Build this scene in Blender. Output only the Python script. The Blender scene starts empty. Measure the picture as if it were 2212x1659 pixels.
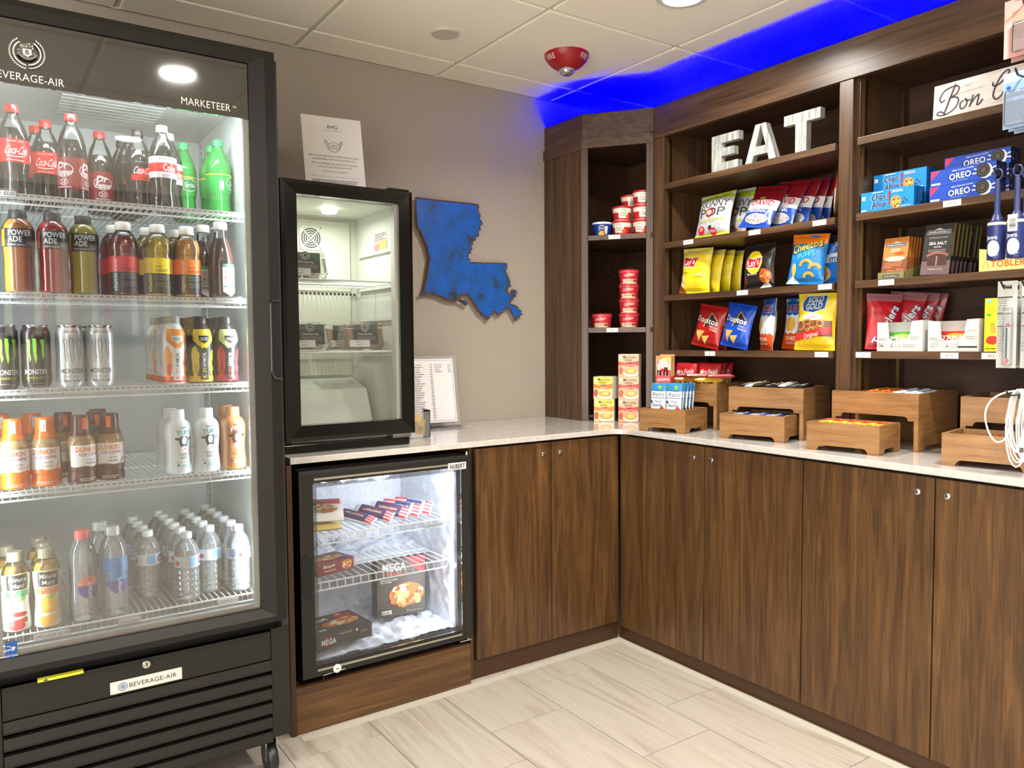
import bpy, bmesh, math, random
from mathutils import Vector, Matrix, noise
R = math.radians
PI = math.pi
C = bpy.context.scene.collection
SC = bpy.context.scene

# ---------------------------------------------------------------- camera
cam_d = bpy.data.cameras.new('camera')
cam_o = bpy.data.objects.new('camera', cam_d)
C.objects.link(cam_o)
cam_d.sensor_width = 36.0
cam_d.lens = 1684.87 / 2212 * 36.0
cam_d.clip_start = 0.02
_r = Vector((0.82382, -0.56680, -0.00728)); _u = Vector((0.03548, 0.03875, 0.99862)); _f = Vector((0.56574, 0.82294, -0.05203))
_m = Matrix(((_r.x, _u.x, -_f.x), (_r.y, _u.y, -_f.y), (_r.z, _u.z, -_f.z)))
cam_o.matrix_world = Matrix.Translation((-2.8809, -3.0982, 1.2792)) @ _m.to_4x4()
SC.camera = cam_o

DOWN_W = 11.0            # each downlight, watts
BLUE_COL = (-0.085, -0.08, 1.0)   # deep blue LEDs lie outside the sRGB gamut
BLUE_W = 150.0
# ---------------------------------------------------------------- view, world, light
SC.view_settings.view_transform = 'Standard'
SC.view_settings.look = 'None'
SC.view_settings.exposure = 0.86
SC.view_settings.gamma = 1.0
SC.view_settings.use_curve_mapping = False
SC.cycles.use_denoising = True
SC.cycles.max_bounces = 6
SC.cycles.diffuse_bounces = 3
SC.cycles.glossy_bounces = 3
SC.cycles.use_adaptive_sampling = True
SC.cycles.adaptive_threshold = 0.075
SC.cycles.light_sampling_threshold = 0.02
SC.cycles.transparent_max_bounces = 26
SC.cycles.sample_clamp_indirect = 6.0
SC.cycles.caustics_reflective = False
SC.cycles.caustics_refractive = False
w = bpy.data.worlds.new('world'); SC.world = w; w.use_nodes = True
w.node_tree.nodes['Background'].inputs[0].default_value = (1.0, 0.98, 0.94, 1)     # even fill light added through the open left side of the room
w.node_tree.nodes['Background'].inputs[1].default_value = 3.2

CEIL = 2.459
def area(name, loc, size, power, color, rot=(0, 0, 0), sy=None, shape='RECTANGLE', spread=PI):
    l = bpy.data.lights.new(name, 'AREA'); l.shape = shape; l.size = size
    l.size_y = sy or size
    l.energy = power; l.color = color; l.spread = spread
    o = bpy.data.objects.new(name, l); C.objects.link(o); o.location = loc; o.rotation_euler = rot
    return o
DOWN = [(-0.85, -1.19), (-2.12, -2.3), (-0.85, -2.46), (-3.4, -2.3), (-2.12, -3.6), (-0.85, -3.75), (-3.4, -3.6)]
WARM = (1.0, 0.965, 0.9)
for x, y in DOWN:
    area('downlight_lamp', (x, y, CEIL - 0.015), 0.13, DOWN_W, WARM, shape='DISK', spread=R(150))

# ---------------------------------------------------------------- materials
MAT = {}
def nodes(name):
    m = bpy.data.materials.new(name); m.use_nodes = True
    nt = m.node_tree
    return m, nt, nt.nodes['Principled BSDF']
def s2l(c):
    return tuple((x / 12.92 if x <= 0.04045 else ((x + 0.055) / 1.055) ** 2.4) for x in (v / 255.0 for v in c))
def P(rgb, rough=0.5, metal=0.0, spec=0.5, emit=0.0, coat=0.0):
    """plain material from an sRGB 0-255 colour"""
    k = ('P', rgb, rough, metal, spec, emit, coat)
    if k not in MAT:
        m, nt, b = nodes('plain_%d_%d_%d' % rgb)
        c = s2l(rgb) + (1,)
        b.inputs['Base Color'].default_value = c
        b.inputs['Roughness'].default_value = rough
        b.inputs['Metallic'].default_value = metal
        b.inputs['Specular IOR Level'].default_value = spec
        b.inputs['Coat Weight'].default_value = coat
        if emit:
            b.inputs['Emission Color'].default_value = c
            b.inputs['Emission Strength'].default_value = emit
        m.diffuse_color = c
        MAT[k] = m
    return MAT[k]
def ramp_mat(name, stops, scale, rough=0.4, detail=6.0, nscale=1.0, bump=0.0, distort=0.0, rough2=None, coat=0.0, fine=None):
    """stretched noise through a colour ramp, in object space"""
    if name in MAT: return MAT[name]
    m, nt, b = nodes(name)
    tc = nt.nodes.new('ShaderNodeTexCoord'); mp = nt.nodes.new('ShaderNodeMapping')
    mp.inputs['Scale'].default_value = scale
    no = nt.nodes.new('ShaderNodeTexNoise'); no.inputs['Scale'].default_value = nscale
    no.inputs['Detail'].default_value = detail; no.inputs['Roughness'].default_value = 0.62
    no.inputs['Distortion'].default_value = distort
    rp = nt.nodes.new('ShaderNodeValToRGB')
    el = rp.color_ramp.elements
    while len(el) < len(stops): el.new(0.5)
    for e, (p, c) in zip(el, stops): e.position = p; e.color = s2l(c) + (1,)
    L = nt.links.new
    L(tc.outputs['Object'], mp.inputs[0]); L(mp.outputs[0], no.inputs['Vector']); L(no.outputs[0], rp.inputs[0])
    col = rp.outputs[0]
    if fine:
        mp2 = nt.nodes.new('ShaderNodeMapping'); mp2.inputs['Scale'].default_value = fine[0]
        n2 = nt.nodes.new('ShaderNodeTexNoise'); n2.inputs['Scale'].default_value = 1.0; n2.inputs['Detail'].default_value = 4
        L(tc.outputs['Object'], mp2.inputs[0]); L(mp2.outputs[0], n2.inputs['Vector'])
        mx = nt.nodes.new('ShaderNodeMix'); mx.data_type = 'RGBA'; mx.blend_type = 'MULTIPLY'
        r2 = nt.nodes.new('ShaderNodeValToRGB')
        r2.color_ramp.elements[0].position = 0.3; r2.color_ramp.elements[0].color = (fine[1],) * 3 + (1,)
        r2.color_ramp.elements[1].position = 0.62; r2.color_ramp.elements[1].color = (1, 1, 1, 1)
        L(n2.outputs[0], r2.inputs[0]); mx.inputs[0].default_value = 1.0
        L(col, mx.inputs[6]); L(r2.outputs[0], mx.inputs[7]); col = mx.outputs[2]
    L(col, b.inputs['Base Color'])
    b.inputs['Roughness'].default_value = rough
    b.inputs['Coat Weight'].default_value = coat
    if bump:
        bp = nt.nodes.new('ShaderNodeBump'); bp.inputs['Strength'].default_value = bump; bp.inputs['Distance'].default_value = 0.002
        L(no.outputs[0], bp.inputs['Height']); L(bp.outputs[0], b.inputs['Normal'])
    MAT[name] = m
    return m
def film(name, rgb, alpha, rough=0.05, ior=1.45, gloss=1.0):
    """thin clear plastic or glass: straight-through transparency, a little body colour and fresnel gloss"""
    if name in MAT: return MAT[name]
    m = bpy.data.materials.new(name); m.use_nodes = True; nt = m.node_tree
    for n in list(nt.nodes):
        if n.type == 'BSDF_PRINCIPLED': nt.nodes.remove(n)
    out = nt.nodes['Material Output']
    tr = nt.nodes.new('ShaderNodeBsdfTransparent'); df = nt.nodes.new('ShaderNodeBsdfDiffuse'); gl = nt.nodes.new('ShaderNodeBsdfGlossy')
    c = s2l(rgb) + (1,)
    df.inputs[0].default_value = c
    gl.inputs['Roughness'].default_value = rough; gl.inputs[0].default_value = (gloss, gloss, gloss, 1)
    t = tuple(1 - (1 - x) * min(1, alpha * 1.5) * 0.6 for x in c[:3])
    tr.inputs[0].default_value = t + (1,)
    m1 = nt.nodes.new('ShaderNodeMixShader'); m1.inputs[0].default_value = alpha
    fr = nt.nodes.new('ShaderNodeFresnel'); fr.inputs[0].default_value = ior
    m2 = nt.nodes.new('ShaderNodeMixShader')
    L = nt.links.new
    L(tr.outputs[0], m1.inputs[1]); L(df.outputs[0], m1.inputs[2])
    L(fr.outputs[0], m2.inputs[0]); L(m1.outputs[0], m2.inputs[1]); L(gl.outputs[0], m2.inputs[2])
    L(m2.outputs[0], out.inputs[0])
    MAT[name] = m
    return m
def emis(name, col, strength):
    if name in MAT: return MAT[name]
    m = bpy.data.materials.new(name); m.use_nodes = True; nt = m.node_tree
    b = nt.nodes['Principled BSDF']
    b.inputs['Base Color'].default_value = (0.8, 0.8, 0.8, 1)
    b.inputs['Emission Color'].default_value = col + (1,); b.inputs['Emission Strength'].default_value = strength
    MAT[name] = m
    return m
WOOD_STOPS = [(0.25, (52, 33, 16)), (0.45, (80, 54, 28)), (0.6, (101, 70, 38)), (0.8, (130, 95, 56))]
WOOD_V = ramp_mat('walnut_vertical', WOOD_STOPS, (30, 30, 2.0), rough=0.33, detail=10, fine=((300, 300, 9), 0.62), distort=0.8)
SHELF_STOPS = [(0.25, (48, 32, 20)), (0.45, (76, 54, 36)), (0.6, (95, 69, 47)), (0.8, (120, 90, 64))]
SHELF_V = ramp_mat('dark_walnut_vertical', SHELF_STOPS, (40, 40, 1.3), rough=0.34, detail=8, fine=((260, 260, 4), 0.75), distort=0.4)
SHELF_H = ramp_mat('dark_walnut_horizontal', SHELF_STOPS, (30, 2.0, 45), rough=0.34, detail=8, fine=((200, 4, 260), 0.75), distort=0.4)
WOOD_H = ramp_mat('walnut_horizontal', WOOD_STOPS, (1.3, 36, 36), rough=0.36, detail=8, fine=((4, 260, 260), 0.72), distort=0.5)
PANEL_IN = ramp_mat('dark_back_panel', [(0.3, (52, 34, 22)), (0.7, (86, 60, 40))], (30, 3, 30), rough=0.5)
PINE = ramp_mat('stained_pine', [(0.25, (112, 77, 42)), (0.5, (150, 108, 64)), (0.75, (176, 132, 84))], (3.5, 9, 44), rough=0.45, detail=7, distort=0.45, fine=((12, 60, 260), 0.8))
PINE_S = ramp_mat('stained_pine_side', [(0.25, (108, 73, 39)), (0.5, (146, 103, 59)), (0.75, (172, 127, 79))], (9, 3.5, 44), rough=0.45, detail=7, distort=0.45, fine=((60, 12, 260), 0.8))
QUARTZ = ramp_mat('pale_quartz', [(0.3, (184, 178, 171)), (0.46, (198, 193, 186)), (0.5, (188, 181, 174)), (0.56, (200, 195, 188))], (6, 6, 6), rough=0.12, detail=9, distort=1.5, coat=0.3)
WALL = ramp_mat('greige_paint', [(0.3, (166, 156, 141)), (0.7, (170, 160, 145))], (60, 60, 60), rough=0.75, bump=0.12, detail=3)
TILE_C = ramp_mat('cream_ceiling_tile', [(0.35, (238, 233, 214)), (0.65, (245, 240, 223))], (260, 260, 260), rough=0.9, bump=0.35, detail=4)
FLOOR_T = ramp_mat('cream_striated_tile', [(0.28, (150, 138, 122)), (0.42, (176, 166, 152)), (0.55, (183, 174, 161)), (0.63, (164, 152, 137)), (0.75, (188, 180, 168))], (9, 0.75, 9), rough=0.38, detail=7, distort=0.9, fine=((150, 2.2, 150), 0.86))
BLACK = P((18, 18, 17), 0.35)
BLACKM = P((25, 24, 20), 0.45, 0.0, 0.35)
CHROME = P((200, 200, 198), 0.18, 1.0)
STEEL = P((150, 150, 148), 0.3, 1.0)
BRASS = P((150, 120, 70), 0.3, 1.0)
WHITE = P((214, 214, 210), 0.45)
PAPER = P((212, 210, 206), 0.7)
INK = P((28, 26, 28), 0.6)
GREYINK = P((130, 128, 130), 0.6)
RED = P((190, 24, 30), 0.4)
WIRE = P((232, 234, 232), 0.4)

# ---------------------------------------------------------------- mesh builder
class MB:
    def __init__(s): s.v = []; s.f = []; s.m = []
    def add(s, vs, fs, m=0):
        o = len(s.v); s.v += [tuple(x) for x in vs]
        for f in fs: s.f.append(tuple(i + o for i in f)); s.m.append(m)
        return s
    def box(s, x0, x1, y0, y1, z0, z1, m=0, b=0.0):
        if b:
            b = min(b, 0.49 * (x1 - x0), 0.49 * (y1 - y0), 0.49 * (z1 - z0))
            bm = bmesh.new(); bmesh.ops.create_cube(bm, size=1)
            for q in bm.verts:
                q.co.x = x0 if q.co.x < 0 else x1; q.co.y = y0 if q.co.y < 0 else y1; q.co.z = z0 if q.co.z < 0 else z1
            bmesh.ops.bevel(bm, geom=bm.edges[:], offset=b, segments=2, profile=0.6, affect='EDGES')
            bm.verts.index_update()
            s.add([q.co[:] for q in bm.verts], [[q.index for q in f.verts] for f in bm.faces], m); bm.free()
            return s
        vs = [(x, y, z) for x in (x0, x1) for y in (y0, y1) for z in (z0, z1)]
        return s.add(vs, [(0, 1, 3, 2), (4, 6, 7, 5), (0, 4, 5, 1), (2, 3, 7, 6), (0, 2, 6, 4), (1, 5, 7, 3)], m)
    def lathe(s, prof, n=24, c=(0, 0, 0), m=0, cap=True):
        vs = []; fs = []
        for r, z in prof:
            for i in range(n):
                a = 2 * PI * i / n; vs.append((c[0] + r * math.sin(a), c[1] - r * math.cos(a), c[2] + z))
        for k in range(len(prof) - 1):
            for i in range(n):
                j = (i + 1) % n; fs.append((k * n + i, k * n + j, k * n + n + j, k * n + n + i))
        if cap:
            fs.append(tuple(range(n))[::-1]); fs.append(tuple(range((len(prof) - 1) * n, len(prof) * n)))
        return s.add(vs, fs, m)
    def tube(s, pts, r, n=6, m=0, closed=False):
        pts = [Vector(p) for p in pts]; vs = []; fs = []; N = len(pts)
        up = Vector((0.13, 0.21, 0.97))
        for i, p in enumerate(pts):
            if closed: d = pts[(i + 1) % N] - pts[i - 1]
            else: d = pts[min(i + 1, N - 1)] - pts[max(i - 1, 0)]
            d.normalize(); a = d.cross(up)
            if a.length < 1e-3: a = d.cross(Vector((1, 0, 0)))
            a.normalize(); b = d.cross(a)
            for k in range(n):
                t = 2 * PI * k / n; vs.append(p + a * (r * math.cos(t)) + b * (r * math.sin(t)))
        for i in range(N if closed else N - 1):
            i2 = (i + 1) % N
            for k in range(n):
                k2 = (k + 1) % n; fs.append((i * n + k, i * n + k2, i2 * n + k2, i2 * n + k))
        if not closed:
            fs.append(tuple(range(n))[::-1]); fs.append(tuple(range((N - 1) * n, N * n)))
        return s.add(vs, fs, m)
    def prism(s, poly, a0, a1, axis='z', m=0):
        """extrude a 2D polygon; axis z:(x,y) y:(x,z) x:(y,z)"""
        n = len(poly)
        def p3(p, a):
            return (p[0], p[1], a) if axis == 'z' else (p[0], a, p[1]) if axis == 'y' else (a, p[0], p[1])
        vs = [p3(p, a0) for p in poly] + [p3(p, a1) for p in poly]
        fs = [tuple(range(n))[::-1], tuple(range(n, 2 * n))] + [(i, (i + 1) % n, n + (i + 1) % n, n + i) for i in range(n)]
        return s.add(vs, fs, m)
    def xform(s, M):
        s.v = [tuple(M @ Vector(p)) for p in s.v]; return s
    def mesh(s, name, mats, smooth=False):
        me = bpy.data.meshes.new(name); me.from_pydata(s.v, [], s.f)
        if not isinstance(mats, (list, tuple)): mats = [mats]
        for q in mats: me.materials.append(q)
        if len(mats) > 1: me.polygons.foreach_set('material_index', s.m)
        bm = bmesh.new(); bm.from_mesh(me); bmesh.ops.recalc_face_normals(bm, faces=bm.faces[:]); bm.to_mesh(me); bm.free()
        if smooth:
            me.polygons.foreach_set('use_smooth', [True] * len(me.polygons))
            try: me.set_sharp_from_angle(angle=R(38))
            except Exception: pass
        me.update()
        return me
    def build(s, name, mats, parent=None, loc=None, rz=0.0, smooth=False):
        return link(name, s.mesh(name, mats, smooth), parent, loc, rz)
def link(name, me, parent=None, loc=None, rz=0.0):
    o = bpy.data.objects.new(name, me); C.objects.link(o)
    if parent is not None: o.parent = parent
    if loc is not None: o.location = loc
    if rz: o.rotation_euler = (0, 0, rz)
    return o
def tag(o, label, cat, group=None):
    o['label'] = label; o['category'] = cat
    if group: o['group'] = group
    return o
def thing(name, label, cat, loc=(0, 0, 0), rz=0.0, group=None, rot=None):
    o = bpy.data.objects.new(name, None); C.objects.link(o); o.empty_display_size = 0.05
    o.location = loc; o.rotation_euler = rot if rot else (0, 0, rz)
    return tag(o, label, cat, group)
def struct(name, mb, mats, smooth=False):
    o = mb.build(name, mats, smooth=smooth); o['kind'] = 'structure'; return o
def dup(root, loc, rz=None, label=None, rot=None):
    r = root.copy(); C.objects.link(r); r.location = loc
    if rz is not None: r.rotation_euler = (0, 0, rz)
    if rot is not None: r.rotation_euler = rot
    if label: r['label'] = label
    for ch in list(root.children):
        c = ch.copy(); C.objects.link(c); c.parent = r
        for g in list(ch.children):
            d = g.copy(); C.objects.link(d); d.parent = c
    return r

# ---------------------------------------------------------------- flat print: shapes and lettering laid on a surface
_gl = {}
def _txt_mesh(body, off):
    cu = bpy.data.curves.new('glyph', 'FONT'); cu.body = body; cu.size = 1.0; cu.resolution_u = 3; cu.offset = off
    cu.fill_mode = 'FRONT' if hasattr(cu, 'fill_mode') else cu.fill_mode
    o = bpy.data.objects.new('glyph', cu)
    me = o.to_mesh()
    vs = [(q.co.x, q.co.y) for q in me.vertices]; fs = [tuple(p.vertices) for p in me.polygons]
    o.to_mesh_clear(); bpy.data.objects.remove(o); bpy.data.curves.remove(cu)
    return vs, fs
def _w(vs): return (max(v[0] for v in vs) - min(v[0] for v in vs)) if vs else 0.0
_ii = _w(_txt_mesh('II', 0)[0])
def glyph(ch, off):
    k = (ch, off)
    if k not in _gl:
        if ch == ' ': _gl[k] = ([], [], 0.27)
        else:
            vs, fs = _txt_mesh(ch, off)
            _gl[k] = (vs, fs, _w(_txt_mesh('I' + ch + 'I', 0)[0]) - _ii)
    return _gl[k]
def text2d(s, h, bold=0, shear=0.0, width=None, track=0.0):
    """verts, faces, width - baseline at 0, left at 0; h is capital height"""
    k = h / 0.72; vs = []; fs = []; x = 0.0; off = 0.0 + 0.008 * bold
    for ch in s:
        g, f, adv = glyph(ch, off); o = len(vs)
        vs += [(x + a, b) for a, b in g]; fs += [tuple(i + o for i in q) for q in f]
        x += adv + track + 0.011 * bold
    sx = (width / (x * k) if width else 1.0) * k
    return [(a * sx + b * k * shear, b * k) for a, b in vs], fs, x * sx
class G:
    """a printed face: shapes stacked in order, in metres, u to the right and v up"""
    def __init__(s): s.it = []; s.mats = []
    def _m(s, m):
        if m not in s.mats: s.mats.append(m)
        return s.mats.index(m)
    def shape(s, vs, fs, m): s.it.append((vs, fs, s._m(m))); return s
    def poly(s, pts, m): return s.shape(list(pts), [tuple(range(len(pts)))], m)
    def rect(s, x0, x1, y0, y1, m): return s.poly([(x0, y0), (x1, y0), (x1, y1), (x0, y1)], m)
    def ell(s, cx, cy, rx, ry, m, n=20, rot=0.0):
        c, q = math.cos(rot), math.sin(rot); pts = []
        for i in range(n):
            a = 2 * PI * i / n; x, y = rx * math.cos(a), ry * math.sin(a); pts.append((cx + x * c - y * q, cy + x * q + y * c))
        return s.poly(pts, m)
    def blob(s, cx, cy, rx, ry, m, seed=0, n=14, j=0.25):
        rd = random.Random(seed)
        return s.poly([(cx + rx * (1 - j * rd.random()) * math.cos(2 * PI * i / n), cy + ry * (1 - j * rd.random()) * math.sin(2 * PI * i / n)) for i in range(n)], m)
    def line(s, pts, w, m, closed=False):
        N = len(pts); vs = []; fs = []
        for i, p in enumerate(pts):
            a = pts[i - 1] if (i or closed) else p; b = pts[(i + 1) % N] if (i < N - 1 or closed) else p
            d = Vector((b[0] - a[0], b[1] - a[1])); d = d.normalized() if d.length else Vector((1, 0))
            ww = w[i] if isinstance(w, (list, tuple)) else w
            nx, ny = -d.y * ww / 2, d.x * ww / 2
            vs += [(p[0] + nx, p[1] + ny), (p[0] - nx, p[1] - ny)]
        for i in range(N if closed else N - 1):
            j = (i + 1) % N; fs.append((2 * i, 2 * i + 1, 2 * j + 1, 2 * j))
        return s.shape(vs, fs, m)
    def arc(s, cx, cy, r, a0, a1, w, m, n=16, ry=None):
        return s.line([(cx + r * math.cos(a0 + (a1 - a0) * i / n), cy + (ry or r) * math.sin(a0 + (a1 - a0) * i / n)) for i in range(n + 1)], w, m)
    def text(s, t, x, y, h, m, bold=0, shear=0.0, width=None, align='c', rot=0.0, track=0.0, out=None, ow=1):
        if out: s.text(t, x, y, h, out, bold + 2 * ow, shear, width and width * 1.02, align, rot, track)
        vs, fs, wd = text2d(t, h, bold, shear, width, track)
        dx = -wd / 2 if align == 'c' else (-wd if align == 'r' else 0)
        c, q = math.cos(rot), math.sin(rot)
        return s.shape([(x + (a + dx) * c - b * q, y + (a + dx) * q + b * c) for a, b in vs], fs, m)
    def lines(s, x0, x1, y0, dy, n, m, h=None, seed=1, align='l'):
        """rows of print too small to read"""
        rd = random.Random(seed); h = h or dy * 0.45; V = []; F = []
        for i in range(n):
            x = x0
            end = x1 - rd.random() * 0.25 * (x1 - x0)
            if align == 'c': k = (x1 - end) / 2; x += k; end += k
            while x < end:
                w_ = min(end - x, h * (1.5 + 4 * rd.random())); ya = y0 - i * dy; F.append(tuple(range(len(V), len(V) + 4))); V += [(x, ya), (x + w_, ya), (x + w_, ya + h), (x, ya + h)]; x += w_ + h * 0.7
        return s.shape(V, F, m)
    def bake(s, name, S=None, step=None, base=0.0004, lay=0.00012):
        S = S or (lambda u, v, o: (u, -o, v))
        mb = MB()
        for k, (vs, fs, m) in enumerate(s.it):
            off = base + lay * k
            if step:
                bm = bmesh.new(); bv = [bm.verts.new((a, b, 0)) for a, b in vs]
                for f in fs:
                    try: bm.faces.new([bv[i] for i in f])
                    except ValueError: pass
                for ax in (0, 1):
                    st = step[ax]
                    if not st: continue
                    lo = min(v[ax] for v in vs); hi = max(v[ax] for v in vs)
                    q = math.floor(lo / st) + 1
                    while q * st < hi:
                        bmesh.ops.bisect_plane(bm, geom=bm.verts[:] + bm.edges[:] + bm.faces[:], plane_co=((q * st, 0, 0) if ax == 0 else (0, q * st, 0)), plane_no=((1, 0, 0) if ax == 0 else (0, 1, 0)), dist=1e-7)
                        q += 1
                bm.verts.index_update()
                mb.add([S(q.co.x, q.co.y, off) for q in bm.verts], [[q.index for q in f.verts] for f in bm.faces], m); bm.free()
            else:
                mb.add([S(a, b, off) for a, b in vs], fs, m)
        me = bpy.data.meshes.new(name); me.from_pydata(mb.v, [], mb.f)
        for q in s.mats: me.materials.append(q)
        me.polygons.foreach_set('material_index', mb.m)
        me.update()
        return me
    def put(s, name, parent, S=None, step=None, loc=None, rz=0.0, base=0.0004, lay=0.00012):
        return link(name, s.bake(name, S, step, base, lay), parent, loc, rz)
def faceY(x, y, z):            # a face looking towards -Y
    return lambda u, v, o: (x + u, y - o, z + v)
def faceX(x, y, z):            # a face looking towards -X, u runs towards -Y
    return lambda u, v, o: (x - o, y - u, z + v)
def faceZ(x, y, z):            # a face looking up, read from -X
    return lambda u, v, o: (x + v, y - u, z + o)
def faceR(x, y, z):            # a face looking towards +Y... read from the -Y end: looks towards -Y, u runs towards +X
    return lambda u, v, o: (x + u, y - o, z + v)

# ================================================================ the room
struct('wall_back', MB().box(-4.6, 0.12, 0.0, 0.12, -0.1, 2.75), WALL)
struct('wall_right', MB().box(0.0, 0.12, -5.3, 0.0, -0.1, 2.75), WALL)
struct('wall_left', MB().box(-4.72, -4.6, -1.6, 0.12, -0.1, 2.75), WALL)  # left short so the added world fill can come in
struct('wall_front', MB().box(-4.6, 0.0, -5.42, -5.3, -0.1, 2.75), WALL)
fl = struct('floor', MB().box(-4.6, 0.0, -5.3, 0.0, -0.08, -0.004), P((176, 166, 152), 0.7))
TW, TL, GAP = 0.3, 0.6, 0.0028
tile_me = [MB().box(GAP / 2, TW - GAP / 2, GAP / 2 + 0, TL - GAP / 2, -0.0035, 0.0, b=0.0007).mesh('floor_tile', FLOOR_T)]
rd = random.Random(4)
for k in range(-8, 3):
    for m in range(-8, 4):
        x0 = -1.225 + k * TW; y0 = -1.39 + 0.2 * k + m * TL
        if x0 < -4.0 or x0 > -0.5 or y0 > -0.2 or y0 < -4.3: continue
        o = link('floor_tile', tile_me[0], fl, (x0, y0, 0))
        if rd.random() < 0.5:
            o.rotation_euler = (0, 0, PI); o.location = (x0 + TW, y0 + TL, 0)
# the striations differ from tile to tile: shift the texture by the tile's own random number
nt = FLOOR_T.node_tree
oi = nt.nodes.new('ShaderNodeObjectInfo'); ad = nt.nodes.new('ShaderNodeVectorMath'); ad.operation = 'ADD'
cmb = nt.nodes.new('ShaderNodeVectorMath'); cmb.operation = 'SCALE'; cmb.inputs[0].default_value = (31.0, 17.0, 5.0)
mpn = [n for n in nt.nodes if n.type == 'MAPPING'][0]; tcn = [n for n in nt.nodes if n.type == 'TEX_COORD'][0]
nt.links.new(oi.outputs['Random'], cmb.inputs['Scale'])
nt.links.new(tcn.outputs['Object'], ad.inputs[0]); nt.links.new(cmb.outputs[0], ad.inputs[1]); nt.links.new(ad.outputs[0], mpn.inputs[0])
mb = MB()   # pale sealant strip along the foot of the cabinets
mb.prism([(-2.05, -0.69), (-0.655, -0.655), (-0.655, -2.7), (-0.62, -2.7), (-0.62, -0.62), (-2.05, -0.655)], 0.0002, 0.0016)
struct('trim_1', mb, P((186, 180, 164), 0.6))

ce = struct('ceiling', MB().box(-4.6, 0.0, -5.3, 0.0, CEIL + 0.04, CEIL + 0.1), P((214, 206, 186), 0.9))
GS, GX, GY = 0.6356, -1.796, -0.2093
gl = MB()
xs = [GX + i * GS for i in range(-4, 3)]; ys = [GY - j * GS for j in range(0, 9)]
for x in xs: gl.box(x - 0.012, x + 0.012, -5.3, 0.0, CEIL + 0.007, CEIL + 0.04)
for y in ys: gl.box(-4.6, 0.0, y - 0.012, y + 0.012, CEIL + 0.0072, CEIL + 0.04)
gl.box(-4.6, 0.0, -0.02, 0.0, CEIL + 0.0, CEIL + 0.04)
g_ = gl.build('ceiling_grid', P((214, 208, 188), 0.6), ce)
tcache = {}
xe = [-4.6] + xs + [0.0]; ye = [0.0] + ys + [-5.3]
for i in range(len(xe) - 1):
    for j in range(len(ye) - 1):
        wx, wy = xe[i + 1] - xe[i], ye[j] - ye[j + 1]
        if wx < 0.05 or wy < 0.05: continue
        k = (round(wx, 3), round(wy, 3))
        if k not in tcache:
            b = 0.009 if min(k) > 0.1 else 0.004
            tcache[k] = MB().box(b, wx - b, b, wy - b, 0, 0.03, b=0.004).mesh('ceiling_tile', TILE_C)
        link('ceiling_tile', tcache[k], ce, (xe[i], ye[j + 1], CEIL))

# recessed downlights
def downlight(x, y, label):
    t = thing('recessed_downlight', label, 'ceiling light', (x, y, CEIL), group='recessed downlights')
    MB().lathe([(0.066, 0.0), (0.088, 0.0), (0.092, -0.004), (0.084, -0.009), (0.07, -0.008), (0.066, 0.0)], 32, cap=False).build('trim_ring', WHITE, t, smooth=True)
    MB().lathe([(0.0005, -0.004), (0.067, -0.004), (0.067, -0.001), (0.0005, -0.001)], 32).build('lens', emis('lamp_glow', (1.0, 0.93, 0.8), 14.0), t)
names = ['glowing recessed downlight in the tile beside the blue-lit ceiling edge', 'recessed downlight mirrored in the header of the tall drinks cooler']
for k, (x, y) in enumerate(DOWN):
    downlight(x, y, names[k] if k < 2 else 'recessed downlight in the ceiling behind the photographer, row %s' % ('by the shelves', 'at left', 'mid room', 'far by the shelves', 'far left')[k - 2])
tag(MB().lathe([(0.0005, -0.008), (0.05, -0.008), (0.053, -0.005), (0.053, 0.0), (0.0005, 0.0)], 32, c=(-1.368, -0.464, CEIL)).build('sprinkler_cover', P((196, 190, 176), 0.5), smooth=True), 'flat round off-white sprinkler cover on the ceiling', 'sprinkler cover')
# fire alarm
t = thing('fire_alarm', 'red domed fire alarm strobe hanging from the ceiling', 'fire alarm', (-0.838, -0.54, CEIL), rz=0.0)
dome = [(0.092, 0.0), (0.09, -0.012), (0.08, -0.028), (0.064, -0.044), (0.045, -0.056), (0.036, -0.059), (0.0005, -0.059)]
MB().lathe([(0.0005, 0.0)] + dome, 40).build('body', P((150, 20, 24), 0.35), t, smooth=True)
MB().lathe([(0.031, -0.055), (0.032, -0.064), (0.029, -0.074), (0.018, -0.081), (0.0005, -0.083)], 24).build('strobe_lens', P((205, 205, 200), 0.08, 0.85), t, smooth=True)
def domeS(u, v, o):
    # v: metres down from ceiling
    d = -v
    for (r0, z0), (r1, z1) in zip(dome[:-1], dome[1:]):
        if z1 <= -d <= z0: r = r0 + (r1 - r0) * ((z0 + d) / (z0 - z1)); break
    else: r = 0.07
    a = u / 0.085
    return ((r + o) * math.sin(a), -(r + o) * math.cos(a), -d)
for u0 in (0.045, -0.118):
    g = G(); g.text('FIRE', u0 - 0.015, -0.031, 0.018, P((225, 222, 215), 0.5), bold=1, align='c', track=0.05)
    g.put('lettering', t, domeS, (0.004, 0.005), base=0.0012)

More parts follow.
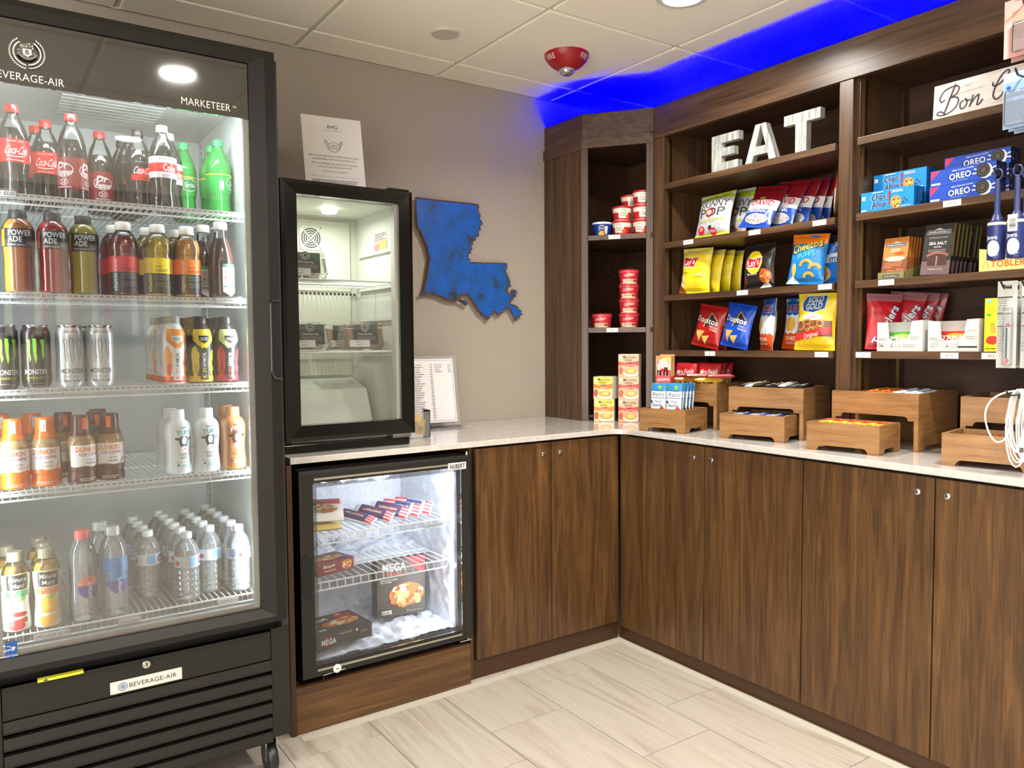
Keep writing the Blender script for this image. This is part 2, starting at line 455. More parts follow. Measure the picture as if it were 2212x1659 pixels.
# striped hanging on the wall behind the photographer (seen mirrored in the cooler door)
def stripes():
    m, nt, b = nodes('striped_fabric')
    tc = nt.nodes.new('ShaderNodeTexCoord'); mp = nt.nodes.new('ShaderNodeMapping'); mp.inputs['Scale'].default_value = (22, 0.0, 0.0)
    wn = nt.nodes.new('ShaderNodeTexWhiteNoise'); wn.noise_dimensions = '1D'
    sp = nt.nodes.new('ShaderNodeSeparateXYZ'); fl_ = nt.nodes.new('ShaderNodeMath'); fl_.operation = 'FLOOR'
    rp = nt.nodes.new('ShaderNodeValToRGB'); rp.color_ramp.interpolation = 'CONSTANT'
    cols = [(200, 196, 180), (70, 84, 110), (190, 165, 90), (120, 120, 100), (150, 60, 50), (215, 210, 195), (60, 66, 60), (120, 90, 120), (90, 110, 80)]
    el = rp.color_ramp.elements
    while len(el) < len(cols): el.new(0.5)
    for i, (e, c) in enumerate(zip(el, cols)): e.position = i / len(cols); e.color = s2l(c) + (1,)
    L = nt.links.new
    L(tc.outputs['Object'], mp.inputs[0]); L(mp.outputs[0], sp.inputs[0]); L(sp.outputs[0], fl_.inputs[0]); L(fl_.outputs[0], wn.inputs['W']); L(wn.outputs[0], rp.inputs[0]); L(rp.outputs[0], b.inputs['Base Color'])
    b.inputs['Roughness'].default_value = 0.8
    return m
t = thing('striped_wall_panel', 'wide panel of coloured vertical stripes mirrored in the cooler glass', 'wall panel', (-2.7, -5.285, 1.30))
MB().box(-1.3, 1.35, -0.012, 0.02, 0.06, 0.74).build('fabric', stripes(), t)
mb = MB(); mb.box(-1.36, 1.41, -0.014, 0.035, 0.0, 0.06); mb.box(-1.36, 1.41, -0.014, 0.035, 0.74, 0.86)
mb.build('frame', P((40, 34, 28), 0.4), t)

# ================================================================ base cabinets and worktop
TOE = P((62, 36, 16), 0.45)
def lock(parent, f):
    mb = MB().lathe([(0.0005, 0.0), (0.0095, 0.0), (0.0095, 0.004), (0.0065, 0.006), (0.0005, 0.006)], 18)
    M = Matrix.Rotation(R(90), 4, 'X') if f[0] == 'y' else Matrix.Rotation(R(-90), 4, 'Y')
    mb.xform(Matrix.Translation(f[1]) @ M); o = mb.build('lock', CHROME, parent, smooth=True)
    k = MB().lathe([(0.0005, 0.0), (0.0038, 0.0), (0.0038, 0.0068), (0.0005, 0.0068)], 10)
    k.xform(Matrix.Translation(f[1]) @ M); k.build('keyhole', P((50, 48, 44), 0.4), o)
def door(parent, lo, hi, along, front, lk, z0=0.078, z1=0.884):
    g2 = 0.0022
    if along == 'x': mb = MB().box(lo + g2, hi - g2, front, front + 0.019, z0, z1, b=0.0015)
    else: mb = MB().box(front, front + 0.019, lo + g2, hi - g2, z0, z1, b=0.0015)
    d = mb.build('door', WOOD_V, parent)
    lock(d, ('y', (lk, front, 0.838)) if along == 'x' else ('x', (front, lk, 0.838)))
t = thing('base_cabinet', 'two-door walnut base cabinet between the glass-door freezer and the inner corner', 'cabinet', group='walnut base cabinets')
mb = MB().box(-1.358, -0.62, -0.603, -0.004, 0.0, 0.892)
mb.build('body', P((30, 18, 9), 0.6), t)
MB().box(-1.358, -0.624, -0.611, -0.6035, 0.0, 0.074).build('toe_kick', TOE, t)
MB().box(-1.3705, -1.3585, -0.611, -0.01, 0.0, 0.892).build('side_panel', WOOD_V, t)
door(t, -1.35, -0.992, 'x', -0.6255, -1.033); door(t, -0.992, -0.630, 'x', -0.6255, -0.947)
for y0, y1, y2, k0, k1, lb in ((-0.665, -1.096, -1.522, -1.042, -1.131, 'two-door walnut base cabinet nearest the inner corner under the first two wooden bins'),
                           (-1.522, -1.956, -2.39, -1.906, -1.991, 'two-door walnut base cabinet at the right edge under the last wooden bins')):
    t = thing('base_cabinet', lb, 'cabinet', group='walnut base cabinets')
    ye0 = -0.607 if y0 > -1 else y0
    MB().box(-0.603, -0.004, y2, ye0, 0.0, 0.892).build('body', P((30, 18, 9), 0.6), t)
    MB().box(-0.611, -0.6035, y2, ye0 - (0.004 if y0 > -1 else 0), 0.0, 0.054).build('toe_kick', TOE, t)
    if y0 > -1: MB().box(-0.621, -0.6035, y0 + 0.001, -0.6275, 0.056, 0.888).build('filler_strip', WOOD_V, t)
    door(t, y1, y0, 'y', -0.6255, k0, z0=0.058); door(t, y2, y1, 'y', -0.6255, k1, z0=0.058)
t = thing('freezer_surround', 'walnut surround with low front board under the glass-door freezer', 'cabinet')
MB().box(-2.074, -2.0565, -0.645, -0.01, 0.0, 0.892, b=0.001).build('side_panel', P((58, 32, 14), 0.4), t)
MB().box(-2.056, -1.388, -0.64, -0.62, 0.0, 0.155, b=0.001).build('front_board', WOOD_H, t)
MB().box(-2.056, -1.388, -0.619, -0.02, 0.13, 0.155).build('platform', P((40, 24, 12), 0.6), t)

pts = [(-2.058, -0.003), (-2.058, -0.638)]
for i in range(9):
    a = R(90) - R(90) * i / 8
    pts.append((-0.708 + 0.07 * math.cos(a), -0.708 + 0.07 * math.sin(a)))
pts += [(-0.638, -2.6), (-0.003, -2.6), (-0.003, -0.003)]
bm_ = MB().prism(pts, 0.8935, 0.915)
o = bm_.build('countertop', QUARTZ); tag(o, 'pale veined quartz L-shaped worktop running over the walnut cabinets', 'countertop')
bv = o.modifiers.new('edge', 'BEVEL'); bv.width = 0.002; bv.segments = 2; bv.limit_method = 'ANGLE'

# ================================================================ wall shelving
CT = 0.9155
SX = -0.35           # front plane of the shelving
SHZ = [1.978, 1.719, 1.487, 1.243]
sh = thing('wall_shelving', 'tall walnut open shelving unit with two bays standing on the worktop', 'shelving')
YA, YB, YC, YD, YE, YF = -0.5472, -0.614, -1.459, -1.511, -2.357, -2.42
def sbox(name, m, *a, b=0.0012): return MB().box(*a, b=b).build(name, m, sh)
sbox('stile', SHELF_V, SX, SX + 0.02, YB, YA - 0.0002, CT, 2.184)
sbox('stile', SHELF_V, SX, SX + 0.02, YD, YC, CT, 2.184)
sbox('stile', SHELF_V, SX, SX + 0.02, YF, YE, CT, 2.184)
sbox('top_rail', SHELF_H, SX - 0.004, SX + 0.02, YF, YA - 0.005, 2.185, 2.232)
sbox('cornice', SHELF_H, SX + 0.003, SX + 0.02, YF, YA - 0.0002, 2.2325, 2.3255)
sbox('top_board', PANEL_IN, SX + 0.0205, -0.003, YF, YA - 0.0004, 2.205, 2.225, b=0)
sbox('back_panel', PANEL_IN, -0.016, -0.003, YF, YA - 0.0004, CT, 2.2045, b=0)
for y0, y1 in ((YB + 0.014, YA - 0.001), (YC - 0.0185, YC - 0.0005 + 0.014), (YD - 0.014, YD + 0.0185), (YF, YE + 0.014)):
    sbox('side_panel', SHELF_V, SX + 0.0205, -0.0165, min(y0, y1), max(y0, y1), CT, 2.2045, b=0)
# shift: interior faces of the bays
for (ya, yb) in ((YB + 0.0135, YC + 0.0), (YD - 0.0145, YE + 0.0145)):
    pass
bays = ((YB + 0.013, YC + 0.0145), (YD - 0.0145, YE + 0.0145))
for n, (y1, y0) in enumerate(bays):
    for z in SHZ:
        sbox('shelf', SHELF_H, SX + 0.002, -0.0165, y0 + 0.001, y1 - 0.001, z - 0.025, z, b=0.001)
slot = P((20, 16, 10), 0.6)
def standard(x, y, sgn):
    mb = MB().box(x - 0.008, x + 0.008, min(y, y + sgn * 0.004), max(y, y + sgn * 0.004), CT + 0.002, 2.18, 0)
    k = 0
    z = 0.94
    while z < 2.17:
        mb.box(x - 0.0022, x + 0.0022, min(y, y + sgn * 0.0044), max(y, y + sgn * 0.0044), z, z + 0.006, 1); z += 0.0125
    mb.build('shelf_standard', [BRASS, slot], sh)
for y1, y0 in bays:
    for x in (-0.3, -0.055):
        standard(x, y1, -1); standard(x, y0, 1)
# small price tags on the shelf edges
def price_tag(x, y, z, txt, label, w_=0.055, rz=0.0):
    t = thing('price_tag', label, 'price tag', (x, y, z), rz=rz, group='white shelf price tags')
    MB().box(-0.0012, 0.0, -w_ / 2, w_ / 2, -0.0095, 0.0095).build('card', PAPER, t)
    g = G(); g.text(txt, 0.0, -0.003, 0.0075, GREYINK, bold=1); g.put('lettering', t, faceX(-0.0012, 0, 0))
for y, k, txt, what in ((-0.755, 1, '$3', 'below the popcorn bags'), (-1.10, 1, '$3', 'below the sunflower seed bags'), (-1.385, 1, '$2', 'below the kraft-coloured packet at the bay end'),
                 (-1.043, 2, '$3', 'below the black barbecue crisp bag'), (-1.41, 2, '$3', 'below the blue cheese puff bag'),
                 (-0.878, 3, '$3', 'below the red and blue tortilla chip bags'), (-1.40, 3, '$3.0', 'below the yellow pretzel bag'),
                 (-1.85, 1, '$4.00', 'below the dark blue cookie boxes'), (-1.64, 2, '$3.5', 'below the amber chocolate bars'), (-1.562, 3, '$3', 'below the red liquorice bags'),
                 (-1.852, 3, '$2.50', 'between the two white candy cartons'), (-1.975, 3, '$2.5', 'below the yellow sour candy box')):
    price_tag(SX + 0.0018 - 0.0003, y, SHZ[k] - 0.0125, txt, 'white price tag on the shelf edge ' + what)

# corner cabinet with a diagonal front
cc = thing('corner_cabinet', 'walnut corner cabinet with diagonal open front and two shelves', 'cabinet')
A_, B_ = Vector((-0.553, -0.285)), Vector((-0.352, -0.547))
dv = (B_ - A_).normalized(); nv = Vector((dv.y, -dv.x))          # towards the room
if nv.x > 0: nv = -nv
Ld = (B_ - A_).length
def dbox(name, m, s0, s1, d0, d1, z0, z1, b=0.0012):
    """box along the diagonal: s along the front, d depth in front of it"""
    mb = MB().box(s0, s1, d0, d1, z0, z1, b=b)
    M = Matrix(((dv.x, nv.x, 0, A_.x), (dv.y, nv.y, 0, A_.y), (0, 0, 1, 0), (0, 0, 0, 1)))
    return mb.xform(M).build(name, m, cc)
MB().box(-0.553, -0.535, -0.283, -0.003, CT, 2.215, b=0.001).build('side_panel', SHELF_V, cc)
MB().box(-0.550, -0.535, -0.288, -0.003, 2.2155, 2.3255, b=0.001).build('cornice', SHELF_H, cc)
MB().box(-0.558, -0.5532, -0.29, -0.003, 2.165, 2.2153, b=0.001).build('top_rail', SHELF_H, cc)
dbox('stile', SHELF_V, 0.0, 0.032, -0.02, 0.0, CT, 2.170)
dbox('stile', SHELF_V, Ld - 0.031, Ld, -0.02, 0.0, CT, 2.170)
dbox('top_rail', SHELF_H, 0.0, Ld, -0.02, 0.004, 2.1705, 2.2155)
dbox('cornice', SHELF_H, 0.0, Ld, -0.02, -0.003, 2.216, 2.3255)
MB().box(-0.3485, -0.331, -0.5471, -0.533, 2.171, 2.3255).build('light_stop', SHELF_V, cc)  # added hidden block, keeps blue cove light from leaking through the seam
inner = [(-0.5345, -0.02), (-0.5345, -0.305), (-0.37, -0.522), (-0.37, -0.5465), (-0.02, -0.5465), (-0.02, -0.02)]
MB().prism([(-0.5345, -0.003), (-0.5345, -0.29), (-0.38, -0.505), (-0.36, -0.5465), (-0.003, -0.5465), (-0.003, -0.003)], 2.2, 2.22).build('top_board', PANEL_IN, cc)
MB().box(-0.5345, -0.003, -0.016, -0.003, CT, 2.1995).build('back_panel', PANEL_IN, cc)
MB().box(-0.016, -0.003, -0.5465, -0.0165, CT, 2.1995).build('back_panel', PANEL_IN, cc)
def cshelf(z):
    q = [A_ + dv * 0.0335 + nv * -0.001, A_ + dv * (Ld - 0.0325) + nv * -0.001]
    poly = [(-0.5345, -0.0165), (-0.5345, -0.30), (A_ + dv * 0.0335 - nv * 0.0205)[:], q[0][:], q[1][:], (A_ + dv * (Ld - 0.0325) - nv * 0.0205)[:], (-0.36, -0.5465), (-0.0165, -0.5465), (-0.0165, -0.0165)]
    poly = [(p[0], p[1]) for p in poly]
    MB().prism(poly, z - 0.022, z).build('shelf', SHELF_H, cc)
CZ = [1.772, 1.348]
for z in CZ: cshelf(z)
def ctag(s, z, txt, label):
    p = A_ + dv * s + nv * 0.0004
    t = thing('price_tag', label, 'price tag', (p.x, p.y, z), rz=math.atan2(dv.y, dv.x) + PI / 2, group='white shelf price tags')
    MB().box(-0.0012, 0.0, -0.027, 0.027, -0.0095, 0.0095).build('card', PAPER, t)
    g = G(); g.text(txt, 0.0, -0.003, 0.0075, GREYINK, bold=1); g.put('lettering', t, faceX(-0.0012, 0, 0))
ctag(0.155, CZ[0] - 0.011, '$3', 'white price tag on the corner shelf below the red soup cups')
ctag(0.145, CZ[1] - 0.011, '$4', 'white price tag on the corner shelf below the chunky soup bowls')

# blue cove lighting on top of the shelving
BLUE = BLUE_COL
def led(name, loc, sx, sy, label, rz=0.0):
    t = thing('led_strip', label, 'led strip', loc, rz=rz, group='blue cove led strips')
    MB().box(-sx / 2, sx / 2, -sy / 2, sy / 2, -0.012, -0.004).build('channel', P((190, 190, 190), 0.4), t)
    MB().box(-sx / 2 + 0.002, sx / 2 - 0.002, -sy / 2 + 0.002, sy / 2 - 0.002, -0.004, 0.0).build('diffuser', blue_glow(), t)

def blue_glow():
    if 'blue_glow' in MAT: return MAT['blue_glow']
    m = bpy.data.materials.new('blue_led'); m.use_nodes = True; nt = m.node_tree
    for n in list(nt.nodes):
        if n.type == 'BSDF_PRINCIPLED': nt.nodes.remove(n)
    e = nt.nodes.new('ShaderNodeEmission'); cb = nt.nodes.new('ShaderNodeCombineXYZ')
    for i in range(3): cb.inputs[i].default_value = BLUE[i]
    nt.links.new(cb.outputs[0], e.inputs[0]); e.inputs[1].default_value = BLUE_W
    nt.links.new(e.outputs[0], nt.nodes['Material Output'].inputs[0])
    MAT['blue_glow'] = m
    return m
led('led_strip', (-0.30, -1.48, 2.262), 0.02, 1.8, 'blue cove light strip lying along the top of the long shelving')
led('led_strip', (-0.42, -0.36, 2.262), 0.02, 0.30, 'blue cove light strip on top of the diagonal corner cabinet', rz=math.atan2(dv.y, dv.x) - PI / 2)
led('led_strip', (-0.5, -0.13, 2.262), 0.02, 0.18, 'blue cove light strip on the corner cabinet beside the back wall')

# ================================================================ tall glass-door drinks cooler
CB = Vector((-2.536, -0.5, 0.0))
ck = thing('drinks_cooler', 'tall black glass-door drinks cooler on casters with louvred base', 'refrigerator', CB)
OFS = -CB
def cpart(name, mb, m, smooth=False, parent=None):
    return mb.build(name, m, parent or ck, loc=(OFS if parent is None else None), smooth=smooth)
INW = P((212, 216, 212), 0.5)
X0, X1 = -2.925, -2.147
mb = MB()
mb.box(X0, X0 + 0.02, -0.858, -0.06, 0.13, 2.085, 0); mb.box(X1 - 0.02, X1, -0.858, -0.06, 0.13, 2.085, 0)
mb.box(X0 + 0.02, X1 - 0.02, -0.858, -0.06, 2.05, 2.085, 0); mb.box(X0 + 0.02, X1 - 0.02, -0.08, -0.06, 0.13, 2.05, 0)
mb.box(X0 + 0.02, X1 - 0.02, -0.82, -0.08, 0.44, 0.48, 0); mb.box(X0 + 0.02, X1 - 0.02, -0.84, -0.08, 0.13, 0.15, 0)
cpart('cabinet', mb, P((34, 34, 32), 0.4))
IX0, IX1, IY1, IZ0, IZ1 = -2.872, -2.222, -0.24, 0.485, 1.985
mb = MB()
mb.box(IX0 - 0.03, IX0, -0.856, IY1, IZ0, IZ1); mb.box(IX1, IX1 + 0.05, -0.856, IY1, IZ0, IZ1)
mb.box(IX0 - 0.03, IX1 + 0.05, IY1, IY1 + 0.03, IZ0, IZ1); mb.box(IX0, IX1, -0.856, IY1, IZ0, IZ0 + 0.012)
mb.box(IX0 - 0.03, IX1 + 0.05, -0.856, IY1, IZ1 - 0.01, IZ1 + 0.02)
cpart('interior_liner', mb, INW)
# ceiling vent inside
for k in range(9):
    cpart('vent_slat', MB().box(-2.66, -2.40, -0.70 + k * 0.032, -0.68 + k * 0.032, IZ1 - 0.022, IZ1 - 0.0105), P((196, 200, 196), 0.5))
# pilasters
for x, sg in ((IX0, 1), (IX1, -1)):
    for y in (-0.80, -0.30):
        mb = MB().box(min(x, x + sg * 0.004), max(x, x + sg * 0.004), y - 0.01, y + 0.01, IZ0 + 0.02, IZ1 - 0.02)
        z = IZ0 + 0.03
        while z < IZ1 - 0.03:
            mb.box(min(x, x + sg * 0.0045), max(x, x + sg * 0.0045), y - 0.003, y + 0.003, z, z + 0.009, 1); z += 0.022
        cpart('shelf_standard', mb, [P((200, 202, 200), 0.35, 0.6), slot])
# lamps inside: vertical strips behind the door frame and one across the top
glow = emis('cooler_lamp', (0.82, 0.95, 1.0), 2.0)
for x in (IX0 + 0.012, IX1 - 0.012):
    cpart('light_strip', MB().box(x - 0.007, x + 0.007, -0.85, -0.838, 0.55, 1.88), glow)
cpart('light_strip', MB().box(-2.8, -2.27, -0.852, -0.815, 1.942, 1.962), glow)
COOL = (0.84, 0.95, 1.0)
area('cooler_lamp', (IX1 - 0.022, -0.845, 1.2), 1.25, 2.3, COOL, rot=(0, R(90), R(-35)), sy=0.012)
area('cooler_lamp', (IX0 + 0.022, -0.845, 1.2), 1.25, 1.3, COOL, rot=(0, R(-90), R(35)), sy=0.012)
area('cooler_lamp', (-2.536, -0.80, 1.935), 0.5, 1.8, COOL, rot=(R(25), 0, 0), sy=0.03)
# base with louvres
GRF = -0.862
mb = MB()
mb.box(X1 - 0.054, X1, GRF, -0.859, 0.13, 0.455, b=0.002)
cpart('side_post', mb, BLACKM)
cpart('side_post', MB().box(X0, X0 + 0.066, GRF, -0.859, 0.13, 0.455, b=0.002), BLACKM)
cpart('grille_panel', MB().box(X0 + 0.068, X1 - 0.0555, GRF + 0.001, -0.8595, 0.366, 0.448, b=0.0015), BLACKM)
for k in range(6):
    z1 = 0.364 - k * 0.0425
    yb, yf = GRF + 0.03, GRF - 0.006
    prof = [(yb, z1), (GRF, z1 - 0.002), (yf, z1 - 0.024), (yf + 0.001, z1 - 0.0305), (yf + 0.006, z1 - 0.031), (yb, z1 - 0.008)]
    cpart('louver', MB().prism(prof, X0 + 0.068, X1 - 0.0555, 'x'), BLACKM)
cpart('grille_backing', MB().box(X0 + 0.03, X1 - 0.03, GRF + 0.032, GRF + 0.036, 0.14, 0.364), BLACK)
# nameplate, lock, yellow sticker
npl = cpart('nameplate', MB().box(-2.622, -2.446, GRF - 0.003, GRF + 0.0005, 0.371, 0.403, b=0.001), P((206, 204, 196), 0.35, 0.3))
g = G(); g.text('BEVERAGE-AIR', 0.0, 0.0, 0.012, INK, bold=0, width=0.118, align='l', track=0.02)
g.arc(-0.014, 0.006, 0.0105, 0, 2 * PI, 0.0016, P((70, 90, 130), 0.5)); g.ell(-0.014, 0.006, 0.0075, 0.0075, P((130, 146, 175), 0.5)); g.text('B', -0.014, 0.003, 0.006, P((50, 66, 110), 0.5), bold=1)
g.put('lettering', npl, faceY(-2.578, GRF - 0.003, 0.381))
o = MB().lathe([(0.0005, 0), (0.011, 0), (0.011, 0.006), (0.009, 0.008), (0.0005, 0.008)], 20).xform(Matrix.Translation((-2.534, GRF, 0.433)) @ Matrix.Rotation(R(90), 4, 'X'))
lk = cpart('lock', o, CHROME, True)
k_ = MB().box(-2.5355, -2.5325, GRF - 0.0088, GRF - 0.007, 0.429, 0.438); k_.build('keyhole', INK, lk)
st = cpart('warning_sticker', MB().box(-2.782, -2.682, GRF - 0.012, GRF + 0.001, 0.4485, 0.4555), P((214, 200, 40), 0.5))
g = G(); g.poly([(-0.04, -0.0025), (-0.033, 0.0025), (-0.026, -0.0025)], INK); g.put('lettering', st, faceY(-2.732, GRF - 0.012, 0.452))
# the door
DY0, DY1 = -0.905, -0.8635
DX0, DX1, DZ0, DZ1 = -2.912, -2.166, 0.487, 2.092
WX0, WX1, WZ0, WZ1 = -2.862, -2.236, 0.530, 2.052
FR = P((24, 23, 21), 0.4, 0.1, 0.35)
def frame_bar(poly_front, inner, name='door_frame'):
    pass
fo = [(DX0, DZ0), (DX1, DZ0), (DX1, DZ1), (DX0, DZ1)]; fi = [(WX0, WZ0), (WX1, WZ0), (WX1, WZ1), (WX0, WZ1)]
for k in range(4):
    j = (k + 1) % 4
    a, b, c, d = fo[k], fo[j], fi[j], fi[k]
    vs = [(a[0], DY0 + 0.006, a[1]), (b[0], DY0 + 0.006, b[1]), (c[0], DY0 + 0.012, c[1]), (d[0], DY0 + 0.012, d[1]), (a[0], DY1, a[1]), (b[0], DY1, b[1]), (c[0], DY1, c[1]), (d[0], DY1, d[1])]
    # raised ridge a third of the way in
    def mix(p, q, t): return (p[0] + (q[0] - p[0]) * t, p[1] + (q[1] - p[1]) * t)
    e, f = mix(a, d, 0.42), mix(b, c, 0.42)
    vs += [(e[0], DY0, e[1]), (f[0], DY0, f[1])]
    mb = MB().add(vs, [(0, 1, 9, 8), (8, 9, 2, 3), (4, 7, 6, 5), (0, 4, 5, 1), (3, 2, 6, 7), (0, 8, 3, 7, 4), (1, 5, 6, 2, 9)])
    cpart('door_frame', mb, FR)
GLY = DY0 + 0.018
glass = film('cooler_glass', (225, 232, 230), 0.008, 0.02, 1.72)
cpart('door_glass', MB().box(WX0 + 0.001, WX1 - 0.001, GLY, GLY + 0.006, WZ0 + 0.001, 1.901), glass)
hd = cpart('header_panel', MB().box(WX0 + 0.001, WX1 - 0.001, GLY, GLY + 0.01, 1.9015, WZ1 - 0.001), P((26, 24, 24), 0.06, 0.0, 0.9, coat=0.6))
cpart('gasket', MB().box(WX1 - 0.014, WX1 - 0.0015, GLY + 0.007, -0.8645, WZ0 + 0.002, 1.9), P((190, 194, 190), 0.4))
cpart('gasket', MB().box(WX0 + 0.0015, WX0 + 0.012, GLY + 0.007, -0.8645, WZ0 + 0.002, 1.9), P((190, 194, 190), 0.4))
cpart('gasket', MB().box(WX0 + 0.013, WX1 - 0.015, GLY + 0.007, -0.8645, WZ0 + 0.002, WZ0 + 0.014), P((150, 152, 148), 0.4))
PRT = P((226, 222, 214), 0.5)
g = G(); g.text('BEVERAGE-AIR', -2.678, 1.9105, 0.0185, PRT, bold=0, width=0.152, align='r', track=0.02); g.put('lettering', hd, faceY(0, GLY, 0))
g = G(); g.text('MARKETEER', -2.412, 1.915, 0.0195, PRT, bold=0, width=0.128, align='l', track=0.02); g.text('TM', -2.279, 1.926, 0.005, PRT, bold=1, width=0.011, align='l'); g.put('lettering', hd, faceY(0, GLY, 0))
g = G(); cx, cz = -2.754, 1.976
for sgn in (-1, 1):
    for i in range(17):
        a = R(-90) + sgn * R(8 + i * 8.6)
        for dr, tilt in ((0.0045, 0.6), (-0.0035, -0.6)):
            x, y = cx + (0.031 + dr) * math.cos(a), cz + (0.031 + dr) * math.sin(a)
            g.ell(x, y, 0.0034, 0.0013, PRT, 8, rot=a + sgn * (R(90) - tilt))
GR2 = P((120, 118, 114), 0.5)
g.blob(cx, cz + 0.004, 0.021, 0.020, GR2, 5, 22, 0.35)
rdm = random.Random(9)
for i in range(26):
    a, q = rdm.random() * 2 * PI, 0.006 + rdm.random() * 0.013
    g.ell(cx + q * math.cos(a), cz + 0.004 + q * math.sin(a), 0.002, 0.0012, PRT if i % 2 else P((40, 38, 38), 0.5), 7, rot=a * 3)
g.poly([(cx - 0.009, cz + 0.007), (cx + 0.009, cz + 0.007), (cx + 0.009, cz - 0.005), (cx, cz - 0.012), (cx - 0.009, cz - 0.005)], PRT)
g.text('B', cx, cz - 0.006, 0.011, INK, bold=2)
g.arc(cx, cz + 0.006, 0.021, R(205), R(335), 0.005, GR2)
g.put('emblem', hd, faceY(0, GLY, 0))
# pull handle moulded on the door edge
hp = [(-2.166, 1.404), (-2.188, 1.404), (-2.194, 1.394), (-2.194, 1.205), (-2.186, 1.186), (-2.1665, 1.183)]
mb = MB().tube([(x, DY0 - 0.003, z) for x, z in hp], 0.0035, 6)
cpart('door_handle', mb, P((40, 38, 34), 0.35))
# energy sticker at the foot of the glass
st = cpart('energy_sticker', MB().box(-2.846, -2.822, GLY - 0.001, GLY - 0.0002, 0.53, 0.568), P((24, 70, 130), 0.4))
g = G(); g.text('energy', -2.838, 0.5475, 0.006, WHITE, shear=0.3, rot=R(8)); g.text('ENERGY STAR', -2.8395, 0.5325, 0.0042, WHITE, bold=1)
g.arc(-2.842, 0.545, 0.0135, R(10), R(95), 0.001, WHITE)
g.poly([(-2.829 + (0.0045 if i % 2 == 0 else 0.0019) * math.sin(i * PI / 5), 0.553 + (0.0045 if i % 2 == 0 else 0.0019) * math.cos(i * PI / 5)) for i in range(10)], WHITE)
g.put('lettering', st, faceY(0, GLY - 0.001, 0))
# casters
for x, y in ((-2.195, -0.80), (-2.87, -0.80), (-2.195, -0.14), (-2.87, -0.14)):
    q = cpart('caster', MB().box(x - 0.018, x - 0.014, y - 0.022, y + 0.022, 0.045, 0.128).box(x + 0.014, x + 0.018, y - 0.022, y + 0.022, 0.045, 0.128).box(x - 0.03, x + 0.03, y - 0.03, y + 0.03, 0.122, 0.1295), P((185, 185, 182), 0.25, 1.0))
    wl = MB().lathe([(0.0005, -0.013), (0.044, -0.013), (0.047, -0.009), (0.047, 0.009), (0.044, 0.013), (0.0005, 0.013)], 28).xform(Matrix.Translation((x, y - 0.006, 0.0475)) @ Matrix.Rotation(R(90), 4, 'Y'))
    wl.build('wheel', P((24, 24, 24), 0.4), q, smooth=True)
# wire shelves
def wire_shelf(parent, ofs, x0, x1, y0, y1, z, n, rw=0.0016, rail=True, lip=True, name='wire_shelf'):
    """frame at the shelf; each wire a piece of its own"""
    mb = MB()
    mb.tube([(x0, y0, z), (x1, y0, z), (x1, y1, z), (x0, y1, z)], 0.0028, 6, closed=True)
    mb.tube([(x0, (y0 + y1) / 2, z - 0.003), (x1, (y0 + y1) / 2, z - 0.003)], 0.0026, 6)
    if lip:
        mb.tube([(x0 + 0.004, y0 - 0.001, z - 0.004), (x0 + 0.012, y0 - 0.002, z - 0.02), (x1 - 0.012, y0 - 0.002, z - 0.02), (x1 - 0.004, y0 - 0.001, z - 0.004)], 0.0026, 6)
    s_ = mb.build(name, WIRE, parent, loc=ofs)
    if rail:
        r_ = MB().box(x0 + 0.004, x1 - 0.004, y0 - 0.006, y0 - 0.003, z - 0.0095, z + 0.0045).build('front_rail', P((224, 226, 224), 0.35), s_)
        mb = MB(); q = x0 + 0.02
        while q < x1 - 0.03: mb.box(q, q + 0.009, y0 - 0.0066, y0 - 0.0058, z - 0.0015, z + 0.0005); q += 0.0145
        d_ = mb.build('rail_slots', P((90, 90, 88), 0.6), s_); d_['kind'] = 'stuff'
    me = MB().tube([(0, y0 - (0.0015 if lip else 0), -0.02), (0, y0, 0.0), (0, y0 + 0.012, 0.0028), (0, y1, 0.0028)] if lip else [(0, y0, 0.0028), (0, y1, 0.0028)], rw, 5).mesh('wire', WIRE, True)
    for i in range(n):
        link('wire', me, s_, (x0 + 0.01 + (x1 - x0 - 0.02) * i / (n - 1), 0, z))
    return s_
CSZ = [1.653, 1.412, 1.175, 0.925, 0.567]
SY0 = -0.832
for i, z in enumerate(CSZ):
    wire_shelf(ck, OFS, IX0 + 0.008, IX1 - 0.008, SY0, -0.262, z - 0.0048, 40, rail=(i < 4), lip=True)
    for x in (IX1 - 0.004,):
        q = MB().tube([(x, -0.815, z - 0.005), (x, -0.80, z - 0.03), (x, -0.79, z - 0.032)], 0.002, 5).build('shelf_clip', STEEL, ck, loc=OFS)
# price strips on the cooler shelves
CLEAR = film('clear_acrylic', (235, 238, 240), 0.12, 0.08, 1.4)
def cooler_tag(x, z, txt, w_, label, y=SY0 - 0.0068):
    t = thing('price_tag', label, 'price tag', (x, y, z), group='printed cooler shelf tags')
    MB().box(-w_ / 2, w_ / 2, -0.0012, 0, -0.0115, 0.0105).build('holder', CLEAR, t)
    MB().box(-w_ / 2 + 0.003, w_ / 2 - 0.004, -0.0024, -0.0014, -0.008, 0.0055).build('card', P((240, 241, 240), 0.6), t)
    g = G(); g.text(txt, 0, -0.0045, 0.0078, P((60, 62, 64), 0.6), width=min(w_ - 0.012, 0.0075 * len(txt))); g.put('lettering', t, faceY(0, -0.0024, 0))
cooler_tag(-2.815, 1.6505, 'SODA $2.00', 0.066, 'printed tag on the top cooler shelf ending in $2.00')
cooler_tag(-2.756, 1.4075, 'POWERADE $2.50', 0.085, 'printed tag under the sports drinks on the second cooler shelf')
cooler_tag(-2.482, 1.406, 'VIT. WATER $2.50', 0.080, 'printed tag under the flavoured waters on the second cooler shelf')
cooler_tag(-2.29, 1.406, 'GOLDEN PEAK $2.50', 0.072, 'printed tag under the bottled tea on the second cooler shelf')
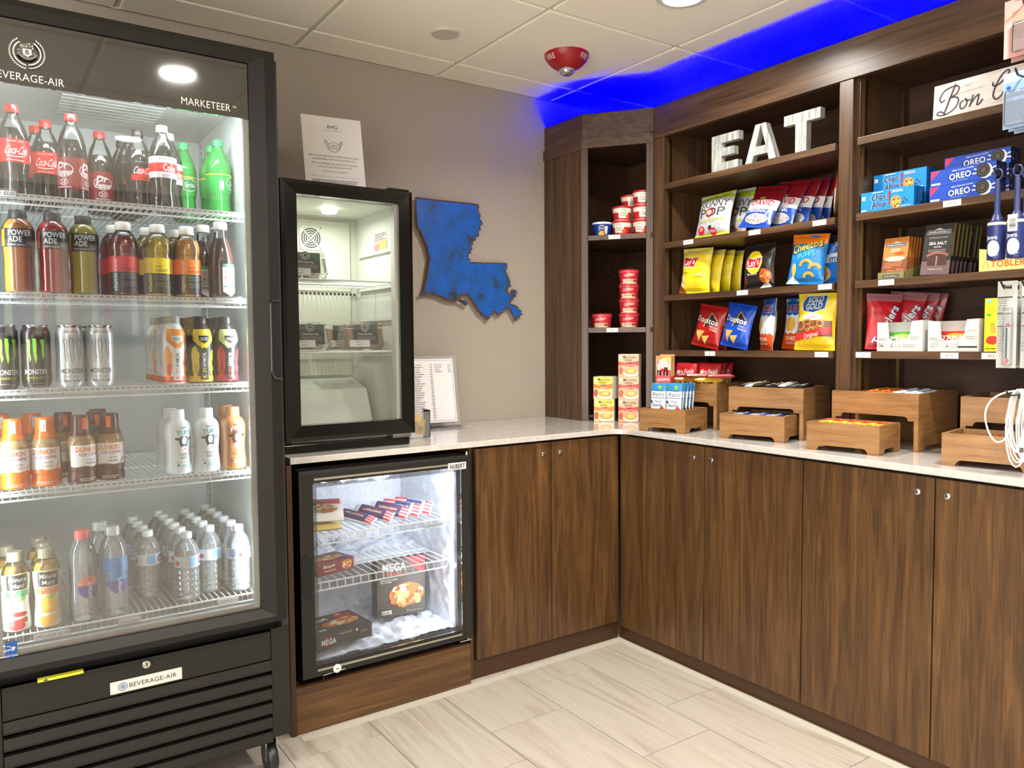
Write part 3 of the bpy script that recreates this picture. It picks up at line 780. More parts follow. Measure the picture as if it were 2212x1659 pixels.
cooler_tag(-2.742, 1.171, 'MONSTER $3.50', 0.085, 'printed tag under the energy drink cans on the third cooler shelf')
cooler_tag(-2.706, 0.919, 'DD COFFEE $3.50', 0.085, 'printed tag under the iced coffees on the fourth cooler shelf')
cooler_tag(-2.352, 0.919, 'MILK $2.50', 0.068, 'printed tag under the milk bottles on the fourth cooler shelf')
cooler_tag(-2.745, 0.553, 'MM JUICE $2.00', 0.085, 'printed tag under the fruit juices on the bottom cooler shelf', y=SY0 - 0.0058)
cooler_tag(-2.567, 0.551, 'SMART WTR $3.00', 0.058, 'printed tag under the tall waters on the bottom cooler shelf', y=SY0 - 0.0058)
cooler_tag(-2.312, 0.556, 'DASANI $1.50', 0.062, 'printed tag under the small water bottles on the bottom cooler shelf', y=SY0 - 0.0058)

# ---------------------------------------------------------------- bottles
def rfun(prof):
    pr = sorted(((z, r) for r, z in prof))
    def f(z):
        if z <= pr[0][0]: return pr[0][1]
        for (z0, r0), (z1, r1) in zip(pr[:-1], pr[1:]):
            if z <= z1: return r0 + (r1 - r0) * ((z - z0) / (z1 - z0) if z1 > z0 else 1)
        return pr[-1][1]
    return f
def smoothp(pts, n=4):
    """catmull-rom through (r, z) points"""
    out = []
    P_ = [pts[0]] + list(pts) + [pts[-1]]
    for i in range(1, len(P_) - 2):
        for k in range(n):
            t = k / n; a, b, c, d = P_[i - 1], P_[i], P_[i + 1], P_[i + 2]
            q = [0.5 * (2 * b[j] + (c[j] - a[j]) * t + (2 * a[j] - 5 * b[j] + 4 * c[j] - d[j]) * t * t + (3 * b[j] - a[j] - 3 * c[j] + d[j]) * t ** 3) for j in (0, 1)]
            out.append((max(q[0], 0.001), min(max(q[1], b[1]), c[1])))
    out.append(pts[-1]); return out
PET = film('clear_pet', (235, 240, 240), 0.02, 0.06, 1.5)
PETG = film('green_pet', (70, 190, 90), 0.45, 0.06, 1.5)
PETW = film('water_pet', (225, 234, 238), 0.22, 0.05, 1.6)
def cylS(rf, rref): return lambda u, v, o: ((rf(v) + o) * math.sin(u / rref), -(rf(v) + o) * math.cos(u / rref), v)
def bottle(name, label, cat, group, prof, cap, shell, liquid=None, fill=0.0, g=None, gr=0.034, extra=None, loc=(0, 0, 0), rz=0.0):
    t = thing(name, label, cat, loc, rz, group)
    sp = smoothp(prof, 3); rf = rfun(sp)
    b = MB().lathe(sp, 24).build('bottle', shell, t, smooth=True)
    if liquid:
        zs = [0.0025 + (fill - 0.0025) * i / 14 for i in range(15)]
        MB().lathe([(max(rf(z) - 0.0012, 0.002), z) for z in zs], 24).build('liquid', liquid, t, smooth=True)
    r, z0, z1, m = cap
    cb = MB().lathe([(0.0005, z0), (r, z0), (r * 1.02, z0 + 0.002), (r * 0.98, z1 - 0.002), (r * 0.9, z1), (0.0005, z1)], 24)
    cb.build('cap', m, t, smooth=True)
    if g: g.put('label', t, cylS(rf, gr), (0.0045, 0.006), base=0.0005, lay=0.00008)
    if extra: extra(t, rf)
    return t
def wrap(g, r, z0, z1, m): g.rect(-PI * r, PI * r, z0, z1, m); return g
def place(proto, locs, z, rots=None, labels=None):
    """first spot takes the prototype, the others are copies"""
    for i, (x, y) in enumerate(locs):
        o = proto if i == 0 else dup(proto, (x, y, z))
        o.location = (x, y, z); o.rotation_euler = (0, 0, (rots[i] if rots else 0.0))
        if labels: o['label'] = labels[i]
COLA = P((34, 16, 9), 0.08)
REDC = P((206, 30, 32), 0.35)
# soda bottles
SODA = [(0.026, 0), (0.032, 0.003), (0.0345, 0.012), (0.0345, 0.03), (0.0318, 0.055), (0.0315, 0.07), (0.0345, 0.088), (0.0355, 0.105), (0.0355, 0.145), (0.034, 0.16), (0.026, 0.185), (0.017, 0.203), (0.0135, 0.212), (0.0135, 0.222)]
CAP = lambda m: (0.0148, 0.216, 0.235, m)
g = wrap(G(), 0.0355, 0.088, 0.146, REDC)
for du in (0.0, 0.112):
    g.text('Coca-Cola', du, 0.108, 0.021, WHITE, bold=1, shear=0.38, width=0.052)
    g.line([(du - 0.02, 0.104), (du, 0.101), (du + 0.02, 0.104)], 0.0022, WHITE)
    g.text('ORIGINAL TASTE', du, 0.138, 0.0035, WHITE); g.lines(du - 0.02, du + 0.02, 0.092, 0.004, 1, WHITE)
g.rect(0.04, 0.052, 0.096, 0.112, WHITE)
b1 = bottle('cola_bottle', '', 'bottle', 'sodas on the top cooler shelf', SODA, CAP(REDC), PET, COLA, 0.175, g, 0.0355)
place(b1, [(-2.783, -0.735), (-2.703, -0.62), (-2.722, -0.545)], CSZ[0], [0.1, -0.15, 0.5],
      ['red-capped cola bottle standing foremost at the left of the top cooler shelf', 'red-capped cola bottle set back beside the foremost one', 'red-capped cola bottle rearmost, mostly hidden behind the other two'])
DRP = P((120, 24, 30), 0.35)
SODA2 = [(0.026, 0), (0.033, 0.003), (0.0355, 0.012), (0.0355, 0.05), (0.035, 0.075), (0.0355, 0.12), (0.0355, 0.135), (0.033, 0.155), (0.026, 0.183), (0.017, 0.203), (0.0135, 0.212), (0.0135, 0.222)]
g = wrap(G(), 0.0355, 0.036, 0.118, DRP)
for du in (-0.03, 0.033, 0.1):
    g.arc(du, 0.085, 0.024, 0, 2 * PI, 0.0014, WHITE, 24, ry=0.017)
    g.text('Dr', du - 0.004, 0.089, 0.017, WHITE, bold=2, shear=0.2); g.text('Pepper', du, 0.072, 0.016, WHITE, bold=2, shear=0.2, width=0.042)
    g.arc(du, 0.054, 0.011, 0, 2 * PI, 0.0012, WHITE, 18, ry=0.008); g.text('23', du, 0.0495, 0.009, WHITE, bold=1); g.lines(du - 0.02, du + 0.02, 0.04, 0.004, 1, WHITE)
b1 = bottle('pepper_soda_bottle', '', 'bottle', 'sodas on the top cooler shelf', SODA2, CAP(REDC), PET, COLA, 0.165, g, 0.0355)
place(b1, [(-2.652, -0.725), (-2.568, -0.577)], CSZ[0], [0.12, 0.9], ['maroon-labelled pepper soda bottle standing foremost on the top cooler shelf', 'maroon-labelled pepper soda bottle set back, nutrition panel showing'])
g = wrap(G(), 0.0355, 0.09, 0.146, P((26, 22, 22), 0.35)); g.rect(-0.03, 0.05, 0.09, 0.106, REDC); g.text('Coca-Cola', 0.0, 0.108, 0.020, WHITE, bold=1, shear=0.38, width=0.052); g.rect(-0.012, 0.04, 0.106, 0.124, REDC); g.text('Coca-Cola', 0.0, 0.108, 0.020, WHITE, bold=1, shear=0.38, width=0.052); g.lines(-0.02, 0.02, 0.096, 0.004, 1, INK); g.text('1', -0.045, 0.135, 0.007, WHITE); g.lines(-0.02, 0.02, 0.14, 0.004, 1, GREYINK)
b1 = bottle('zero_cola_bottle', '', 'bottle', 'sodas on the top cooler shelf', SODA, CAP(P((38, 30, 28), 0.4)), PET, COLA, 0.175, g, 0.0355)
place(b1, [(-2.481, -0.655), (-2.493, -0.577), (-2.5, -0.5)], CSZ[0], [0.15, 0.3, 0.2], ['black-capped zero cola bottle, foremost of its row on the top cooler shelf', 'black-capped zero cola bottle, middle of its row on the top cooler shelf', 'black-capped zero cola bottle, rearmost of its row on the top cooler shelf'])
g = wrap(G(), 0.0355, 0.088, 0.146, P((206, 208, 208), 0.3, 0.3)); wrap(g, 0.0355, 0.104, 0.128, REDC); g.text('Coke', 0.003, 0.107, 0.019, WHITE, bold=3, width=0.036); g.text('DIET', 0.018, 0.128, 0.004, REDC, shear=0.3); g.lines(-0.025, 0.025, 0.138, 0.004, 1, GREYINK); g.lines(-0.018, 0.018, 0.094, 0.004, 1, GREYINK)
b1 = bottle('diet_cola_bottle', '', 'bottle', 'sodas on the top cooler shelf', SODA, CAP(P((222, 224, 224), 0.35)), PET, COLA, 0.175, g, 0.0355)
place(b1, [(-2.432, -0.737), (-2.4, -0.66)], CSZ[0], [0.25, 0.4], ['silver-labelled diet cola bottle with white cap, foremost on the top cooler shelf', 'silver-labelled diet cola bottle with white cap, just behind the foremost one'])
g = wrap(G(), 0.0355, 0.075, 0.13, P((30, 150, 62), 0.35)); g.ell(0.022, 0.107, 0.026, 0.019, P((235, 240, 235), 0.4)); g.ell(0.022, 0.107, 0.0245, 0.0175, P((20, 130, 52), 0.35)); g.text('Sprite', 0.022, 0.1, 0.015, WHITE, bold=1, shear=0.3, width=0.036); g.rect(-0.025, -0.012, 0.085, 0.11, WHITE); g.lines(-0.024, -0.013, 0.107, 0.003, 7, INK)
wrap(g, 0.0355, 0.128, 0.131, P((230, 200, 40), 0.4))
b1 = bottle('lemon_lime_soda_bottle', '', 'bottle', 'sodas on the top cooler shelf', SODA, CAP(P((50, 170, 100), 0.4)), PETG, P((120, 190, 110), 0.15), 0.172, g, 0.0355)
place(b1, [(-2.264, -0.664), (-2.342, -0.572), (-2.264, -0.58)], CSZ[0], [0.5, -0.4, 0.3], ['green lemon-lime soda bottle foremost at the right end of the top cooler shelf', 'green lemon-lime soda bottle set back to the left of the other two', 'green lemon-lime soda bottle directly behind the foremost one at the right end'])
# sports drinks
POW = [(0.027, 0), (0.033, 0.003), (0.0345, 0.012), (0.0335, 0.03), (0.0345, 0.05), (0.0335, 0.075), (0.0345, 0.1), (0.0352, 0.112), (0.0352, 0.15), (0.032, 0.168), (0.022, 0.182), (0.017, 0.187), (0.017, 0.192)]
def pow_label(acc):
    g = wrap(G(), 0.0352, 0.112, 0.158, P((36, 34, 34), 0.4)); g.rect(-0.048, -0.036, 0.114, 0.156, acc)
    g.text('POWER', 0.0, 0.141, 0.0135, WHITE, bold=2, width=0.052); g.text('ADE', -0.0105, 0.125, 0.0135, WHITE, bold=2, width=0.03); g.text('SPORTS DRINK', -0.009, 0.1155, 0.004, WHITE, bold=1)
    g.rect(0.012, 0.03, 0.117, 0.126, P((80, 80, 80), 0.5)); return g
for x, y, col, acc, rz, lb in ((-2.782, -0.792, (236, 140, 24), (255, 140, 30), 0.05, 'orange sports drink bottle with black label, leftmost on the second cooler shelf'), (-2.708, -0.79, (200, 34, 36), (250, 80, 70), 0.08, 'red sports drink bottle with black label beside the orange one'), (-2.637, -0.772, (190, 176, 40), (180, 180, 60), 0.02, 'yellow sports drink bottle with black label beside the red one')):
    bottle('sports_drink_bottle', lb, 'bottle', 'sports drinks on the second cooler shelf', POW, (0.0195, 0.184, 0.206, P((34, 32, 32), 0.4)), PET, P(col, 0.12), 0.182, pow_label(P(acc, 0.4)), 0.0352, loc=(x, y, CSZ[1]), rz=rz)
# flavoured waters
VIT = [(0.029, 0), (0.034, 0.003), (0.0355, 0.01), (0.0355, 0.104), (0.034, 0.108), (0.0335, 0.113), (0.0355, 0.12), (0.0345, 0.14), (0.028, 0.16), (0.019, 0.17), (0.0175, 0.174), (0.0175, 0.18)]
def vit_label(c, nm):
    g = wrap(G(), 0.0355, 0.008, 0.062, P((34, 30, 32), 0.4)); wrap(g, 0.0355, 0.062, 0.103, P(c, 0.4))
    for du in (-0.026, 0.06):
        g.text('vitamin', du, 0.012, 0.0115, WHITE, bold=2, width=0.048, align='l', rot=R(90)); g.text('water', du, 0.062, 0.0115, WHITE, bold=0, width=0.037, align='l', rot=R(90))
    g.text(nm, -0.018, 0.079, 0.0045, INK, align='l'); g.lines(-0.018, 0.02, 0.071, 0.004, 2, INK, 0.0015); g.lines(-0.016, 0.026, 0.055, 0.0048, 3, GREYINK, 0.0015, 5); g.lines(-0.016, 0.026, 0.036, 0.0048, 3, GREYINK, 0.0015, 8)
    return g
for x, y, col, c, nm, rz, cn in ((-2.546, -0.792, (150, 60, 50), (216, 52, 54), 'xxx', 0.12, 'red'), (-2.462, -0.792, (214, 182, 40), (250, 214, 20), 'energy', 0.1, 'yellow'), (-2.387, -0.79, (222, 160, 70), (244, 120, 30), 'essential', 0.35, 'orange')):
    b1 = bottle('flavored_water_bottle', '', 'bottle', 'flavoured waters on the second cooler shelf', VIT, (0.0195, 0.173, 0.195, P((226, 222, 214), 0.4)), PET, P(col, 0.12), 0.158, vit_label(c, nm), 0.0355)
    place(b1, [(x, y), (x - 0.012, y + 0.077)], CSZ[1], [rz, rz + 0.5], ['%s-labelled flavoured water bottle in the front row of the second cooler shelf' % cn, '%s-labelled flavoured water bottle in the second row, behind its twin' % cn])
GOLD = [(0.028, 0), (0.033, 0.003), (0.0345, 0.012), (0.0345, 0.09), (0.033, 0.115), (0.027, 0.145), (0.019, 0.17), (0.0165, 0.185), (0.0165, 0.198)]
g = G(); g.rect(-0.024, 0.022, 0.018, 0.088, P((216, 212, 196), 0.5)); g.rect(-0.024, 0.022, 0.086, 0.096, P((60, 130, 110), 0.5)); g.poly([(-0.024, 0.018), (-0.001, 0.006), (0.022, 0.018)], P((216, 212, 196), 0.5))
g.text('GOLD', -0.001, 0.066, 0.0135, P((120, 104, 50), 0.5), bold=1, width=0.034); g.text('PEAK', -0.001, 0.049, 0.0135, P((120, 104, 50), 0.5), bold=1, width=0.034); g.lines(-0.018, 0.018, 0.042, 0.005, 1, GREYINK, align='c'); g.rect(-0.02, 0.018, 0.03, 0.034, P((60, 130, 110), 0.5)); g.text('TEA', -0.001, 0.022, 0.005, INK, bold=1)
b1 = bottle('iced_tea_bottle', '', 'bottle', 'bottled teas on the second cooler shelf', GOLD, (0.0185, 0.194, 0.215, P((226, 222, 214), 0.4)), PET, P((86, 46, 26), 0.12), 0.168, g, 0.0345)
place(b1, [(-2.297, -0.796), (-2.325, -0.712)], CSZ[1], [0.55, 0.2], ['bottled tea with cream and green label at the right end of the second cooler shelf', 'bottled tea in the second row, half hidden behind the front one'])
# energy drink cans
CAN = [(0.024, 0), (0.027, 0.001), (0.0325, 0.012), (0.033, 0.02), (0.033, 0.135), (0.0322, 0.142), (0.0275, 0.152), (0.0275, 0.157), (0.0268, 0.158), (0.026, 0.155), (0.0005, 0.154)]
CLAW = [[(-0.016, 0.121), (-0.010, 0.124), (-0.008, 0.118), (-0.009, 0.09), (-0.007, 0.075), (-0.0095, 0.066), (-0.012, 0.082), (-0.0125, 0.11)],
        [(-0.004, 0.125), (0.002, 0.124), (0.003, 0.11), (0.002, 0.09), (0.003, 0.075), (0.0005, 0.062), (-0.002, 0.078), (-0.0035, 0.1)],
        [(0.008, 0.12), (0.014, 0.124), (0.017, 0.119), (0.0155, 0.1), (0.016, 0.085), (0.0125, 0.07), (0.0115, 0.085), (0.0105, 0.11)]]
def can(kind, x, y, rz, lb):
    t = thing('energy_drink_can', lb, 'can', (x, y, CSZ[2]), rz, 'energy drink cans on the third cooler shelf')
    blk = kind == 'black'
    MB().lathe(CAN, 32).build('can_body', P((66, 60, 54), 0.25, 0.5) if blk else P((206, 208, 208), 0.28, 0.35), t, smooth=True)
    MB().lathe([(0.0272, 0.1525), (0.0288, 0.155), (0.0288, 0.1585), (0.027, 0.1592), (0.0262, 0.156)], 32, cap=False).build('rim', CHROME, t, smooth=True)
    MB().box(-0.005, 0.005, -0.016, 0.006, 0.1545, 0.1562, b=0.0006).build('pull_tab', CHROME, t)
    rf = rfun([p for p in CAN[:7]])
    g = G()
    if blk:
        wrap(g, 0.033, 0.139, 0.151, P((22, 20, 20), 0.3))
        for c in CLAW: g.poly([(p[0] * 1.25, p[1]) for p in c], P((140, 214, 60), 0.4))
        g.text('MONSTER', 0, 0.036, 0.0125, P((224, 224, 214), 0.4), bold=1, width=0.052); g.text('ENERGY', 0, 0.024, 0.006, P((170, 190, 70), 0.4), width=0.042, track=0.1); g.lines(-0.02, 0.02, 0.012, 0.003, 1, GREYINK)
    else:
        for c in CLAW: g.line([(p[0] * 1.3, p[1]) for p in c], 0.0012, P((70, 72, 74), 0.4), closed=True)
        g.text('MONSTER', 0, 0.036, 0.0125, P((84, 84, 84), 0.4), bold=1, width=0.054); g.text('ENERGY', 0, 0.025, 0.005, P((150, 150, 148), 0.4), width=0.042, track=0.1); g.text('ZERO ULTRA', 0, 0.014, 0.0055, P((60, 60, 62), 0.4), bold=1, width=0.042); g.text('ZERO SUGAR', 0, 0.1395, 0.005, P((90, 90, 92), 0.4), bold=1, width=0.036)
    g.put('label', t, cylS(rf, 0.033), (0.0045, 0.006), base=0.0004, lay=0.00008)
can('black', -2.824, -0.795, 0.25, 'black energy drink can with green claw mark, leftmost on the third cooler shelf')
can('black', -2.754, -0.79, -0.1, 'black energy drink can with green claw mark beside the white cans')
can('white', -2.679, -0.79, 0.05, 'white energy drink can beside the black ones')
can('white', -2.609, -0.79, -0.1, 'white energy drink can at the right of its row')
can('white', -2.644, -0.715, 0.6, 'white energy drink can glimpsed behind the two front white cans')
# fruit sports drinks
ARM = [(0.027, 0), (0.032, 0.003), (0.0345, 0.012), (0.0315, 0.026), (0.034, 0.04), (0.0315, 0.055), (0.0345, 0.072), (0.035, 0.12), (0.031, 0.142), (0.022, 0.16), (0.018, 0.167), (0.018, 0.172)]
ARM = [(r * 0.968, z) for r, z in ARM]
def arm_label(base, dia, inner_, txt, fruit, tcol):
    g = wrap(G(), 0.035, 0.006, 0.13, base); wrap(g, 0.035, 0.004, 0.022, fruit[1])
    g.blob(-0.026, 0.06, 0.014, 0.05, fruit[0], 2); g.blob(0.028, 0.055, 0.012, 0.045, fruit[0], 5); g.blob(-0.024, 0.04, 0.008, 0.02, fruit[1], 6); g.blob(0.03, 0.07, 0.006, 0.02, fruit[1], 7)
    g.poly([(-0.033, 0.15), (0.033, 0.15), (0.03, 0.118), (0.0, 0.092), (-0.03, 0.118)], dia); g.poly([(-0.016, 0.132), (0.016, 0.132), (0.013, 0.119), (0.0, 0.109), (-0.013, 0.119)], inner_); g.lines(-0.011, 0.011, 0.124, 0.005, 2, WHITE if inner_ is INK else GREYINK, align='c')
    g.poly([(-0.012, 0.01), (0.012, 0.01), (0.013, 0.09), (0.0, 0.1), (-0.013, 0.09)], base)
    g.text('BODY', 0.0045, 0.014, 0.0105, tcol[0], bold=1, width=0.03, align='l', rot=R(90)); g.text('ARMOR', 0.0045, 0.045, 0.0105, tcol[1], bold=1, width=0.04, align='l', rot=R(90))
    return g
WA = P((230, 230, 226), 0.35); BA = P((40, 38, 38), 0.35)
for x, base, dia, inn, fr, tc, cap_, cn in ((-2.429, WA, P((236, 150, 60), 0.35), WA, (P((240, 150, 60), 0.4), P((225, 90, 40), 0.4)), (P((214, 70, 50), 0.4), P((60, 60, 60), 0.4)), P((150, 150, 146), 0.35), 'white and orange'),
                                     (-2.359, BA, P((240, 206, 40), 0.35), INK, (P((240, 214, 50), 0.4), P((225, 180, 40), 0.4)), (P((235, 230, 120), 0.4), WHITE), P((40, 38, 38), 0.35), 'black and yellow'),
                                     (-2.289, BA, P((206, 216, 140), 0.35), INK, (P((206, 60, 66), 0.4), P((180, 50, 54), 0.4)), (P((225, 70, 60), 0.4), WHITE), P((40, 38, 38), 0.35), 'black and red')):
    b1 = bottle('fruit_drink_bottle', '', 'bottle', 'fruit sports drinks on the third cooler shelf', ARM, (0.019, 0.166, 0.186, cap_), base, None, 0, arm_label(base, dia, inn, '', fr, tc), 0.035)
    place(b1, [(x, -0.79 + 0.076 * k) for k in range(4)], CSZ[2], [0.12, 0.2, 0.0, 0.3], ['%s fruit drink bottle, %s of its row on the third cooler shelf' % (cn, w_) for w_ in ('foremost', 'second', 'third', 'rearmost')])
# iced coffees
DUN = [(0.028, 0), (0.032, 0.002), (0.0335, 0.01), (0.0315, 0.028), (0.0315, 0.034), (0.034, 0.04), (0.034, 0.102), (0.033, 0.11), (0.026, 0.124), (0.0185, 0.132), (0.0175, 0.14), (0.0175, 0.15)]
def dun_label(dark):
    col = P((86, 40, 22), 0.35) if dark else P((226, 108, 28), 0.35)
    g = wrap(G(), 0.034, 0.002, 0.06, col); g.rect(-0.042, 0.042, 0.046, 0.1, P((236, 232, 226), 0.4)); g.poly([(-0.042, 0.046), (-0.03, 0.043), (-0.01, 0.047), (0.01, 0.043), (0.03, 0.046), (0.042, 0.042), (0.042, 0.05), (-0.042, 0.05)], P((236, 232, 226), 0.4))
    g.text("DUNKIN'", 0.0, 0.083, 0.013, P((232, 110, 30), 0.4), bold=3, width=0.058); g.text('ICED COFFEE', 0.004, 0.072, 0.0075, P((170, 30, 110), 0.4), bold=2, width=0.05)
    nm = 'mocha' if dark else 'original'
    g.lines(0.0, 0.02, 0.061, 0.004, 1, GREYINK); g.text(nm, 0.008, 0.051, 0.0065, P((70, 44, 30), 0.4) if dark else P((214, 160, 110), 0.4), bold=1)
    g.line([(0.028, 0.048), (0.031, 0.056), (0.036, 0.06), (0.033, 0.055)], 0.0024, col); g.lines(-0.02, 0.024, 0.012, 0.0045, 2, P((235, 220, 200), 0.5), 0.0018)
    return g
def dun_cap(dark):
    m = P((78, 30, 20), 0.3) if dark else P((232, 112, 26), 0.3)
    def f(t, rf):
        MB().lathe([(0.0005, 0.124), (0.0285, 0.124), (0.0235, 0.134), (0.0225, 0.15), (0.022, 0.172), (0.02, 0.176), (0.0005, 0.176)], 24).build('cap_sleeve', m, t, smooth=True)
        g = G(); g.rect(-0.007, 0.005, 0.14, 0.17, P((230, 90, 40), 0.4) if dark else WHITE); g.text('original' if not dark else 'mocha', 0.001, 0.143, 0.004, P((220, 120, 40), 0.4) if not dark else P((250, 190, 150), 0.4), rot=R(90), align='l')
        g.put('seal_strip', t, cylS(rfun([(0.0235, 0.134), (0.0225, 0.15), (0.022, 0.172)]), 0.0225), (0.004, 0.01), base=0.0006)
    return f
MILKC = P((170, 140, 96), 0.2)
b1 = bottle('iced_coffee_bottle', '', 'bottle', 'iced coffees on the fourth cooler shelf', DUN, (0.019, 0.146, 0.17, P((232, 112, 26), 0.3)), MILKC, None, 0, dun_label(False), 0.034, dun_cap(False))
place(b1, [(-2.81, -0.792), (-2.74, -0.785), (-2.762, -0.65), (-2.833, -0.625)], CSZ[3], [0.0, -0.2, 0.3, 0.1], ['orange-capped iced coffee bottle, leftmost in the front row of the fourth cooler shelf', 'orange-capped iced coffee bottle, second in the front row beside the dark-capped one', 'orange-capped iced coffee bottle in the back row behind the second front one', 'orange-capped iced coffee bottle in the back row at the far left'])
b1 = bottle('mocha_coffee_bottle', '', 'bottle', 'iced coffees on the fourth cooler shelf', DUN, (0.019, 0.146, 0.17, P((78, 30, 20), 0.3)), P((160, 126, 84), 0.2), None, 0, dun_label(True), 0.034, dun_cap(True))
place(b1, [(-2.661, -0.792), (-2.592, -0.778), (-2.69, -0.66), (-2.615, -0.688), (-2.6, -0.6)], CSZ[3], [0.35, -0.2, 0.2, 0.1, 0.5], ['dark-capped mocha coffee bottle in the front row beside the orange-capped ones', 'dark-capped mocha coffee bottle at the right end of the front row', 'dark-capped mocha coffee bottle in the second row at left', 'dark-capped mocha coffee bottle in the second row directly behind the right end one', 'dark-capped mocha coffee bottle rearmost of its group'])
# milk
YUP = [(0.03, 0), (0.034, 0.003), (0.036, 0.014), (0.034, 0.04), (0.0325, 0.06), (0.034, 0.085), (0.0355, 0.108), (0.0345, 0.128), (0.029, 0.142), (0.0205, 0.15), (0.019, 0.155)]
def yup(x, y, rz, choc, lb, proto=[None, None]):
    if proto[choc] is None:
        base = P((170, 114, 72), 0.3) if choc else P((228, 232, 230), 0.3)
        g = G(); ink = P((60, 34, 26), 0.4) if choc else P((34, 48, 74), 0.4); bl = WHITE if choc else P((80, 180, 190), 0.4)
        g.text('fairlife', 0.002, 0.127, 0.0055, ink, bold=1, width=0.024); g.text('YUP!', 0.0, 0.110, 0.0125, bl, bold=3, width=0.042)
        g.ell(-0.017, 0.098, 0.007, 0.0035, ink, 12, R(-15)); g.ell(0.017, 0.098, 0.007, 0.0035, ink, 12, R(15))
        g.poly([(-0.011, 0.105), (0.011, 0.105), (0.013, 0.09), (0.008, 0.072), (-0.008, 0.072), (-0.013, 0.09)], ink); g.ell(0, 0.093, 0.0065, 0.011, P((240, 240, 238), 0.4)); g.ell(0.0, 0.073, 0.009, 0.0055, P((240, 238, 236), 0.4)); g.ell(0.0035, 0.0705, 0.003, 0.0025, P((225, 110, 110), 0.4), 10)
        if choc: g.ell(0, 0.108, 0.011, 0.006, P((86, 50, 36), 0.4))
        g.text('RICH' if choc else 'CLASSIC', 0, 0.052, 0.0075, ink, bold=1, width=0.018 if choc else 0.028); g.text('CHOCOLATE' if choc else 'WHITE', 0, 0.042, 0.0075, ink, bold=1, width=0.034 if choc else 0.022)
        g.line([(-0.022, 0.034), (0.022, 0.034)], 0.0008, ink); g.ell(-0.016, 0.026, 0.0028, 0.0028, ink, 10); g.lines(-0.01, 0.022, 0.025, 0.005, 2, P((200, 220, 224), 0.4) if choc else P((120, 190, 196), 0.4), 0.002)
        proto[choc] = bottle('milk_bottle', lb, 'bottle', 'milk bottles on the fourth cooler shelf', YUP, (0.0195, 0.15, 0.178, P((176, 120, 80), 0.35) if choc else P((228, 232, 230), 0.35)), base, None, 0, g, 0.0345)
        o = proto[choc]
    else: o = dup(proto[choc], (0, 0, 0), label=lb)
    o.location = (x, y, CSZ[3]); o.rotation_euler = (0, 0, rz)
yup(-2.425, -0.79, 0.3, 0, 'white milk bottle with cow face, leftmost in the front row of milks')
yup(-2.349, -0.79, 0.1, 0, 'white milk bottle with cow face beside the brown chocolate milk')
yup(-2.275, -0.79, 0.1, 1, 'brown chocolate milk bottle in front at the right end of the fourth cooler shelf')
yup(-2.43, -0.708, 0.5, 0, 'white milk bottle in the second row behind the leftmost front one')
yup(-2.272, -0.705, 0.2, 1, 'brown chocolate milk bottle behind the front chocolate milk')
# juices
MMB = [(0.026, 0), (0.0295, 0.003), (0.0305, 0.012), (0.0285, 0.04), (0.026, 0.07), (0.0285, 0.1), (0.031, 0.125), (0.031, 0.14), (0.027, 0.158), (0.019, 0.17), (0.0165, 0.176), (0.0165, 0.184)]
def juice(apple, locs, rots, labels):
    c1 = P((200, 150, 40), 0.15) if apple else P((236, 190, 60), 0.15); fr = P((190, 40, 36), 0.4) if apple else P((244, 176, 40), 0.4); band = P((70, 170, 80), 0.4) if apple else P((236, 120, 36), 0.4)
    g = wrap(G(), 0.029, 0.004, 0.145, P((228, 226, 214), 0.4)); g.rect(-0.026, 0.026, 0.105, 0.148, P((226, 226, 120), 0.4)); g.rect(-0.0235, 0.0235, 0.107, 0.145, P((38, 36, 36), 0.4))
    g.text('Minute', 0, 0.128, 0.012, WHITE, bold=1, width=0.038); g.text('Maid', 0, 0.112, 0.012, WHITE, bold=1, width=0.028)
    g.rect(-0.028, 0.028, 0.088, 0.104, band); g.text('100% APPLE' if apple else '100% ORANGE', 0, 0.0975, 0.0045, WHITE, bold=1); g.text('JUICE', 0, 0.0905, 0.0045, WHITE, bold=1)
    g.ell(0, 0.064, 0.02, 0.022, P((240, 240, 230), 0.4) if apple else P((250, 200, 70), 0.4)); g.ell(0.002, 0.045, 0.02, 0.006, fr); g.poly([(-0.02, 0.03), (0.02, 0.036), (0.02, 0.024), (-0.02, 0.018)], fr); g.blob(-0.004, 0.0165, 0.018, 0.011, fr, 3, 14, 0.1); g.ell(0.01, 0.082, 0.01, 0.004, P((150, 200, 90), 0.4), 12, 0.4)
    b1 = bottle('juice_bottle', '', 'bottle', 'fruit juices on the bottom cooler shelf', MMB, (0.0185, 0.176, 0.2, film('cap_clear', (200, 190, 160), 0.5, 0.1)), PET, c1, 0.165, g, 0.029)
    place(b1, locs, CSZ[4], rots, labels)
juice(True, [(-2.817, -0.792), (-2.832, -0.715)], [0.1, 0.4], ['apple juice bottle with red apple print at the front left of the bottom cooler shelf', 'apple juice bottle behind the front apple juice'])
juice(False, [(-2.75, -0.80), (-2.75, -0.73), (-2.757, -0.662)], [0.05, 0.3, 0.2], ['orange juice bottle with cut orange print at the front of the bottom cooler shelf', 'orange juice bottle, second in its row', 'orange juice bottle, rearmost in its row'])
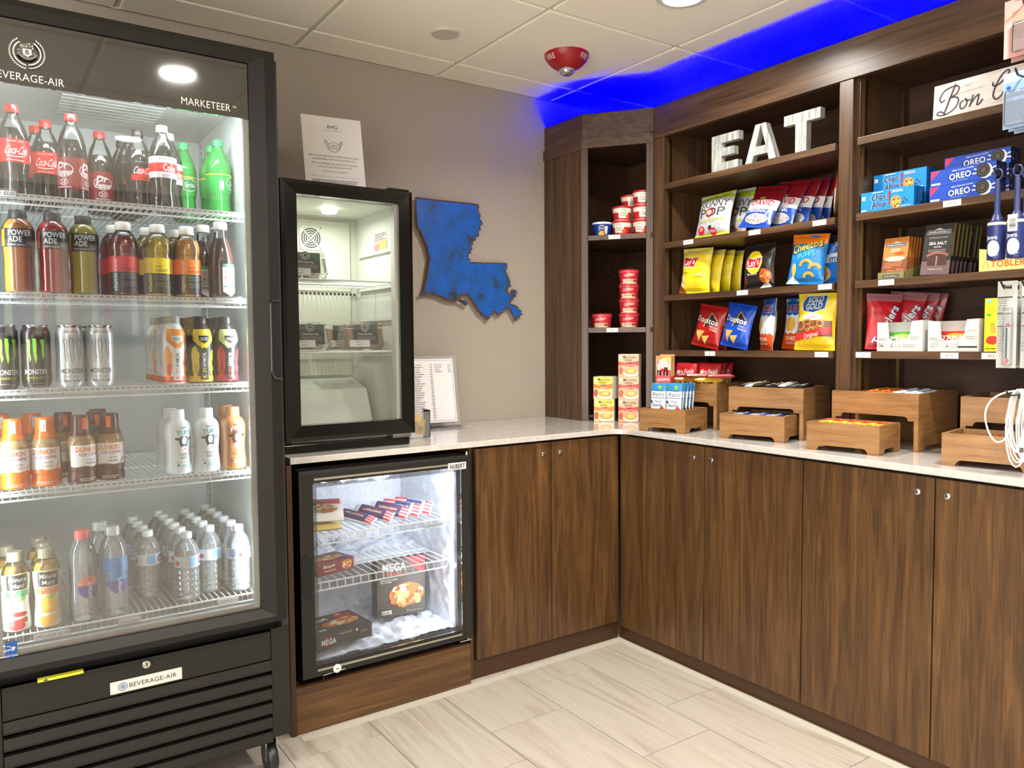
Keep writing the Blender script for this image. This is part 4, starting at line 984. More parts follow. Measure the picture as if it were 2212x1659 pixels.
# smart waters
SMW = [(0.028, 0), (0.033, 0.003), (0.034, 0.012), (0.034, 0.15), (0.0325, 0.17), (0.027, 0.192), (0.019, 0.207), (0.0165, 0.212), (0.0165, 0.218)]
def smart(blue, locs, rots, labels):
    g = G(); up = P((60, 130, 196), 0.4) if blue else P((222, 130, 96), 0.4); pu = P((76, 58, 150), 0.4)
    if blue: g.rect(-0.04, 0.04, 0.115, 0.155, P((70, 130, 190), 0.4))
    n = 20
    g.poly([(0.0, 0.095)] and [(0.027 * math.cos(PI * i / n), 0.09 + 0.03 * math.sin(PI * i / n)) for i in range(n + 1)], up)
    g.poly([(0.027 * math.cos(PI + PI * i / n), 0.094 + 0.034 * math.sin(PI + PI * i / n)) for i in range(n + 1)], pu)
    g.text('smart', 0.006, 0.06, 0.0125, WHITE, bold=2, width=0.043, align='l', rot=R(90)); g.text('water', 0.006, 0.104, 0.0125, P((70, 60, 110), 0.4), bold=0, width=0.04, align='l', rot=R(90)); g.rect(-0.05, -0.045, 0.06, 0.14, P((90, 84, 130), 0.4)); g.lines(-0.018, 0.02, 0.022, 0.004, 1, P((150, 150, 170), 0.5))
    b1 = bottle('tall_water_bottle', '', 'bottle', 'tall waters on the bottom cooler shelf', SMW, (0.0178, 0.212, 0.235, P((226, 110, 100), 0.35) if not blue else film('cap_white', (230, 236, 240), 0.7, 0.1)), PETW, None, 0, g, 0.034)
    b1.name = 'tall_water_bottle'
    place(b1, locs, CSZ[4], rots, labels)
smart(False, [(-2.668, -0.80)], [0.3], ['tall clear water bottle with coral cap and purple disc label'])
smart(True, [(-2.597, -0.80), (-2.618, -0.722)], [0.25, 0.6], ['tall clear water bottle with white cap and blue and purple label, in front', 'tall clear water bottle with white cap in the second row'])
# small waters
WAT = [(0.027, 0), (0.031, 0.003)]
for k in range(5): WAT += [(0.0325, 0.01 + k * 0.016), (0.0305, 0.018 + k * 0.016)]
WAT += [(0.033, 0.092), (0.0332, 0.096), (0.0332, 0.124), (0.033, 0.128), (0.031, 0.142), (0.024, 0.158), (0.016, 0.168), (0.0135, 0.173), (0.0135, 0.18)]
g = wrap(G(), 0.0332, 0.096, 0.126, P((206, 222, 236), 0.4)); g.rect(-0.02, 0.004, 0.096, 0.126, P((126, 178, 220), 0.4)); g.ell(-0.028, 0.111, 0.009, 0.011, P((216, 212, 200), 0.4)); g.ell(0.022, 0.111, 0.012, 0.013, P((92, 70, 140), 0.4)); g.text('Pure', 0.022, 0.107, 0.007, WHITE, bold=1, shear=0.2); g.lines(0.04, 0.075, 0.12, 0.005, 4, P((90, 120, 190), 0.5)); g.ell(-0.05, 0.108, 0.007, 0.007, P((205, 50, 60), 0.4)); g.lines(-0.09, -0.062, 0.12, 0.005, 4, P((90, 120, 190), 0.5))
wrap(g, 0.0332, 0.0955, 0.098, WHITE); wrap(g, 0.0332, 0.1245, 0.127, WHITE)
b1 = bottle('small_water_bottle', '', 'bottle', 'small water bottles on the bottom cooler shelf', WAT, (0.0148, 0.173, 0.19, P((222, 228, 230), 0.4)), PETW, None, 0, g, 0.0332)
locs = []; rots = []; labs = []
ordn = ('foremost', 'second', 'third', 'fourth', 'fifth', 'sixth')
for cn, x, y0, n in (('leftmost', -2.495, -0.70, 4), ('second from left', -2.41, -0.79, 6), ('third from left', -2.338, -0.745, 5), ('rightmost', -2.266, -0.785, 6)):
    for k in range(n):
        locs.append((x - 0.002 * k, y0 + 0.0712 * k)); rots.append(random.Random(len(locs)).uniform(-1.2, 1.2) if k else {-2.495: 0.3, -2.41: 0.5, -2.338: 0.6, -2.266: 1.5}[x]); labs.append('small clear water bottle, %s in the %s column of the bottom cooler shelf' % (ordn[k], cn))
place(b1, locs, CSZ[4], rots, labs)

# ================================================================ countertop glass-door fridge
FB = Vector((-1.81, -0.32, CT))
fr = thing('countertop_fridge', 'small black glass-door fridge with red sides standing on the worktop', 'refrigerator', FB)
def pp(parent, base):
    def f(name, mb, m, smooth=False, up=None):
        return mb.build(name, m, up or parent, loc=(None if up else tuple(-base)), smooth=smooth)
    return f
fp = pp(fr, FB)
GB = P((9, 9, 9), 0.14, 0.0, 0.35)
mb = MB(); mb.box(-2.042, -2.012, -0.522, -0.07, 0.945, 1.815); fp('side_panel', mb, P((110, 12, 18), 0.3))
mb = MB(); mb.box(-1.602, -1.578, -0.522, -0.07, 0.945, 1.815); fp('side_panel', mb, P((110, 12, 18), 0.3))
mb = MB(); mb.box(-2.012, -1.602, -0.522, -0.07, 1.79, 1.815); fp('top_panel', mb, GB)
mb = MB(); mb.box(-2.05, -1.585, -0.55, -0.08, 0.9158, 0.944, b=0.002); fp('plinth', mb, GB)
LIN = P((204, 208, 196), 0.5)
mb = MB(); mb.box(-2.012, -2.004, -0.52, -0.15, 0.965, 1.79); mb.box(-1.61, -1.602, -0.52, -0.15, 0.965, 1.79); mb.box(-2.012, -1.602, -0.15, -0.14, 0.965, 1.79); mb.box(-2.012, -1.602, -0.52, -0.15, 0.945, 0.968); mb.box(-2.004, -1.61, -0.52, -0.15, 1.775, 1.79)
fp('interior_liner', mb, LIN)
mb = MB().prism([(-0.36, 0.969), (-0.30, 1.11), (-0.151, 1.15), (-0.151, 0.969)], -2.003, -1.64, 'x'); fp('compressor_cover', mb, LIN)
mb = MB().box(-2.0, -1.64, -0.162, -0.1505, 1.16, 1.76); fp('air_panel', mb, P((210, 212, 198), 0.5))
fan = fp('fan_guard', MB().box(-1.845, -1.755, -0.166, -0.1625, 1.645, 1.735, b=0.001), P((200, 204, 192), 0.5))
g = G(); DK = P((70, 72, 70), 0.6)
for r_ in (0.008, 0.018, 0.027, 0.036): g.arc(0, 0, r_, 0, 2 * PI, 0.0055, DK, 24)
for a in (45, 135): g.line([(-0.04 * math.cos(R(a)), -0.04 * math.sin(R(a))), (0.04 * math.cos(R(a)), 0.04 * math.sin(R(a)))], 0.004, P((206, 208, 198), 0.5))
for sx in (-1, 1):
    for sz in (-1, 1): g.ell(sx * 0.04, sz * 0.04, 0.003, 0.003, P((120, 120, 116), 0.4, 0.5), 8)
g.put('fan_slots', fan, faceY(-1.80, -0.166, 1.69))
for k in range(15):
    o = MB().lathe([(0.0005, 0), (0.0052, 0), (0.0052, 0.0008), (0.0005, 0.0008)], 12).xform(Matrix.Translation((-1.855 + k * 0.0165, -0.1624, 1.478)) @ Matrix.Rotation(R(90), 4, 'X')); fp('vent_hole', o, P((30, 32, 30), 0.7))
lm = MB().lathe([(0.0005, -0.022), (0.026, -0.018), (0.03, -0.006), (0.03, 0.0), (0.0005, 0.0)], 20, c=(-1.80, -0.36, 1.775)); fp('interior_lamp', lm, emis('fridge_lamp', (1.0, 0.97, 0.85), 4.0), True)
area('fridge_lamp', (-1.80, -0.36, 1.748), 0.06, 1.25, (0.95, 1.0, 0.9), shape='DISK')
# door
def glass_door(P_, x0, x1, z0, z1, wx0, wx1, wz0, wz1, yf, yb, m, name='door_frame', lip=0.003):
    fo = [(x0, z0), (x1, z0), (x1, z1), (x0, z1)]; fi = [(wx0, wz0), (wx1, wz0), (wx1, wz1), (wx0, wz1)]
    for k in range(4):
        j = (k + 1) % 4; a, b, c, d = fo[k], fo[j], fi[j], fi[k]
        vs = [(a[0], yf + lip, a[1]), (b[0], yf + lip, b[1]), (c[0], yf + lip * 1.5, c[1]), (d[0], yf + lip * 1.5, d[1]), (a[0], yb, a[1]), (b[0], yb, b[1]), (c[0], yb, c[1]), (d[0], yb, d[1])]
        t = 0.25; e = (a[0] + (d[0] - a[0]) * t, a[1] + (d[1] - a[1]) * t); f = (b[0] + (c[0] - b[0]) * t, b[1] + (c[1] - b[1]) * t)
        vs += [(e[0], yf, e[1]), (f[0], yf, f[1])]
        P_(name, MB().add(vs, [(0, 1, 9, 8), (8, 9, 2, 3), (4, 7, 6, 5), (0, 4, 5, 1), (3, 2, 6, 7), (0, 8, 3, 7, 4), (1, 5, 6, 2, 9)]), m)
glass_door(fp, -2.048, -1.572, 0.958, 1.822, -1.994, -1.622, 1.009, 1.776, -0.572, -0.5235, GB)
fp('door_glass', MB().box(-1.9935, -1.6225, -0.562, -0.557, 1.0095, 1.7755), film('fridge_glass', (220, 228, 216), 0.02, 0.02, 1.5))
fp('gasket', MB().box(-1.637, -1.624, -0.556, -0.524, 1.011, 1.775), P((196, 198, 190), 0.5))
fp('hinge', MB().box(-1.66, -1.578, -0.56, -0.49, 1.8225, 1.832, b=0.003).box(-1.66, -1.578, -0.521, -0.49, 1.8155, 1.8225), GB)
fp('hinge', MB().box(-1.66, -1.59, -0.568, -0.52, 0.9445, 0.9575, b=0.002), STEEL)
for x, y in ((-1.615, -0.53), (-2.02, -0.53), (-1.615, -0.1), (-2.02, -0.1)):
    fp('foot', MB().lathe([(0.0005, 0), (0.015, 0), (0.016, 0.003), (0.016, 0.0025), (0.0005, 0.0025)], 14, c=(x, y, CT)), BLACK)
o = fp('barcode_sticker', MB().box(-2.0432, -2.0422, -0.52, -0.495, 0.95, 0.985), P((150, 130, 128), 0.6))
for z in (1.508, 1.258):
    wire_shelf(fr, tuple(-FB), -2.0, -1.614, -0.50, -0.175, z - 0.0048, 26, rail=False, lip=False)
    for x in (-1.6105,): fp('shelf_rest', MB().box(x - 0.01, x, -0.5, -0.2, z - 0.022, z - 0.009), LIN)
for z in (1.63, 1.38): fp('shelf_rest', MB().box(-1.6205, -1.6105, -0.5, -0.2, z - 0.012, z), LIN)
st = fp('warning_label', MB().box(-1.6112, -1.6103, -0.44, -0.33, 1.66, 1.70), P((206, 212, 200), 0.6))
g = G(); g.rect(-0.055, 0.055, -0.06, -0.012, P((224, 150, 140), 0.5)); g.rect(-0.005, 0.055, -0.045, -0.018, P((214, 206, 90), 0.5)); g.lines(-0.05, 0.05, 0.012, 0.007, 4, P((90, 60, 60), 0.5), 0.003); g.lines(-0.05, 0.0, -0.03, 0.006, 5, P((190, 70, 70), 0.5), 0.0025)
g.put('lettering', st, lambda u, v, o: (-1.6112 - o, -0.385 + -u, 1.68 + v))
# wrapped sandwiches
SHELLF = film('clamshell', (232, 236, 232), 0.10, 0.08, 1.5)
def clamshell(x, y, z, rz, fill, title, label, w_=0.15, d_=0.085, h_=0.1):
    t = thing('sandwich_box', label, 'food box', (x, y, z), rz, 'clear boxes of wraps in the countertop fridge')
    n = 0.008
    def ring(s, zz): return [(-w_ / 2 * s, -d_ / 2 * s, zz), (w_ / 2 * s, -d_ / 2 * s, zz), (w_ / 2 * s, d_ / 2 * s, zz), (-w_ / 2 * s, d_ / 2 * s, zz)]
    vs = ring(0.92, 0.0) + ring(1.0, 0.02) + ring(1.05, 0.021) + ring(1.05, 0.025) + ring(0.99, 0.026) + ring(0.9, h_ - 0.006) + ring(0.85, h_)
    fs = [(3, 2, 1, 0)]
    for k in range(6):
        for i in range(4): j = (i + 1) % 4; fs.append((4 * k + i, 4 * k + j, 4 * k + 4 + j, 4 * k + 4 + i))
    fs.append((24, 25, 26, 27))
    MB().add(vs, fs).build('clear_shell', SHELLF, t)
    for sx in (-1, 1):
        mb = MB().lathe([(0.0005, 0), (0.026, 0), (0.0295, 0.003), (0.0295, 0.074), (0.026, 0.077), (0.0005, 0.077)], 16).xform(Matrix.Translation((sx * 0.0325, 0.002, 0.0035)) @ Matrix.Scale(0.9, 4, (0, 1, 0)))
        mb.build('wrap', fill, t, smooth=True)
    # label leaning on the front
    g = G(); g.rect(-0.038, 0.03, -0.005, 0.045, P((34, 34, 36), 0.5)); g.poly([(-0.038, 0.03), (-0.038, 0.045), (0.03, 0.045), (0.03, 0.026), (-0.004, 0.036)], P((42, 84, 72), 0.5)); g.ell(-0.006, 0.038, 0.0105, 0.0105, P((226, 226, 222), 0.5)); g.ell(-0.006, 0.038, 0.0095, 0.0095, P((36, 50, 50), 0.5)); g.arc(-0.006, 0.038, 0.0055, 0, 2 * PI, 0.0012, P((226, 226, 222), 0.5))
    g.text(title, -0.006, 0.019, 0.0048, WHITE, bold=1, width=0.04); g.lines(-0.026, 0.024, 0.013, 0.0035, 3, GREYINK, 0.0014); g.rect(-0.05, 0.006, -0.012, 0.0055, PAPER); g.text('Best by', -0.022, -0.0005, 0.0048, INK, shear=0.25); g.text('8.8.21', -0.022, -0.0085, 0.005, INK, shear=0.2)
    g.put('label', t, lambda u, v, o: (u * 1.5 + 0.004, -d_ / 2 * 1.0 + 0.002 - o + v * 0.09, 0.029 + v * 1.4), base=0.004)
TORT = ramp_mat('flour_tortilla', [(0.35, (214, 208, 186)), (0.7, (228, 222, 204))], (40, 40, 40), rough=0.7)
TOM = ramp_mat('tomato_tortilla', [(0.35, (196, 130, 84)), (0.7, (216, 152, 104))], (40, 40, 40), rough=0.7)
clamshell(-1.918, -0.42, 1.2585, 0.1, TORT, 'Chicken Caesar Wrap', 'clear box with a pale wrap at the left of the lower fridge shelf')
clamshell(-1.705, -0.40, 1.2585, 0.12, TOM, 'Turkey Club Wrap', 'clear box with an orange tomato wrap at the right of the lower fridge shelf')
clamshell(-1.735, -0.285, 1.2585, 0.1, TOM, 'Turkey Club Wrap', 'clear box with an orange tomato wrap behind the front one')
clamshell(-1.92, -0.40, 1.5085, 0.05, TORT, 'Chicken Caesar Wrap', 'clear box with a pale wrap on the upper fridge shelf', w_=0.15, h_=0.1)
# face-covering notice standing on top
t = thing('notice_card', 'white face-covering notice card standing on top of the small fridge', 'sign', (-1.785, -0.40, 1.8205), rot=(R(-8), R(-1.0), R(-4)))
MB().box(-0.111, 0.111, 0.0, 0.0022, 0.0, 0.285).build('card', P((222, 219, 216), 0.6), t)
g = G(); g.text('IHG', 0.002, 0.242, 0.0135, INK, width=0.04); g.text('HOTELS & RESORTS', 0.002, 0.232, 0.0042, GREYINK, width=0.066)
mk = [(-0.018, 0.184), (0.002, 0.193), (0.022, 0.184), (0.022, 0.166), (0.014, 0.158), (0.002, 0.155), (-0.010, 0.158), (-0.018, 0.166)]
g.line(mk, 0.0014, INK, closed=True)
for k in range(3): g.line([(-0.013, 0.177 - k * 0.0055), (0.002, 0.182 - k * 0.0062), (0.017, 0.177 - k * 0.0055)], 0.0013, INK)
for sg in (-1, 1): g.line([(0.002 + sg * 0.02, 0.184), (0.002 + sg * 0.027, 0.196), (0.002 + sg * 0.033, 0.197), (0.002 + sg * 0.032, 0.191), (0.002 + sg * 0.02, 0.168)], 0.0014, INK)
GT = P((140, 136, 134), 0.6)
for k, (s_, h_, y_) in enumerate((('Face coverings encouraged, but no longer', 0.0072, 0.136), ('required for fully vaccinated guests.', 0.0072, 0.124), ('Face coverings are required for guests', 0.0072, 0.108), ('who are not fully vaccinated.', 0.0072, 0.096), ('Thank you for your cooperation.', 0.0055, 0.080))):
    g.text(s_, 0.001, y_, h_, GT, width=(0.19, 0.16, 0.17, 0.125, 0.095)[k])
g.line([(-0.095, 0.062), (0.095, 0.062), (0.095, 0.01), (-0.095, 0.01)], 0.0006, GT, closed=True); g.text('IHG', -0.078, 0.064, 0.0045, GT); g.lines(-0.088, 0.088, 0.048, 0.007, 3, GT, 0.0028)
g.put('lettering', t)
# price list in an acrylic stand behind the fridge
t = thing('price_list_stand', 'clear acrylic stand with printed price list leaning against the wall', 'sign', (-1.235, -0.105, CT + 0.001), rot=(R(-9), 0, R(-3)))
MB().box(-0.132, 0.132, -0.002, 0.002, 0.0, 0.315, b=0.0006).build('acrylic', CLEAR, t)
MB().box(-0.132, 0.132, -0.05, 0.002, 0.0, 0.002).build('foot', CLEAR, t)
MB().box(-0.112, 0.112, -0.0035, -0.0024, 0.018, 0.30).build('sheet', P((236, 234, 232), 0.6), t)
g = G(); g.line([(-0.105, 0.026), (0.105, 0.026), (0.105, 0.293), (-0.105, 0.293)], 0.0016, P((60, 60, 72), 0.5), closed=True)
for i in range(24):
    z_ = 0.272 - i * 0.0102
    g.lines(-0.095, -0.03 - (i % 4) * 0.006, z_, 0.01, 1, GREYINK, 0.0028, i); g.rect(-0.004, 0.008, z_, z_ + 0.0028, GREYINK)
    if i < 4: g.lines(0.02, 0.06 - (i % 3) * 0.004, z_, 0.01, 1, GREYINK, 0.0028, i + 50); g.rect(0.084, 0.096, z_, z_ + 0.0028, GREYINK)
g.put('lettering', t, faceY(0, -0.0035, 0))
# packet holder
t = thing('packet_holder', 'small clear holder with black edge for mustard packets beside the fridge', 'holder', (-1.472, -0.385, CT + 0.0005))
mb = MB(); mb.box(-0.045, 0.045, -0.03, -0.028, 0.004, 0.10); mb.box(0.043, 0.045, -0.028, 0.03, 0.004, 0.105); mb.box(-0.045, 0.045, -0.03, 0.03, 0.0, 0.0038)
mb.build('clear_walls', CLEAR, t)
MB().tube([(0.0452, -0.031, 0.002), (0.0452, -0.031, 0.105), (0.0452, 0.031, 0.108)], 0.0018, 6).build('edge', BLACK, t)
MUS = P((222, 176, 30), 0.35)
def packet(x, y, z, rot, label, m=MUS, w_=0.04, h_=0.06):
    t = thing('mustard_packet', label, 'condiment packet', (x, y, z), rot=rot, group='mustard packets')
    vs = []; fs = []; n = 5
    for i in range(n + 1):
        for j in range(n + 1):
            u, v = i / n, j / n
            th = 0.003 * (math.sin(PI * u) * math.sin(PI * v)) ** 0.5 + 0.0004
            vs.append(((u - 0.5) * w_, -th, v * h_)); vs.append(((u - 0.5) * w_, th, v * h_))
    for i in range(n):
        for j in range(n):
            a, b, c, d = [2 * ((i + p) * (n + 1) + j + q) for p, q in ((0, 0), (1, 0), (1, 1), (0, 1))]
            fs += [(a, b, c, d), (d + 1, c + 1, b + 1, a + 1)]
    MB().add(vs, fs).build('sachet', m, t, smooth=True)
    g = G(); g.rect(-0.013, 0.013, 0.035, 0.048, P((240, 214, 90), 0.5)); g.lines(-0.012, 0.012, 0.028, 0.005, 4, P((150, 100, 20), 0.5), 0.002); g.put('print', t, lambda u, v, o: (u, -0.0035 - o, v))
packet(-1.463, -0.398, CT + 0.012, (R(-10), R(12), 0), 'yellow mustard packet tilted at the front of the clear holder')
packet(-1.458, -0.386, CT + 0.028, (R(-6), R(-10), 0.1), 'yellow mustard packet higher up, behind the front one')
packet(-1.470, -0.374, CT + 0.02, (R(-4), R(15), -0.1), 'yellow mustard packet at the back of the clear holder')

# ================================================================ under-counter freezer
ZB = Vector((-1.70, -0.36, 0.1555))
fz = thing('glass_door_freezer', 'black under-counter glass-door freezer with frosted white interior', 'freezer', ZB)
zp = pp(fz, ZB)
mb = MB(); mb.box(-2.028, -2.0, -0.598, -0.03, 0.165, 0.872); mb.box(-1.405, -1.392, -0.598, -0.03, 0.165, 0.872); mb.box(-2.0, -1.405, -0.598, -0.03, 0.845, 0.872); mb.box(-2.0, -1.405, -0.598, -0.03, 0.165, 0.185); mb.box(-2.0, -1.405, -0.06, -0.03, 0.185, 0.845)
zp('case', mb, BLACK)
FROST = ramp_mat('frost', [(0.3, (214, 220, 232)), (0.7, (238, 242, 250))], (70, 70, 70), rough=0.6, bump=0.8, detail=6)
ZI = P((206, 214, 228), 0.4)
mb = MB(); mb.box(-1.999, -1.985, -0.596, -0.14, 0.187, 0.843); mb.box(-1.418, -1.406, -0.596, -0.14, 0.187, 0.843); mb.box(-1.985, -1.418, -0.15, -0.14, 0.187, 0.843); mb.box(-1.985, -1.418, -0.596, -0.15, 0.187, 0.2); mb.box(-1.985, -1.418, -0.596, -0.15, 0.83, 0.843)
zp('interior_liner', mb, ZI)
def icesheet(name, o, eu, ev, nn, nu, nv, amp, mask, seed):
    """a lumpy sheet of frost: o origin, eu ev spans, nn normal"""
    o, eu, ev, nn = Vector(o), Vector(eu), Vector(ev), Vector(nn); vs = []; fs = []
    for i in range(nu + 1):
        for j in range(nv + 1):
            u, v = i / nu, j / nv; p = o + eu * u + ev * v
            k = mask(u, v); q = noise.fractal(p * 26 + Vector((seed, 0, 0)), 0.9, 2.1, 4)
            vs.append(p + nn * (amp * max(0.0, k * (0.6 + 0.55 * q)) - 0.001))
    for i in range(nu):
        for j in range(nv): a = i * (nv + 1) + j; fs.append((a, a + nv + 1, a + nv + 2, a + 1))
    zp(name, MB().add(vs, fs), FROST, True)
icesheet('frost', (-1.984, -0.151, 0.2), (0.565, 0, 0), (0, 0, 0.62), (0, -1, 0), 60, 60, 0.035, lambda u, v: 1.0 if v < 0.1 else (0.5 + 0.9 * math.exp(-((v - 0.42) / 0.12) ** 2)) * (1 if v < 0.55 else 0.45), 1)
icesheet('frost', (-1.419, -0.59, 0.2), (0, 0.44, 0), (0, 0, 0.62), (-1, 0, 0), 46, 60, 0.022, lambda u, v: 0.25 + 0.9 * u * (1 if v < 0.62 else 0.5), 2)
icesheet('frost', (-1.984, -0.59, 0.2005), (0.565, 0, 0), (0, 0.44, 0), (0, 0, 1), 60, 46, 0.03, lambda u, v: 0.7 + 0.6 * v, 3)
icesheet('frost', (-1.984, -0.40, 0.4805 - 0.02), (0.565, 0, 0), (0, 0.25, 0), (0, 0, 1), 50, 26, 0.05, lambda u, v: max(0.0, v - 0.15) * 1.6, 4)
icesheet('frost', (-1.984, -0.59, 0.829), (0.565, 0, 0), (0, 0.44, 0), (0, 0, -1), 60, 40, 0.03, lambda u, v: 0.9 if u < 0.6 else 0.2, 5)
area('freezer_lamp', (-1.425, -0.585, 0.52), 0.56, 1.4, (0.86, 0.93, 1.0), rot=(0, R(90), R(-30)), sy=0.012)
area('freezer_lamp', (-1.70, -0.56, 0.825), 0.5, 1.0, (0.86, 0.93, 1.0), rot=(R(20), 0, 0), sy=0.012)
DKF = P((26, 25, 21), 0.4)
glass_door(zp, -2.032, -1.376, 0.178, 0.868, -1.985, -1.418, 0.212, 0.826, -0.642, -0.6, DKF, lip=0.002)
zp('door_glass', MB().box(-1.9845, -1.4185, -0.634, -0.628, 0.2125, 0.8255), film('freezer_glass', (225, 230, 235), 0.015, 0.02, 1.35))
def dots():
    m = bpy.data.materials.new('dotted_print'); m.use_nodes = True; nt = m.node_tree; b = nt.nodes['Principled BSDF']; b.inputs['Base Color'].default_value = (0.01, 0.01, 0.01, 1)
    tc = nt.nodes.new('ShaderNodeTexCoord'); mp = nt.nodes.new('ShaderNodeMapping'); mp.inputs['Rotation'].default_value = (0, R(45), 0); mp.inputs['Location'].default_value = (0, 0.0, 0)
    sp = nt.nodes.new('ShaderNodeSeparateXYZ'); L = nt.links.new; L(tc.outputs['Object'], mp.inputs[0]); L(mp.outputs[0], sp.inputs[0]); prev = None
    for ax in (0, 2):
        ml = nt.nodes.new('ShaderNodeMath'); ml.operation = 'MULTIPLY'; ml.inputs[1].default_value = 900.0; sn = nt.nodes.new('ShaderNodeMath'); sn.operation = 'SINE'
        L(sp.outputs[ax], ml.inputs[0]); L(ml.outputs[0], sn.inputs[0])
        if prev: pr = nt.nodes.new('ShaderNodeMath'); pr.operation = 'MULTIPLY'; L(prev.outputs[0], pr.inputs[0]); L(sn.outputs[0], pr.inputs[1]); prev = pr
        else: prev = sn
    gt_ = nt.nodes.new('ShaderNodeMath'); gt_.operation = 'LESS_THAN'; gt_.inputs[1].default_value = 0.12; L(prev.outputs[0], gt_.inputs[0]); L(gt_.outputs[0], b.inputs['Alpha'])
    return m
mb = MB(); q = 0.016
a0, a1, b0, b1 = -1.984, -1.419, 0.213, 0.825
for x0_, x1_, z0_, z1_ in ((a0, a1, b1 - q, b1), (a0, a1, b0, b0 + q), (a0, a0 + q, b0 + q, b1 - q), (a1 - q, a1, b0 + q, b1 - q)): mb.add([(x0_, -0.6275, z0_), (x1_, -0.6275, z0_), (x1_, -0.6275, z1_), (x0_, -0.6275, z1_)], [(0, 1, 2, 3)])
zp('dotted_border', mb, dots())
for z in (0.838, 0.2): zp('trim_strip', MB().box(-1.982, -1.425, -0.6435, -0.641, z - 0.0035, z + 0.0035, b=0.0008), P((176, 172, 156), 0.35, 0.7))
pl_ = zp('nameplate', MB().box(-1.478, -1.403, -0.646, -0.641, 0.8185, 0.8445, b=0.001), P((214, 214, 210), 0.4))
g = G(); g.text('HUBERT', 0, -0.008, 0.0165, INK, bold=3, width=0.064); g.put('lettering', pl_, faceY(-1.4405, -0.646, 0.8315))
o = MB().lathe([(0.0005, 0), (0.0145, 0), (0.0145, 0.003), (0.012, 0.0045), (0.0005, 0.0045)], 22).xform(Matrix.Translation((-1.915, -0.642, 0.192)) @ Matrix.Rotation(R(90), 4, 'X')); lk = zp('lock', o, P((226, 226, 222), 0.35), True)
MB().box(-1.920, -1.910, -0.6472, -0.646, 0.191, 0.193).build('keyhole', INK, lk)
zp('latch', MB().tube([(-1.962, -0.641, 0.166), (-1.962, -0.641, 0.178), (-1.885, -0.641, 0.183), (-1.885, -0.641, 0.176)], 0.0012, 5), STEEL)
zp('handle_recess', MB().prism([(-2.029 + 0.017 * math.cos(R(a)) * 1.0 + 0.017, 0.52 + (0.045 if math.sin(R(a)) > 0 else -0.045) + 0.03 * math.sin(R(a))) for a in range(0, 360, 20)], -0.6435, -0.6415, 'y'), P((10, 10, 10), 0.5))
zp('hinge', MB().box(-1.43, -1.38, -0.636, -0.60, 0.1665, 0.173, b=0.002).lathe([(0.0005, 0), (0.006, 0), (0.006, 0.006), (0.0005, 0.006)], 12, c=(-1.392, -0.63, 0.1725)), CHROME)
zp('hinge', MB().lathe([(0.0005, 0), (0.009, 0), (0.009, 0.003), (0.005, 0.004), (0.005, 0.011), (0.0005, 0.011)], 14, c=(-1.388, -0.625, 0.8685)), CHROME)
FZ = [0.632, 0.475]
for k, z in enumerate(FZ):
    x0_ = -1.955 if k == 0 else -1.975
    wire_shelf(fz, tuple(-ZB), x0_, -1.44, -0.572, -0.175, z - 0.0048, 19, rail=False, lip=False, rw=0.002)
    zp('shelf_lip', MB().tube([(x0_, -0.572, z - 0.006), (x0_ + 0.012, -0.577, z - 0.03), (-1.452, -0.577, z - 0.03), (-1.44, -0.572, z - 0.006)], 0.0028, 6), WIRE)
    me = MB().tube([(0, -0.573, 0.0), (0, -0.577, -0.025)], 0.002, 5).mesh('lip_wire', WIRE, True)
    for i in range(16): link('lip_wire', me, fz, tuple(Vector((x0_ + 0.035 + i * 0.029, 0, z - 0.006)) - ZB))
    zp('shelf_clip', MB().tube([(-1.436, -0.56, z - 0.004), (-1.430, -0.55, z - 0.03)], 0.003, 5), STEEL)
# things in the freezer
def settle(t, z):
    """lower or raise a tilted thing until its lowest point rests at height z"""
    M = t.rotation_euler.to_matrix(); lo = 1e9
    for ch in t.children:
        for q in ch.data.vertices: lo = min(lo, (M @ q.co).z)
    t.location.z = z - lo + 0.0002
def carton(name, label, cat, group, w_, d_, h_, m, loc, rz=0.0, front=None, right=None, top=None, rot=None, left=None, b=0.0008, rest=None):
    t = thing(name, label, cat, loc, rz, group, rot)
    MB().box(-w_ / 2, w_ / 2, -d_ / 2, d_ / 2, 0, h_, b=b).build('carton', m, t)
    if front: front.put('front_print', t, lambda u, v, o: (u, -d_ / 2 - o, v), base=0.0003)
    if right: right.put('side_print', t, lambda u, v, o: (w_ / 2 + o, u, v), base=0.0003)
    if left: left.put('side_print', t, lambda u, v, o: (-w_ / 2 - o, -u, v), base=0.0003)
    if top: top.put('top_print', t, lambda u, v, o: (u, v, h_ + o), base=0.0003)
    if rest is not None: settle(t, rest)
    return t
BRN = P((62, 54, 46), 0.5); FOOD = [P((214, 164, 92), 0.6), P((232, 196, 130), 0.6), P((190, 110, 50), 0.6), P((240, 222, 180), 0.6), P((166, 84, 40), 0.6)]
def foodpile(g, cx, cy, rx, ry, n, seed, cols=FOOD, s=1.0):
    rd = random.Random(seed); g.blob(cx, cy, rx, ry, cols[2], seed, 18, 0.12)
    for i in range(n):
        a, q = rd.random() * 2 * PI, math.sqrt(rd.random()) * 0.85
        g.blob(cx + rx * q * math.cos(a), cy + ry * q * math.sin(a), s * rx * (0.12 + 0.14 * rd.random()), s * ry * (0.14 + 0.16 * rd.random()), cols[i % len(cols)], seed + i, 9, 0.3)
